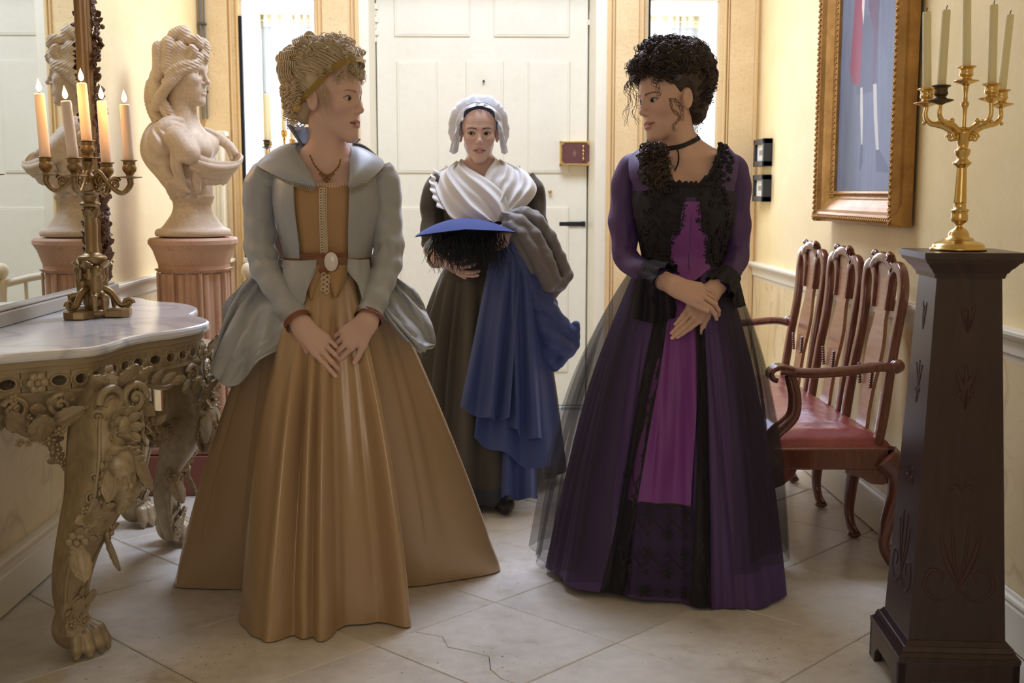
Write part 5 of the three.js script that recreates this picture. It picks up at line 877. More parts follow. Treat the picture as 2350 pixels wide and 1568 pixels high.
// ---------------------------------------------------------------- tapered dark pedestals with brass candelabra
{
  const tEbony = tex(512, (x, y) => { const g = tn(x, y * 0.12, 60, 3) * 0.5 + tf(x, y * 0.2, 14, 8) * 0.6; return [52 + g * 16, 33 + g * 12, 33 + g * 10]; });
  M.ebony = new THREE.MeshPhysicalMaterial({ map: tEbony, roughness: 0.38, clearcoat: 0.35, clearcoatRoughness: 0.25, side: THREE.DoubleSide });
  M.inlay = mat(srgb(70, 43, 40), 0.5);
  const H = 1.13;
  const taper = (w0, w1, y0, y1) => { const p = [], idx = [], uv = []; for (const [w, y] of [[w0, y0], [w1, y1]]) for (const [a, b] of [[-1, 1], [1, 1], [1, -1], [-1, -1]]) p.push([a * w / 2, y, b * w / 2]); const pos = [], q = (a, b, c, d) => { const k = pos.length / 3; for (const i of [a, b, c, d]) { pos.push(...p[i]); uv.push(p[i][0] + p[i][2], p[i][1]); } idx.push(k, k + 1, k + 2, k, k + 2, k + 3); }; q(0, 1, 5, 4); q(1, 2, 6, 5); q(2, 3, 7, 6); q(3, 0, 4, 7); q(4, 5, 6, 7); q(3, 2, 1, 0); return geo(pos, idx, uv); };
  function pedestal(at, turn, label) {
    const t = thing('tapered_pedestal', label, 'pedestal', at, 'dark tapered pedestals'); t.rotation.y = turn;
    const foot = (sx, sz) => prism([[0, 0], [0.030, 0], [0.034, 0.025], [0.05, 0.045], [0.075, 0.05], [0.075, 0.062], [0, 0.062]], 0.02, 0.003);
    // plinth with bracket feet: four skirts with cut-out lower edges
    const w = 0.150, sk = []; const out = [[-w, 0.001], [-w + 0.055, 0.001], [-w + 0.06, 0.03], [-w + 0.085, 0.05], [w - 0.085, 0.05], [w - 0.06, 0.03], [w - 0.055, 0.001], [w, 0.001], [w, 0.10], [-w, 0.10]];
    for (let i = 0; i < 4; i++) sk.push(prism(out, 0.02, 0.002).translate(0, 0, w - 0.02).rotateY(i * Math.PI / 2));
    own(t, 'bracket_base', merge(sk), M.ebony);
    own(t, 'base_moulding', merge([taper(0.302, 0.302, 0.1, 0.112), taper(0.296, 0.276, 0.112, 0.124), taper(0.282, 0.27, 0.124, 0.136), taper(0.262, 0.244, 0.136, 0.148)]), M.ebony);
    own(t, 'shaft', taper(0.240, 0.158, 0.148, 1.07), M.ebony);
    own(t, 'cap', merge([taper(0.168, 0.176, 1.065, 1.078), taper(0.18, 0.196, 1.078, 1.090), taper(0.200, 0.222, 1.090, 1.104), taper(0.228, 0.236, 1.104, 1.114), taper(0.242, 0.242, 1.114, H)]), M.ebony);
    // faded floral inlay on two faces
    const face = (x, y) => V(x, y, lerp(0.120, 0.079, (y - 0.148) / 0.922) + 0.0006);
    const ln = (pts, r) => sweep(pts.map(([x, y]) => face(x, y)), tt => [r * (0.4 + Math.sin(tt * 3.1)), 0.0008], { n: 18, m: 6, up: V(1, 0, 0) });
    const mirror = rows => [-1, 1].flatMap(s => rows.map(([p, r]) => ln(p.map(([x, y]) => [s * x, y]), r)));
    const motifs = [mirror([[[[0.0, 0.28], [0.045, 0.25], [0.085, 0.285], [0.07, 0.33], [0.04, 0.32], [0.045, 0.295]], 0.0035], [[[0, 0.285], [0.03, 0.35], [0.05, 0.42]], 0.005], [[[0, 0.285], [0.015, 0.37], [0.02, 0.45]], 0.003]]),
      mirror([[[[0, 0.53], [0.02, 0.545], [0.03, 0.53]], 0.003], [[[0, 0.53], [0.02, 0.57], [0.035, 0.56]], 0.002]]),
      mirror([[[[0, 0.74], [0.006, 0.79], [0.026, 0.84]], 0.005], [[[0, 0.74], [0.012, 0.78], [0.02, 0.77]], 0.004]]).concat([ln([[0, 0.74], [0.002, 0.79], [0, 0.85]], 0.005)]),
      mirror([[[[0, 0.93], [0.010, 0.975], [0.016, 1.0]], 0.004], [[[0, 0.93], [0.006, 0.96], [0.004, 0.99]], 0.004]])];
    for (const g of motifs) { const q = merge(g); own(t, 'inlay', q, M.inlay); own(t, 'inlay', q.clone().rotateY(-Math.PI / 2), M.inlay); }
    return t;
  }
  pedestal([1.212, 0, -2.95], -0.09, 'dark tapered wooden pedestal with faded inlay beside the settee');
  // brass candelabrum
  function brass(at, turn, label, group) {
    const t = thing('brass_candelabrum', label, 'candelabrum', at, 'brass candelabra'); t.rotation.y = turn; const k = 0.000417;
    const prof = [[0, 1485], [163, 1485], [165, 1474], [160, 1466], [150, 1462], [150, 1450], [128, 1436], [92, 1425], [86, 1412], [62, 1402], [60, 1385], [48, 1362], [24, 1345], [18, 1335], [24, 1325], [44, 1312], [50, 1300], [48, 1270], [44, 1262], [50, 1248], [54, 1240], [34, 1232], [36, 1218], [32, 1205], [38, 1195], [34, 1100], [29, 990], [36, 982], [52, 968], [54, 958], [36, 944], [28, 930], [40, 915], [46, 890], [44, 882], [28, 874], [32, 850], [38, 820], [46, 790], [52, 780], [44, 772], [16, 768], [13, 745], [12, 690], [14, 640], [22, 625], [24, 608], [14, 596], [12, 560], [16, 520], [22, 500], [0, 498]].map(([r, y]) => [r * k, (1485 - y) * k]);
    own(t, 'stem', merge([lathe(prof.slice(0, 25), 36), lathe(prof.slice(24, 27), 8).toNonIndexed(), lathe(prof.slice(26), 30)]), M.brass);
    const sock = (p, s = 1) => place(lathes([[0, -0.040], [0.006, -0.039], [0.012, -0.036], [0.030, -0.030], [0.031, -0.028], [0.016, -0.024], [0.012, -0.020], [0.017, -0.014], [0.015, -0.004], [0.017, 0.002], [0.023, 0.005], [0.023, 0.007], [0.013, 0.0075], [0.012, -0.008], [0, -0.008]], 20, 2), { p: p.toArray(), s });
    const cR = [];
    own(t, 'candle_socket', sock(V(0, 0.448, 0)), M.brass); cR.push(V(0, 0.4405, 0));
    for (const [x, y, z] of [[2128, 210, -0.035], [2160, 203, 0.05], [2276, 199, 0.04], [2298, 213, -0.045]].map(([u, v, dz]) => { const p = PZ(u, v, -2.945 + dz); return [p.x - 1.203, p.y - 1.1305, dz]; })) {
      const c = V(0, 0.30, 0), s = V(x, y, z), h = V(x, 0, z);
      const arm = own(t, 'arm', merge([sweep([c, h.clone().multiplyScalar(0.25).setY(0.298), h.clone().multiplyScalar(0.55).setY(0.312), h.clone().multiplyScalar(0.88).setY(0.318), h.clone().multiplyScalar(1.02).setY(0.335), V(x, y - 0.038, z)], tt => 0.0058 + 0.0035 * Math.sin(tt * 3.14 + 0.6) * (tt < 0.5 ? 1 : 0.4), { n: 30, m: 10 }), ball(h.clone().multiplyScalar(1.05).setY(0.318), 0.005), ball(h.clone().multiplyScalar(0.5).setY(0.322), 0.006), put(volute(0.011, { r: 0.0035 }), h.clone().multiplyScalar(0.32).setY(0.282), [0, Math.atan2(-z, x), 0])]), M.brass);
      const dark = z > 0.045; own(arm, 'candle_socket', sock(s), dark ? M.brassDull : M.brass, dark ? 'dull brown socket' : undefined); cR.push(s.clone().setY(y - 0.007));
    }
    t.userData.cups = null; return { t, cups: cR };
  }
  M.brassDull = mat(srgb(96, 84, 62), 0.5, { metalness: 0.8 });
  const A = brass([1.203, 1.1305, -2.945], 0, 'polished brass five-light candelabrum with unlit candles on the pedestal beside the settee');
  const names = ['tallest unlit cream candle, in the middle of the brass candelabrum by the settee', 'unlit cream candle, leftmost on the brass candelabrum by the settee', 'unlit cream candle in the dull socket, second from the left on the brass candelabrum', 'unlit cream candle, second from the right on the brass candelabrum by the settee', 'unlit cream candle leaning right, rightmost on the brass candelabrum by the settee'];
  const tops = [[2219, -25, -2.945], [2127, 27, -2.98], [2172, 22, -2.895], [2281, 10, -2.905], [2318, 33, -2.99]];
  A.cups.forEach((c, i) => { const base = c.clone().add(V(1.203, 1.1305, -2.945)); candle(base, PZ(...tops[i]), 0.0105, false, names[i], 'unlit candles of the brass candelabrum by the settee'); });
  // the pair by the window
  const p2 = PZ(652, 300, -6.12);
  pedestal([p2.x, 0, -6.12], 0.0, 'dark tapered pedestal in front of the window behind the woman in the blue jacket');
  const Bk = brass([p2.x, 1.1305, -6.12], 0, 'brass candelabrum in front of the window left of the door');
  const tops2 = [[649, 186], [606, 222], [640, 221], [684, 222], [694, 224]], dz2 = [0, -0.06, 0.09, 0.075, -0.035];
  const nm2 = ['thin unlit candle rising highest in front of the left window', 'thin unlit candle, leftmost in front of the left window', 'thin unlit candle, second from the left in front of the left window', 'thin unlit candle behind the blonde hair, in front of the left window', 'thin unlit candle farthest right in front of the left window'];
  Bk.cups.forEach((c, i) => { const base = c.clone().add(V(p2.x, 1.1305, -6.12)); const top = base.clone().add(V(i ? -0.002 : -0.002, 0.245, 0)); candle(base, top, 0.0105, false, nm2[i], 'unlit candles by the left window'); });
}
// ---------------------------------------------------------------- triple chair-back settee
{
  const tMah = tex(512, (x, y) => { const g = tn(x * 1, y * 0.1, 46, 3) * 0.5 + tf(x, y * 0.2, 10, 8) * 0.8; return [112 + g * 40, 62 + g * 28, 46 + g * 20]; });
  M.mahogany = new THREE.MeshPhysicalMaterial({ map: tMah, roughness: 0.24, clearcoat: 0.7, clearcoatRoughness: 0.12, side: THREE.DoubleSide });
  const tWal = tex(512, (x, y) => { const g = tn(x, y * 0.1, 40, 13) * 0.5 + tf(x, y * 0.25, 8, 18) * 0.9; return [160 + g * 40, 112 + g * 32, 84 + g * 24]; });
  M.walnut = new THREE.MeshPhysicalMaterial({ map: tWal, roughness: 0.28, clearcoat: 0.6, clearcoatRoughness: 0.15, side: THREE.DoubleSide });
  const tLea = tex(512, (x, y) => { const a = tf(x, y, 5, 3), b = tf(x, y, 40, 6, 2); return [142 + a * 34 + b * 14, 62 + a * 22 + b * 10, 52 + a * 18 + b * 8]; });
  const tLeaB = tex(512, (x, y) => 0.5 + 0.5 * tf(x, y, 5, 33, 4), { color: false });
  M.leather = new THREE.MeshPhysicalMaterial({ map: tLea, bumpMap: tLeaB, bumpScale: 0.012, roughness: 0.3, clearcoat: 0.4, clearcoatRoughness: 0.25, side: THREE.DoubleSide });
  const zs = [-4.08, -4.53, -4.98], z0 = -3.85, z1 = -5.22, SH = 0.43;
  const t = thing('settee', 'mahogany settee with three chair backs and a red leather seat by the right wall', 'settee', [1.2, 0, -4.53]);
  // seat rails and cushion
  part(t, 'seat_rail', boxUV(merge([bb(0.93, 0.345, z1, 0.97, SH - 0.01, z0, 0.008), bb(1.36, 0.345, z1, 1.40, SH - 0.01, z0, 0.008), bb(0.93, 0.345, z0 - 0.04, 1.40, SH - 0.01, z0, 0.008), bb(0.93, 0.345, z1, 1.40, SH - 0.01, z1 + 0.04, 0.008)]), 2), M.mahogany);
  part(t, 'seat', sheet(40, 90, (u, v) => { const x = lerp(0.955, 1.385, u), z = lerp(z0 - 0.02, z1 + 0.02, v), e = Math.min(u, 1 - u) * 0.43, f = Math.min(v, 1 - v) * 1.33, d = Math.min(e, f); return V(x, SH - 0.012 + 0.05 * Math.pow(clamp(d / 0.07, 0, 1), 0.5) + 0.012 * smooth(0.05, 0.2, d) + 0.005 * fbm(x * 9, z * 9) * smooth(0, 0.06, d), z); }, { us: 0.43 * 2, vs: 1.33 * 2 }), M.leather);
  // cabriole legs
  const cab = (x, z, fx, fz, rear) => {
    const f = V(fx, 0, fz).normalize(), P = (o, y) => V(x + f.x * o, y, z + f.z * o);
    const pts = rear ? [P(-0.01, 0.36), P(0.008, 0.28), P(-0.006, 0.18), P(-0.012, 0.09), P(0.012, 0.035), P(0.042, 0.015)] : [P(-0.01, 0.37), P(0.03, 0.31), P(0.028, 0.22), P(0, 0.11), P(-0.008, 0.05), P(0.02, 0.022)];
    return merge([sweep(pts, tt => { const q = rear ? table([[0, 0.030], [0.3, 0.026], [0.7, 0.017], [0.9, 0.018], [1, 0.016]], tt) : table([[0, 0.04], [0.2, 0.042], [0.5, 0.026], [0.8, 0.016], [1, 0.018]], tt); return q[0]; }, { n: 28, m: 12 }), ell2(P(rear ? 0.028 : 0.02, 0.014), 0.026, 0.013)]);
  };
  function ell2(p, r, h) { return new THREE.SphereGeometry(1, 14, 8).scale(r, h, r).translate(p.x, p.y, p.z); }
  part(t, 'leg', sweep([V(1.36, 0.39, -3.86), V(1.405, 0.335, -3.86), V(1.405, 0.25, -3.86), V(1.375, 0.14, -3.86), V(1.372, 0.07, -3.86), V(1.40, 0.02, -3.85)], tt => table([[0, 0.05], [0.2, 0.046], [0.45, 0.032], [0.75, 0.019], [1, 0.020]], tt)[0], { n: 30, m: 12 }), M.mahogany);
  for (const [x, z] of [[1.375, -4.24], [1.372, -4.66], [1.37, -5.08]]) part(t, 'leg', cab(x, z, 0.25, 0.95, true), M.mahogany);
  for (const z of [-3.90, -4.32, -4.75, -5.18]) part(t, 'leg', cab(0.965, z, -1, 0.2, false), M.mahogany);
  // knee bracket of the near end
  part(t, 'bracket', boxUV(prism([[0, 0], [0.16, 0], [0.155, -0.02], [0.10, -0.035], [0.07, -0.055], [0.03, -0.06], [0, -0.05]], 0.03, 0.006).rotateY(Math.PI).translate(1.385, 0.35, z0 - 0.005), 2), M.mahogany);
  part(t, 'bracket', boxUV(prism([[0, 0], [0.12, 0], [0.11, -0.03], [0.07, -0.06], [0.03, -0.075], [0, -0.06]], 0.03, 0.006).translate(0.945, 0.35, z0 - 0.035), 2), M.mahogany);
  // one chair back, facing -x: profile leans back; drawn in (z, y) with x from the lean
  const lean = y => 1.375 + 0.035 * Math.sin((y - 0.42) * 4.2) + 0.05 * smooth(0.6, 1.1, y) - 0.03;
  zs.forEach((zc, i) => {
    const b = new THREE.Group(); b.name = 'chair_back'; t.add(b); b.position.set(0, 0, 0);
    const W = 0.195, lift = i * 0.0;
    for (const s of [-1, 1]) {
      const q = [[W - 0.012, 0.40], [W - 0.005, 0.52], [W - 0.012, 0.66], [W - 0.02, 0.78], [W - 0.012, 0.88], [W - 0.006, 0.955], [W - 0.03, 1.01], [W - 0.075, 1.022], [W - 0.112, 0.99], [W - 0.122, 0.93], [W - 0.125, 0.87]].map(([dz, y]) => V(lean(y), y, zc + s * dz));
      part(b, 'stile', boxUV(sweep(q, tt => [0.016, tt < 0.6 ? 0.022 : 0.020 - 0.009 * smooth(0.75, 1, tt)], { n: 50, m: 16, up: V(1, 0, 0), section: [[1, 0], [0.98, 0.6], [0.8, 0.85], [0.5, 0.97], [0, 1], [-0.5, 0.97], [-0.8, 0.85], [-0.98, 0.6], [-1, 0], [-0.98, -0.6], [-0.8, -0.85], [-0.5, -0.97], [0, -1], [0.5, -0.97], [0.8, -0.85], [0.98, -0.6]] }), 3), M.mahogany);
    }
    // vase-shaped splat
    const half = [[0.050, 0.42], [0.052, 0.47], [0.046, 0.50], [0.05, 0.58], [0.072, 0.68], [0.074, 0.75], [0.058, 0.81], [0.052, 0.85], [0.062, 0.90], [0.066, 0.95], [0.056, 1.0], [0.060, 1.03]];
    const y0 = 0.42, y1 = 1.03; const wOf = y => table(half.map(([w, y]) => [y, w]), y)[0];
    part(b, 'splat', sheet(60, 8, (u, v) => { const y = lerp(y0, y1, u), w = wOf(y); return V(lean(y) - 0.004, y, zc + (v - 0.5) * 2 * w); }, { thick: -0.013, us: 1.2, vs: 0.3 }), M.walnut);
    part(b, 'crest', merge([boxUV(sweep([V(lean(1.03), 1.012, zc - 0.105), V(lean(1.04) - 0.004, 1.04, zc - 0.06), V(lean(1.04) - 0.008, 1.05, zc), V(lean(1.04) - 0.004, 1.04, zc + 0.06), V(lean(1.03), 1.012, zc + 0.105)], tt => [0.020, 0.020], { n: 24, m: 10 }), 3), put(volute(0.020, { r: 0.009 }), [lean(1.04) - 0.01, 1.045, zc + 0.075], [0, -Math.PI / 2, 0.6]), put(volute(0.020, { r: 0.009 }), [lean(1.04) - 0.01, 1.045, zc - 0.075], [0, Math.PI / 2, 0.6]), sweep([V(lean(1.05), 1.05, zc + 0.07), V(lean(1.05) - 0.015, 1.062, zc + 0.09), V(lean(1.05) - 0.02, 1.055, zc + 0.11)], tt => 0.014 - 0.003 * tt, { n: 10, m: 8 })]), M.mahogany);
    for (const s of [-1, 1]) part(b, 'splat_scroll', (() => { const g = []; for (let k = 0; k < 8; k++) g.push(ball(V(lean(0.6) - 0.012, 0.60 + k * 0.009, zc + s * (0.058 + k * 0.0022)), 0.0075, [1, 0.7, 1], 7)); return merge(g); })(), M.mahogany);
    part(b, 'shoe', bb(lean(0.43) - 0.028, 0.415, zc - 0.07, lean(0.43) + 0.02, 0.45, zc + 0.07, 0.008), M.mahogany);
  });
  // arms
  for (const [z, s] of [[z0 + 0.005, 1], [z1 - 0.005, -1]]) {
    const a = part(t, 'arm', boxUV(merge([sweep([V(1.385, 0.69, z), V(1.33, 0.70, z + s * 0.012), V(1.2, 0.688, z + s * 0.03), V(1.07, 0.682, z + s * 0.03), V(0.99, 0.69, z + s * 0.015)], tt => [0.017, 0.020 + 0.012 * smooth(0.6, 1, tt)], { n: 30, m: 12, up: V(0, 1, 0) }), ...[-0.024, -0.008, 0.008, 0.024].map(o => sweep([V(1.03, 0.693, z + s * 0.02 + o * 0.8), V(0.985, 0.702, z + s * 0.015 + o), V(0.958, 0.690, z + s * 0.015 + o), V(0.956, 0.668, z + s * 0.015 + o), V(0.975, 0.658, z + s * 0.015 + o)], 0.0095, { n: 14, m: 8 })), ball(V(1.385, 0.70, z), 0.026, [1, 0.9, 1], 12)]), 3), M.mahogany);
    part(a, 'arm_support', boxUV(sweep([V(1.02, 0.675, z + s * 0.02), V(1.04, 0.60, z + s * 0.015), V(1.035, 0.535, z + s * 0.01), V(0.975, 0.47, z + s * 0.005), V(0.95, 0.41, z + s * 0.0), V(0.975, 0.36, z)], tt => [0.02 + 0.012 * tt, 0.017], { n: 30, m: 12, up: V(1, 0, 0) }), 3), M.mahogany);
  }
}
// ---------------------------------------------------------------- portrait in a gilt frame
{
  const W = 512, H = 1024, cv = document.createElement('canvas'); cv.width = W; cv.height = H; const c = cv.getContext('2d');
  c.fillStyle = 'rgb(104,110,126)'; c.fillRect(0, 0, W, H);
  for (let i = 0; i < 900; i++) { const v = rr(-14, 14); c.fillStyle = `rgba(${104 + v},${110 + v},${126 + v},0.35)`; c.fillRect(rr(-40, W), rr(-20, H), rr(6, 22), rr(60, 260)); }
  const poly = (col, p) => { c.fillStyle = col; c.beginPath(); p.forEach(([x, y], i) => i ? c.lineTo(x * W, y * H) : c.moveTo(x * W, y * H)); c.closePath(); c.fill(); };
  poly('rgb(88,92,108)', [[0.28, 0.50], [0.62, 0.50], [0.64, 0.72], [0.30, 0.72]]);
  poly('rgb(142,66,86)', [[0.30, 0.10], [0.40, 0.10], [0.36, 0.50], [0.36, 0.69], [0.24, 0.685], [0.17, 0.64], [0.22, 0.44]]);
  poly('rgb(96,72,94)', [[0.42, 0.10], [0.66, 0.10], [0.62, 0.50], [0.60, 0.70], [0.56, 0.70], [0.55, 0.55], [0.45, 0.48]]);
  poly('rgb(226,206,190)', [[0.33, 0.10], [0.40, 0.10], [0.39, 0.40], [0.375, 0.525], [0.34, 0.47], [0.345, 0.3]]);
  poly('rgb(206,196,180)', [[0.362, 0.70], [0.40, 0.70], [0.425, 0.78], [0.432, 0.865], [0.412, 0.865], [0.375, 0.77]]);
  poly('rgb(198,190,178)', [[0.57, 0.70], [0.625, 0.70], [0.655, 0.79], [0.70, 0.885], [0.655, 0.885], [0.60, 0.79]]);
  poly('rgb(66,72,94)', [[0.40, 0.865], [0.44, 0.865], [0.45, 0.915], [0.41, 0.945], [0.39, 0.93]]); poly('rgb(70,76,98)', [[0.65, 0.885], [0.71, 0.885], [0.86, 0.935], [0.86, 0.95], [0.67, 0.945]]);
  poly('rgb(214,180,160)', [[0.36, 0.0], [0.48, 0.0], [0.47, 0.08], [0.37, 0.08]]); poly('rgb(150,80,100)', [[0.28, 0.06], [0.64, 0.06], [0.68, 0.14], [0.26, 0.14]]); poly('rgb(226,206,190)', [[0.36, 0.06], [0.42, 0.06], [0.40, 0.2], [0.36, 0.2]]);
  const tx = new THREE.CanvasTexture(cv); tx.colorSpace = THREE.SRGBColorSpace;
  const za = -4.93, zb = -4.20, y0 = 1.278, y1 = 2.62, x = 1.492;
  const t = thing('framed_portrait', 'full-length portrait of a figure in red coat and white stockings, in a broad gilt frame', 'painting', [XR, 1.18, -4.57]);
  const g = new THREE.PlaneGeometry(zb - za, y1 - y0).rotateY(-Math.PI / 2); g.translate(x - 0.004, (y0 + y1) / 2, (za + zb) / 2);
  const uv = g.attributes.uv, P = g.attributes.position; for (let i = 0; i < P.count; i++) uv.setXY(i, (P.getZ(i) - za) / (zb - za), (P.getY(i) - y0) / (y1 - y0));
  part(t, 'canvas', merge([g]), new THREE.MeshPhysicalMaterial({ map: tx, roughness: 0.55, side: THREE.DoubleSide }));
  part(t, 'backing', bb(x, y0 - 0.05, za - 0.05, XR - 0.001, y1 + 0.05, zb + 0.05), M.ebony);
  const tG = tex(256, (a, b) => { const q = tf(a, b, 8, 3), r = tf(a, b, 40, 7, 2); return [176 + q * 50 + r * 30, 132 + q * 46 + r * 26, 72 + q * 36 + r * 20]; });
  M.gold = mat(0xffffff, 0.4, { map: tG, metalness: 0.45 });
  const pr = [[0, -0.002], [0.022, 0], [0.026, 0.012], [0.018, 0.018], [0.022, 0.028], [0.030, 0.034], [0.046, 0.06], [0.052, 0.075], [0.068, 0.085], [0.070, 0.094], [0.076, 0.10], [0.072, 0.112], [0.045, 0.118], [0.036, 0.125], [0, 0.125]];
  const bx = XR - 0.012, fr = (a, b, up) => moulding(pr, a, b, V(-1, 0, 0), up);
  const F = [['frame_bottom', V(bx, y0, za - 0.125), V(bx, y0, zb + 0.125), V(0, -1, 0)], ['frame_side', V(bx, y0 - 0.125, za), V(bx, y1 + 0.125, za), V(0, 0, -1)], ['frame_side', V(bx, y0 - 0.125, zb), V(bx, y1 + 0.125, zb), V(0, 0, 1)], ['frame_top', V(bx, y1, za - 0.125), V(bx, y1, zb + 0.125), V(0, 1, 0)]];
  for (const [n, a, b, up] of F) {
    const f = part(t, n, fr(a, b, up), M.gold); const L = a.distanceTo(b), d = b.clone().sub(a).normalize(), o = [], m = Math.floor(L / 0.022);
    for (let k = 0; k < m; k++) { const p = a.clone().addScaledVector(d, (k + 0.5) * L / m).addScaledVector(up, 0.106).add(V(-0.074, 0, 0)); o.push(ball(p, 0.0085, [0.8, 1, 1], 6), ball(p.clone().addScaledVector(up, -0.008).addScaledVector(d, 0.008), 0.005, [1, 1, 1], 6)); const q = a.clone().addScaledVector(d, (k + 0.5) * L / m).addScaledVector(up, 0.011).add(V(-0.027, 0, 0)); o.push(ball(q, 0.0042, [1, 1, 1], 5)); }
    part(f, 'leaf_edge', merge(o), M.gold).userData.kind = 'stuff';
  }
}
// ---------------------------------------------------------------- two small frames at the far end of the right wall
{
  const fr = (v0, v1, label) => {
    const x1 = XR - 0.001, x0 = XR - 0.048, zn = -6.13, zf = -6.36, ya = PX(1743, v0, x0).y, yb = PX(1743, v1, x0).y;
    const t = thing('small_frame', label, 'picture frame', [XR, yb, (zn + zf) / 2], 'small black frames by the window');
    const b = 0.028; part(t, 'frame', merge([bb(x0, yb, zf, x1, yb + b, zn, 0.003), bb(x0, ya - b, zf, x1, ya, zn, 0.003), bb(x0, yb, zf, x1, ya, zf + b, 0.003), bb(x0, yb, zn - b, x1, ya, zn, 0.003)]), mat(srgb(40, 42, 50), 0.4));
    part(t, 'mount', bb(x0 + 0.016, yb + b, zf + b, x0 + 0.02, ya - b, zn - b), mat(srgb(232, 226, 210), 0.8));
    part(t, 'print', bb(x0 + 0.0145, yb + b + 0.03, zf + b + 0.045, x0 + 0.016, ya - b - 0.03, zn - b - 0.045), mat(srgb(150, 146, 136), 0.8));
  };
  fr(319, 382, 'small black frame, the upper of two beside the right window'); fr(401, 463, 'small black frame, the lower of two beside the right window');
}
// ---------------------------------------------------------------- painted chair half hidden in the left corner
{
  const k = PZ(570, 612, -5.62), t = thing('painted_chair', 'cream painted chair with a rounded gilt finial, half hidden behind the blue jacket', 'chair', [k.x + 0.2, 0, -5.62]);
  const cr = mat(srgb(226, 212, 182), 0.45), gl = mat(srgb(196, 150, 70), 0.4, { metalness: 0.4 }), x0 = k.x, x1 = k.x + 0.42, zb = -5.62, zf = -5.62 + 0.0;
  for (const x of [x0, x1]) { part(t, 'back_post', lathes([[0, 0], [0.014, 0.005], [0.018, 0.3], [0.022, 0.42], [0.018, 0.5], [0.02, 0.8], [0.024, 0.86], [0.018, 0.875], [0.03, 0.895], [0.034, 0.92], [0.024, 0.945], [0, 0.955]], 16, 3).scale(1, (k.y + 0.02) / 0.955, 1).translate(x, 0, zb), cr); part(t, 'finial_gilding', ball(V(x, k.y - 0.055, zb + 0.021), 0.009), gl); }
  part(t, 'seat', bb(x0 - 0.01, 0.40, zb - 0.02, x1 + 0.01, 0.45, zb + 0.27, 0.012), mat(srgb(196, 176, 140), 0.8));
  for (const x of [x0 + 0.005, x1 - 0.005]) part(t, 'leg', lathes([[0, 0], [0.012, 0.004], [0.015, 0.2], [0.022, 0.38], [0.022, 0.4], [0, 0.4]], 12, 3).translate(x, 0, zb + 0.24), cr);
  part(t, 'top_rail', sweep([V(x0, 0.84, zb), V((x0 + x1) / 2, 0.88, zb - 0.03), V(x1, 0.84, zb)], [0.03, 0.012].length ? 0.018 : 0.018, { n: 16, m: 8 }), cr);
  part(t, 'lower_rail', sweep([V(x0, 0.56, zb), V((x0 + x1) / 2, 0.57, zb - 0.02), V(x1, 0.56, zb)], 0.012, { n: 16, m: 8 }), cr);
  for (let i = 1; i < 4; i++) { const x = lerp(x0, x1, i / 4); part(t, 'baluster', sweep([V(x, 0.565, zb - 0.012), V(x, 0.7, zb - 0.02), V(x, 0.86, zb - 0.022)], 0.009, { n: 8, m: 8 }), cr); }
}
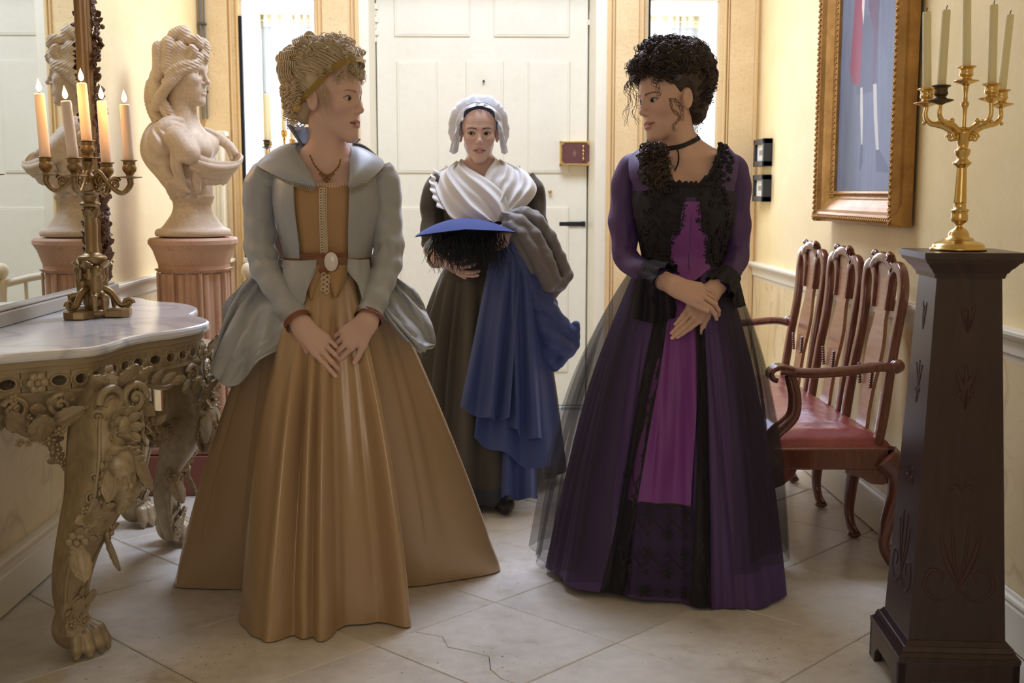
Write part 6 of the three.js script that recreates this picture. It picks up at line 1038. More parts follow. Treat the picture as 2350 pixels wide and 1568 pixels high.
// ---------------------------------------------------------------- woman in the grey-blue jacket and gold skirt
{
  const Z = -3.65, P = (u, v, dz = 0) => PZ(u, v, Z + dz), Y = v => P(755, v).y;
  const base = [-0.47, 0, -3.66];
  const t = thing('person', 'woman with blonde upswept hair in grey-blue jacket and gold skirt, hands clasped', 'person', base);
  const skin = [0.76, 0.50, 0.40];
  M.goldSilk = new THREE.MeshPhysicalMaterial({ color: srgb(184, 154, 118), roughness: 0.27, metalness: 0.15, sheen: 0.6, sheenColor: srgb(220, 190, 150), sheenRoughness: 0.35, bumpMap: silkB, bumpScale: 0.0006, side: THREE.DoubleSide });
  M.bodice = new THREE.MeshPhysicalMaterial({ color: srgb(178, 140, 96), roughness: 0.55, sheen: 0.4, sheenColor: srgb(210, 170, 110), side: THREE.DoubleSide });
  M.blueGrey = new THREE.MeshPhysicalMaterial({ color: srgb(172, 173, 173), roughness: 0.42, sheen: 0.7, sheenColor: srgb(190, 205, 225), sheenRoughness: 0.4, bumpMap: silkB, bumpScale: 0.0004, side: THREE.DoubleSide });
  M.brownTrim = mat(srgb(140, 84, 56), 0.6); M.lace = mat(srgb(226, 208, 180), 0.8); M.slate = mat(srgb(84, 90, 104), 0.55, { sheen: 0.5, sheenColor: srgb(150, 165, 190) });
  // torso sections
  const R = [[Y(660), -0.472, -3.66, 0.150, 0.122], [Y(600), -0.474, -3.66, 0.121, 0.100], [Y(585), -0.474, -3.66, 0.119, 0.099], [Y(540), -0.474, -3.655, 0.130, 0.108], [Y(480), -0.474, -3.65, 0.145, 0.120], [Y(440), -0.474, -3.652, 0.146, 0.118], [Y(410), -0.474, -3.66, 0.146, 0.105], [Y(380), -0.474, -3.67, 0.135, 0.085], [Y(350), -0.474, -3.68, 0.09, 0.066]];
  const T = torso(R);
  // ---- skin: head, neck, chest, shoulders
  const F = headFrame(P(760, 230), 1.12, 0.03, 0.02, 1.05);
  const o = { skin, blush: [0.74, 0.40, 0.33], lips: [0.58, 0.29, 0.25], iris: [0.10, 0.10, 0.09], brow: [0.16, 0.10, 0.06], browDark: 0.6, gaze: [0.28, 0], jaw: 0.98, smile: 0.25, nose: 0.9 };
  const hd = inFrame(F, (x, y, z) => headD(x, y, z, o) * 1.05), hc = inFrame(F, (x, y, z) => headC(x, y, z, o));
  const n0 = F.w(0, -0.06, -0.022), n1 = V(-0.472, Y(388), -3.672);
  const trunk = (x, y, z) => {
    let d = capv(x, y, z, n0, n1, 0.050, 0.055);
    d = smin(d, ell(x, y, z, -0.474, Y(425), -3.672, 0.135, 0.10, 0.094), 0.05);
    for (const s of [-1, 1]) { d = smin(d, cap(x, y, z, -0.474 + s * 0.03, Y(366), -3.68, -0.474 + s * 0.118, Y(396), -3.68, 0.040, 0.040), 0.05); d = smin(d, cap(x, y, z, -0.474 + s * 0.015, Y(388), -3.606, -0.474 + s * 0.12, Y(372), -3.63, 0.007, 0.007), 0.02); d = smin(d, ell(x, y, z, -0.474 + s * 0.062, Y(452), -3.600, 0.056, 0.056, 0.052), 0.03); }
    d = smin(d, cap(x, y, z, n0.x + 0.03, n0.y - 0.02, n0.z + 0.02, -0.468, Y(388), -3.612, 0.012, 0.010), 0.03);
    return d;
  };
  const whole = (x, y, z) => smin(hd(x, y, z), trunk(x, y, z), 0.02);
  const headTop = F.w(0, 0, 0);
  const bodyParts = [
    nets([[headTop.x - 0.145, Y(345), Z - 0.17], [headTop.x + 0.135, headTop.y + 0.15, Z + 0.15]], 0.0021, whole, hc, 1.5),
    nets([[-0.72, Y(520), -3.85], [-0.22, Y(341), -3.50]], 0.005, whole, () => skin, 1.5)];
  const eR = P(604, 612, 0.02), eL = P(905, 598, 0.02), wR = P(692, 748, 0.17), wL = P(846, 736, 0.17);
  bodyParts.push(handGeom({ W: wR, K: P(742, 800, 0.20), N: V(-0.12, 0.45, 1), side: 1, skin, elbow: P(640, 668, 0.09), s: 1.04, arm: 0.03, curls: [[0.10, 0.22, 0.18], [0.34, 0.48, 0.3], [0.45, 0.6, 0.35], [0.5, 0.65, 0.4]], spread: [0.02, 0.02, -0.02, -0.06], thumb: { out: 0.35, down: 0.5, bend: 0.3, tip: 0.2 } }));
  bodyParts.push(handGeom({ W: wL, K: P(792, 782, 0.175), N: V(0.35, 0.55, 1), side: -1, skin, elbow: P(868, 664, 0.09), s: 1.04, arm: 0.03, curls: [[0.25, 0.35, 0.3], [0.3, 0.42, 0.3], [0.36, 0.5, 0.3], [0.42, 0.55, 0.3]], spread: [0.05, 0.0, -0.04, -0.09], thumb: { out: 0.5, down: 0.15, bend: 0.2, tip: 0.2 } }));
  bodyParts.push(...hiddenBody(-0.474, -3.67, Y(640), [[P(630, 400, -0.03), P(600, 430, -0.03), P(597, 510, -0.02), P(604, 598, 0.02), P(640, 668, 0.09), wR], [P(850, 396, -0.03), P(880, 430, -0.03), P(886, 510, -0.02), P(890, 596, 0.02), P(868, 664, 0.09), wL]], skin));
  part(t, 'body', merge(bodyParts), skinMat());
  // ---- skirt with train
  const hem = [[-178, -0.42, -4.32], [-150, -0.72, -4.24], [-118, -0.92, -4.04], [-92, -1.015, -3.74], [-76, -0.91, -3.70], [-62, -0.79, -3.69], [-54, -0.70, -3.66], [-47, -0.74, -3.55], [-38, -0.725, -3.40], [-26, -0.645, -3.275], [-10, -0.54, -3.255], [6, -0.435, -3.262], [14, -0.40, -3.36], [22, -0.31, -3.37], [33, -0.205, -3.345], [40, -0.30, -3.56], [47, -0.31, -3.68], [58, -0.20, -3.71], [72, -0.08, -3.765], [86, 0.034, -3.845], [102, -0.03, -4.00], [124, -0.10, -4.16], [150, -0.24, -4.28]];
  const crest = (d, c, w) => Math.exp(-Math.pow((d - c) / w, 2)); const folds = (d, s) => { const e = smooth(0.05, 0.5, s); return e * 1.35 * (0.022 * noise(d * 0.055, s * 0.8, 4) + 0.010 * noise(d * 0.14, s * 1.2, 14) + 0.016 * crest(d, -20, 3.5) - 0.020 * crest(d, -13, 3) - 0.016 * crest(d, -3, 2.2) + 0.012 * crest(d, 1.5, 2.5) - 0.018 * crest(d, 8, 2.4) + 0.012 * crest(d, 19, 3) - 0.012 * crest(d, 26, 2) - 0.014 * crest(d, -84, 3) - 0.016 * crest(d, -66, 2.5) - 0.012 * crest(d, 63, 3)) + smooth(0.84, 1, s) * 0.016 * noise(d * 0.12, s * 5, 8); };
  const sk = skirtFn({ waist: { x: -0.474, z: -3.66, y: Y(604), rx: 0.130, rz: 0.104 }, hem, folds, pow: 0.9, flare: 0.02 });
  part(t, 'skirt', sheet(420, 70, (u, v) => sk(-180 + u * 360, v), { closed: true, thick: 0.003, us: 3, vs: 1.2 }), M.goldSilk);
  // train puddling to the right
  const trg = []; for (const [dx, dz, L, a0] of [[-0.06, -3.99, 0.16, 0.3], [-0.02, -3.90, 0.12, -0.1], [-0.12, -4.10, 0.15, 0.5]]) trg.push(sweep([V(dx - 0.16, 0.10, dz - 0.04), V(dx - 0.07, 0.055, dz - 0.01), V(dx + L * 0.2, 0.028, dz + 0.01 * a0), V(dx + L * 0.5, 0.018, dz + 0.03 * a0)], tt => [0.028 - 0.012 * tt, 0.05 - 0.02 * tt], { n: 24, m: 14 }));
  for (const g of trg) part(t, 'train_fold', displace(g, (x, y, z) => 0.006 * noise(x * 22, y * 22, z * 22)), M.goldSilk);
  // ---- bodice front with two tabs
  const open = y => lerp(0.062, 0.052, smooth(Y(430), Y(590), y)) + 0.012;
  part(t, 'bodice', sheet(30, 40, (u, v) => { const y = lerp(Y(424), Y(606), v); return T(y, (u - 0.5) * 1.3, 0.004 - 0.004 * Math.abs(Math.sin((u - 0.5) * 9))); }, { thick: 0.003 }), M.bodice);
  for (const s of [-1, 1]) part(t, 'bodice_tab', sheet(14, 16, (u, v) => { const x0 = s * 0.004, x1 = s * 0.072, tip = s * 0.036, x = lerp(lerp(x0, x1, u), tip + s * (u - 0.5) * 0.006, Math.pow(v, 1.7)); const y = lerp(Y(604), Y(s < 0 ? 676 : 672), v); return V(-0.472 + x, y, -3.66 + 0.106 + 0.035 * v + 0.012 * Math.sin(u * 3.14)); }, { thick: s > 0 ? 0.003 : -0.003 }), M.bodice);
  // lace: strip down the front, frill at the neckline
  const scallop = (p, q, n, r) => { const g = []; for (let k = 0; k <= n; k++) { const c = p.clone().lerp(q, k / n); g.push(place(new THREE.TorusGeometry(r, r * 0.32, 5, 10), { p: c.toArray() })); } return merge(g); };
  const fz = y => T(y, 0, 0.009).z;
  const strip = []; for (let k = 0; k < 26; k++) { const v = lerp(436, 582, k / 25), y = Y(v); strip.push(place(new THREE.TorusGeometry(0.0052, 0.0018, 5, 10), { p: [P(756, v).x - 0.008, y, fz(y)] }), place(new THREE.TorusGeometry(0.0038, 0.0015, 5, 10), { p: [P(756, v).x + 0.004, y, fz(y)] })); }
  strip.push(sheet(2, 40, (u, v) => { const y = lerp(Y(432), Y(584), v); return V(P(756, 500).x + lerp(-0.0055, 0.004, u), y, fz(y) - 0.003); }, { thick: 0.001 }));
  for (let k = 0; k < 8; k++) { const v = lerp(625, 660, k / 7); strip.push(place(new THREE.TorusGeometry(0.006, 0.002, 5, 10), { p: [P(759, v).x + (k % 2 ? 0.006 : -0.006), Y(v), -3.66 + 0.125 + k * 0.004] })); }
  part(t, 'lace_strip', merge(strip), M.lace);
  part(t, 'neck_lace', sheet(120, 6, (u, v) => { const a = (u - 0.5) * 1.15, y = Y(428) + 0.014 * (1 - v) - 0.006 * Math.cos(a * 2.2) + 0.003 * Math.sin(u * 130) * (1 - v); return T(Y(428), a, 0.004 + 0.004 * Math.sin(u * 130) * (1 - v)).setY(y); }, { thick: 0.0012 }), mat(srgb(222, 190, 164), 0.8));
  // ---- jacket
  const edge = y => open(y);
  part(t, 'jacket_body', sheet(120, 50, (u, v) => {
    const y = lerp(Y(388), Y(600), v), xr = -0.474 + edge(y) + 0.004, xl = -0.474 - edge(y) - 0.004, aR = angleAt(R, y, xr), aL = angleAt(R, y, xl); const a = lerp(aR, Math.PI * 2 + aL, u);
    const e = Math.min(u, 1 - u); return T(y, a, 0.011 + 0.003 * noise(a * 3, y * 18, 5) - 0.004 * smooth(0.02, 0, e) + 0.003 * Math.exp(-Math.pow((e - 0.16) / 0.012, 2)));
  }, { thick: 0.004, us: 2, vs: 1 }), M.blueGrey);
  // front edge facings
  for (const s of [-1, 1]) part(t, 'facing', sheet(8, 40, (u, v) => { const y = lerp(Y(424), Y(600), v), a = angleAt(R, y, -0.474 + s * (edge(y) + u * 0.028)); return T(y, a, 0.016); }, { thick: s > 0 ? 0.002 : -0.002 }), M.blueGrey);
  // peplum fronts
  for (const s of [-1, 1]) {
    const A = s < 0 ? [P(727, 596, 0.105), P(700, 598, 0.11), P(672, 598, 0.10), P(648, 596, 0.05)] : [P(798, 596, 0.105), P(815, 597, 0.105), P(830, 597, 0.08), P(846, 596, 0.05)];
    const B = s < 0 ? [P(725, 622, 0.125), P(706, 665, 0.15), P(693, 700, 0.16), P(655, 700, 0.12)] : [P(800, 622, 0.125), P(822, 655, 0.14), P(836, 690, 0.14), P(858, 690, 0.10)];
    part(t, 'peplum_front', ruled(A, B, { nu: 24, nv: 20, belly: 0.012, thick: 0.003, f: (p, u, v) => { p.z += 0.006 * Math.sin(u * 9 + s) * v; } }), M.blueGrey);
  }
  // bustled back panels spreading to both sides
  const panel = (A, B, C, fd) => { const ca = new THREE.CatmullRomCurve3(A, false, 'centripetal'), cb = new THREE.CatmullRomCurve3(B, false, 'centripetal'), cc = new THREE.CatmullRomCurve3(C, false, 'centripetal'); return sheet(50, 50, (u, v) => { const a = ca.getPoint(u), b = cb.getPoint(u), c = cc.getPoint(u), p = a.multiplyScalar((1 - v) * (1 - v)).addScaledVector(b, 2 * v * (1 - v)).addScaledVector(c, v * v); fd(p, u, v); return p; }, { thick: 0.003, us: 1, vs: 1 }); };
  const crease = (p, u, v, k) => { const f = 0.012 * Math.sin((u * 1.4 - v * 0.5) * 11 + k) + 0.012 * fbm(u * 3 + k, v * 3, 2) + 0.006 * noise(u * 9, v * 7, k); p.z += f * v * 1.4; p.y += f * 0.6 * v; };
  part(t, 'overskirt_panel', panel([P(655, 592, 0.02), P(640, 610, -0.02), P(625, 640, -0.05), P(640, 690, 0.03)], [P(560, 620, 0.02), P(540, 660, 0.0), P(545, 720, 0.05), P(640, 740, 0.12)], [P(515, 706, -0.06), P(500, 790, 0.0), P(482, 850, 0.06), P(525, 888, 0.12)], (p, u, v) => crease(p, u, v, 1)), M.blueGrey);
  part(t, 'overskirt_panel', panel([P(600, 700, 0.04), P(625, 700, 0.07), P(650, 705, 0.09), P(680, 722, 0.10)], [P(560, 780, 0.08), P(590, 790, 0.11), P(630, 780, 0.13), P(670, 760, 0.13)], [P(483, 852, 0.062), P(524, 889, 0.122), P(600, 830, 0.15), P(688, 762, 0.13)], (p, u, v) => crease(p, u, v, 3)), M.blueGrey);
  part(t, 'overskirt_panel', panel([P(850, 592, 0.0), P(862, 610, -0.03), P(868, 650, -0.02), P(862, 715, 0.06)], [P(900, 640, 0.0), P(915, 665, 0.0), P(915, 700, 0.04), P(890, 735, 0.10)], [P(952, 661, -0.05), P(980, 715, -0.02), P(999, 785, 0.03), P(975, 812, 0.07)], (p, u, v) => crease(p, u, v, 5)), M.blueGrey);
  part(t, 'overskirt_panel', panel([P(866, 690, 0.06), P(880, 700, 0.08), P(890, 712, 0.08), P(895, 720, 0.06)], [P(890, 745, 0.10), P(910, 755, 0.10), P(930, 760, 0.08), P(945, 765, 0.06)], [P(905, 757, 0.08), P(935, 785, 0.09), P(965, 808, 0.08), P(998, 788, 0.035)], (p, u, v) => crease(p, u, v, 7)), M.blueGrey);
  part(t, 'ribbon_knot', displace(ball(P(846, 596, -0.01), 0.016, [0.9, 1.1, 0.8], 18), (x, y, z) => 0.005 * noise(x * 90, y * 90, z * 90)), mat(srgb(214, 220, 232), 0.4));
  // sleeves
  const sR = [P(622, 392, -0.03), P(600, 430, -0.03), P(597, 510, -0.02), P(604, 598, 0.02), P(640, 668, 0.09), P(684, 738, 0.155)], sL = [P(862, 386, -0.03), P(880, 430, -0.03), P(886, 510, -0.02), P(890, 596, 0.02), P(868, 664, 0.09), P(846, 728, 0.155)];
  const rad = [[0, 0.050], [0.15, 0.056], [0.35, 0.050], [0.52, 0.049], [0.65, 0.045], [0.85, 0.042], [1, 0.0405]];
  part(t, 'sleeve', sleeve(sR, rad, { seedv: 1, creases: 0.0055, freq: 52 }), M.blueGrey); part(t, 'sleeve', sleeve(sL, rad, { seedv: 4, creases: 0.0055, freq: 52 }), M.blueGrey);
  for (const s of [sR, sL]) { const n = s.length, d = s[n - 1].clone().sub(s[n - 2]).normalize(), e = s[n - 1]; part(t, 'cuff_band', sweep([e.clone().addScaledVector(d, -0.010), e.clone().addScaledVector(d, 0.0), e.clone().addScaledVector(d, 0.008)], tt => 0.0420 + 0.0015 * Math.sin(tt * 9), { n: 8, m: 30, caps: false }), M.brownTrim); }
  // wide collar lying over the shoulders
  const colL = ruled([P(727, 428, 0.125), P(712, 398, 0.105), P(694, 368, 0.06), P(678, 338, 0.0), P(690, 326, -0.06)], [P(722, 434, 0.125), P(672, 420, 0.10), P(618, 396, 0.055), P(590, 376, 0.0), P(618, 350, -0.07)], { nu: 40, nv: 16, belly: 0.016, thick: 0.004, f: (p, u, v) => { p.y += 0.012 * Math.sin(v * 3.14) * (1 - u * 0.4); } });
  const colR = ruled([P(799, 430, 0.125), P(802, 400, 0.105), P(803, 370, 0.06), P(806, 342, 0.0), P(796, 328, -0.06)], [P(804, 438, 0.125), P(838, 420, 0.10), P(868, 396, 0.055), P(882, 374, 0.0), P(858, 350, -0.07)], { nu: 40, nv: 16, belly: 0.016, thick: -0.004, f: (p, u, v) => { p.y += 0.012 * Math.sin(v * 3.14) * (1 - u * 0.4); } });
  part(t, 'collar', colL, M.blueGrey); part(t, 'collar', colR, M.blueGrey);
  part(t, 'collar', sheet(40, 10, (u, v) => { const a = lerp(82, 278, u) * DEG; return V(-0.474 + lerp(0.078, 0.150, v) * Math.sin(a), lerp(Y(328), Y(356), v) + 0.01 * Math.sin(v * 3.14), -3.69 + lerp(0.066, 0.085, v) * Math.cos(a)); }, { thick: 0.003 }), M.blueGrey);
  const trimL = scallop(P(716, 436, 0.13), P(672, 423, 0.105), 9, 0.0042), trimL2 = scallop(P(668, 422, 0.104), P(596, 384, 0.01), 14, 0.0042), trimR = scallop(P(808, 440, 0.13), P(838, 423, 0.105), 7, 0.0042), trimR2 = scallop(P(842, 422, 0.103), P(880, 384, 0.01), 10, 0.0042);
  part(t, 'collar_trim', merge([trimL, trimL2]), mat(srgb(176, 164, 140), 0.7)); part(t, 'collar_trim', merge([trimR, trimR2]), mat(srgb(176, 164, 140), 0.7));
  // standing collar behind the neck
  part(t, 'standing_collar', sheet(50, 10, (u, v) => { const a = lerp(100, 300, u) * DEG, low = 0.55 * smooth(0.5, 0.0, u), fl = lerp(0.074, 0.120 - 0.03 * low, v); return V(-0.474 + fl * Math.sin(a) * 1.0, lerp(Y(342), Y(288), v * (1 - low)), -3.69 + fl * 0.9 * Math.cos(a)); }, { thick: 0.003 }), M.slate);
  // belt and buckle
  const belt = (v0, v1, a0, a1, off, m) => sheet(40, 4, (u, v) => T(lerp(Y(v0), Y(v1), v), lerp(a0, a1, u), off), { thick: 0.002 });
  part(t, 'belt', belt(580, 618, -0.60, 0.60, 0.012), mat(srgb(150, 112, 80), 0.6)); part(t, 'belt_piping', merge([belt(578, 586, -0.60, 0.60, 0.0145), belt(612, 620, -0.60, 0.60, 0.0145)]), M.brownTrim);
  part(t, 'waist_ribbon', belt(590, 598, -1.3, -0.52, 0.018), M.brownTrim); part(t, 'waist_ribbon', belt(590, 598, 0.56, 1.3, 0.018), M.brownTrim);
  part(t, 'buckle', merge([place(new THREE.SphereGeometry(1, 30, 16), { p: P(760, 601, 0.118).toArray(), s: [0.021, 0.029, 0.008] })]), new THREE.MeshPhysicalMaterial({ color: srgb(236, 226, 214), roughness: 0.18, iridescence: 0.6, iridescenceIOR: 1.5, clearcoat: 0.6 }));
  part(t, 'buckle_rim', place(new THREE.TorusGeometry(1, 0.08, 8, 40), { p: P(760, 601, 0.117).toArray(), s: [0.0215, 0.0295, 0.02] }), M.brownTrim);
  // necklace
  const nk = []; { const c = new THREE.CatmullRomCurve3([P(712, 358, 0.045), P(722, 378, 0.072), P(736, 394, 0.088), P(750, 402, 0.094), P(764, 396, 0.09), P(777, 382, 0.078), P(782, 366, 0.06)], false, 'centripetal'); for (let k = 0; k <= 44; k++) nk.push(ball(c.getPoint(k / 44).add(V(0, 0, 0.004)), k % 3 ? 0.0022 : 0.0034, [1, 1, 0.8], 7)); for (const [dx, dy, r] of [[0, -0.006, 0.007], [-0.012, -0.002, 0.005], [0.012, -0.002, 0.005], [0, -0.018, 0.0055], [-0.008, -0.012, 0.0045], [0.008, -0.012, 0.0045], [-0.02, 0.003, 0.004], [0.02, 0.003, 0.004], [0, -0.027, 0.003]]) nk.push(put(flower(r, 5), P(750, 402, 0.099).add(V(dx, dy, -dy * 0.3)))); }
  part(t, 'necklace', merge(nk), mat(srgb(150, 108, 66), 0.4, { metalness: 0.6 }));
  // ---- hair
  M.blonde = new THREE.MeshPhysicalMaterial({ color: srgb(216, 194, 158), roughness: 0.38, sheen: 0.5, sheenColor: srgb(240, 220, 180), side: THREE.DoubleSide });
  const hcn = [0, 0.068, -0.040], hr = [0.090, 0.096, 0.104], S = scalp(F, hcn, hr), g = [];
  const vol = inFrame(F, (x, y, z) => { let d = ell(x, y, z, ...hcn, hr[0] - 0.003, hr[1] - 0.003, hr[2] - 0.003); d = smin(d, ell(x, y, z, 0, 0.088, -0.115, 0.058, 0.066, 0.045), 0.02); d = smin(d, ell(x, y, z, 0, 0.0, -0.088, 0.058, 0.070, 0.036), 0.03); d = smin(d, ell(x, y, z, 0, 0.112, 0.012, 0.078, 0.058, 0.070), 0.02); d = smax(d, z - (0.090 - (0.075 - y) * 0.90), 0.010); return d * 1.05; });
  const hb = nets([[headTop.x - 0.2, headTop.y - 0.11, Z - 0.2], [headTop.x + 0.15, headTop.y + 0.19, Z + 0.17]], 0.004, vol, null, 1.4);
  const arc = (a0, e0, a1, e1, k0, k1, n = 7, bump = 0.0) => [...Array(n)].map((_, i) => { const q = i / (n - 1); return S(lerp(a0, a1, q), lerp(e0, e1, q) + bump * Math.sin(q * 3.14), lerp(k0, k1, q)); });
  // hair combed back from the band over a high roll
  const VC = [0, 0.085, -0.02], outer = (a, e) => { const dx = Math.sin(a) * Math.cos(e), dy = Math.sin(e), dz = Math.cos(a) * Math.cos(e); let r = 0.05; for (; r < 0.2; r += 0.003) { const p = F.w(VC[0] + dx * r, VC[1] + dy * r, VC[2] + dz * r); if (vol(p.x, p.y, p.z) > 0.0) break; } return (k = 0) => F.w(VC[0] + dx * (r + k), VC[1] + dy * (r + k), VC[2] + dz * (r + k)); };
  const half = [[-0.060, -0.022, -0.085], [-0.084, -0.004, -0.045], [-0.094, 0.030, 0.004], [-0.092, 0.066, 0.045], [-0.068, 0.096, 0.072], [-0.034, 0.108, 0.084]], loop = [...half, [0, 0.112, 0.088], ...half.slice().reverse().map(p => [-p[0], p[1], p[2]])];
    const cc = new THREE.CatmullRomCurve3(loop.map(p => V(...p)), false, 'centripetal'), q = []; for (let i = 0; i <= 60; i++) { const p = cc.getPoint(i / 60), d = p.clone().sub(V(...VC)).normalize(); let r = 0.04; for (; r < 0.2; r += 0.002) { const w = F.w(VC[0] + d.x * r, VC[1] + d.y * r, VC[2] + d.z * r); if (Math.min(vol(w.x, w.y, w.z), hd(w.x, w.y, w.z)) > 0) break; } q.push(F.w(VC[0] + d.x * (r + 0.0125), VC[1] + d.y * (r + 0.0125), VC[2] + d.z * (r + 0.0125))); }
  const clear = p => { for (const w of q) if (w.distanceToSquared(p) < 0.00032) return false; return true; };
  for (const s of [-1, 1]) for (let k = 0; k < 95; k++) { const q = k / 94, a0 = s * lerp(1.25, 0.05, q), e0 = lerp(-0.25, 0.35, q), pts = [...Array(7)].map((_, i) => outer(lerp(a0, s * 2.7, i / 6), e0 + (0.25 + 0.75 * q) * Math.sin(i / 6 * 2.2) + 0.03 * Math.sin(i * 1.7 + k))(0.002 + 0.004 * Math.sin(i + k))); g.push(...lock(pts, { strands: 6, spread: 0.005, r: 0.0012, wave: 0.005 })); }
  for (let k = 0; k < 120; k++) { const a = rr(-2.2, 2.2), e = rr(0.35, 1.45), c = outer(a, e)(rr(0.0, 0.012)), ax = V(rr(-1, 1), rr(-0.5, 0.5), rr(-1, 1)).normalize(), L = rr(0.02, 0.04); if (clear(c)) g.push(...ringlet([c.clone().addScaledVector(ax, -L / 2), c, c.clone().addScaledVector(ax, L / 2)], { R: rr(0.004, 0.010), turns: rr(0.8, 2), r: 0.0012, n: 24, strands: 4 })); }
  // rolls at the back of the head
  for (let k = 0; k < 44; k++) { const a = Math.PI + rr(-1.25, 1.25), e = rr(-0.2, 1.3), c = S(a, e, rr(1.02, 1.20)), ax = F.dir(Math.cos(a + 0.6), rr(-0.5, 0.5), -Math.sin(a + 0.6)); const R0 = rr(0.010, 0.018); for (let w = 0; w < 6; w++) g.push(...ringlet([c.clone().addScaledVector(ax, -0.022 + w * 0.0072), c.clone().addScaledVector(ax, -0.014 + w * 0.0072)], { R: R0 * (1 - 0.03 * w), turns: 1.1, r: 0.0030, n: 18, strands: 1, m: 5, ph0: k })); }
  for (const s of [-1, 1]) for (let k = 0; k < 110; k++) { const a0 = s * rr(1.62, 3.1), e0 = rr(-0.75, 0.0); g.push(...lock([...Array(6)].map((_, i) => outer(lerp(a0, s * Math.PI, 0.14 * i), e0 - 0.25 + 0.95 * i / 5)(0.001 + 0.003 * Math.sin(i + k))), { strands: 6, spread: 0.005, r: 0.0012, wave: 0.004 })); }
  // ringlets at the nape
  for (let k = 0; k < 60; k++) { const a = Math.PI + rr(-1.25, 1.25), p0 = outer(a, rr(-0.95, -0.15))(rr(0.002, 0.010)), p1 = p0.clone().add(V(rr(-0.012, 0.012), rr(-0.09, -0.04), rr(-0.006, 0.006))); g.push(...ringlet([p0, p0.clone().lerp(p1, 0.5).add(V(rr(-0.008, 0.004), 0, 0)), p1], { R: rr(0.006, 0.010), turns: rr(3, 5), r: 0.0018, n: 44, strands: 2 })); }
  // curled fringe over the forehead and wisps at the temples
  for (let k = 0; k < 190; k++) { const a = rr(-1.15, 1.15), e = rr(-0.05, 0.45) - 0.28 * Math.abs(a), p0 = outer(a, e)(0.002), f = F.dir(Math.sin(a) * 0.45, -0.75, Math.cos(a) * 0.45); if (clear(p0)) g.push(...ringlet([p0, p0.clone().addScaledVector(f, 0.014).addScaledVector(F.dir(0, 0, 1), 0.006), p0.clone().addScaledVector(f, rr(0.020, 0.036))], { R: rr(0.004, 0.009), turns: rr(1, 2.2), r: 0.0011, n: 22, strands: 3 })); }
  for (let k = 0; k < 18; k++) { const s = k % 3 ? -1 : 1, p0 = F.w(s * rr(0.070, 0.078), rr(0.0, 0.05), rr(-0.005, 0.025)), p1 = p0.clone().add(V(rr(-0.006, 0.03), rr(-0.10, -0.02), rr(0, 0.016))); g.push(...ringlet([p0, p0.clone().lerp(p1, 0.5).add(V(0.004, 0, 0.006)), p1], { R: rr(0.002, 0.006), turns: rr(1, 2.4), r: 0.0006, n: 30, strands: 3 })); }
  for (let k = 0; k < 40; k++) { const a = rr(-3, 3), e = rr(0.5, 1.5), p0 = S(a, e, 1.02); g.push(...lock([p0, S(a + rr(-0.2, 0.2), e + 0.06, 1.06), S(a + rr(-0.3, 0.3), e + rr(-0.1, 0.16), 1.12)], { strands: 2, spread: 0.006, r: 0.0006, n: 8 })); }
  part(t, 'hair', merge([hb, ...g]), M.blonde);
  // headband
  {
    const band = sheet(120, 3, (u, v) => { const k = u * 60, i = Math.min(Math.floor(k), 59), p = q[i].clone().lerp(q[i + 1], k - i), nrm = p.clone().sub(F.w(...hcn)).normalize(), tg = q[i + 1].clone().sub(q[i]).normalize(), b = new THREE.Vector3().crossVectors(nrm, tg); return p.addScaledVector(b, (v - 0.5) * 0.017).addScaledVector(nrm, 0.0015); }, { thick: 0.003, us: 30, vs: 1 });
    part(t, 'headband', band, mat(srgb(188, 156, 72), 0.5, { metalness: 0.3, bumpMap: weaveB, bumpScale: 0.001 }));
    part(t, 'headband_knot', ball(F.w(-0.078, -0.024, -0.062), 0.013, [1, 1.1, 1], 14), mat(srgb(200, 166, 84), 0.6)); }
}
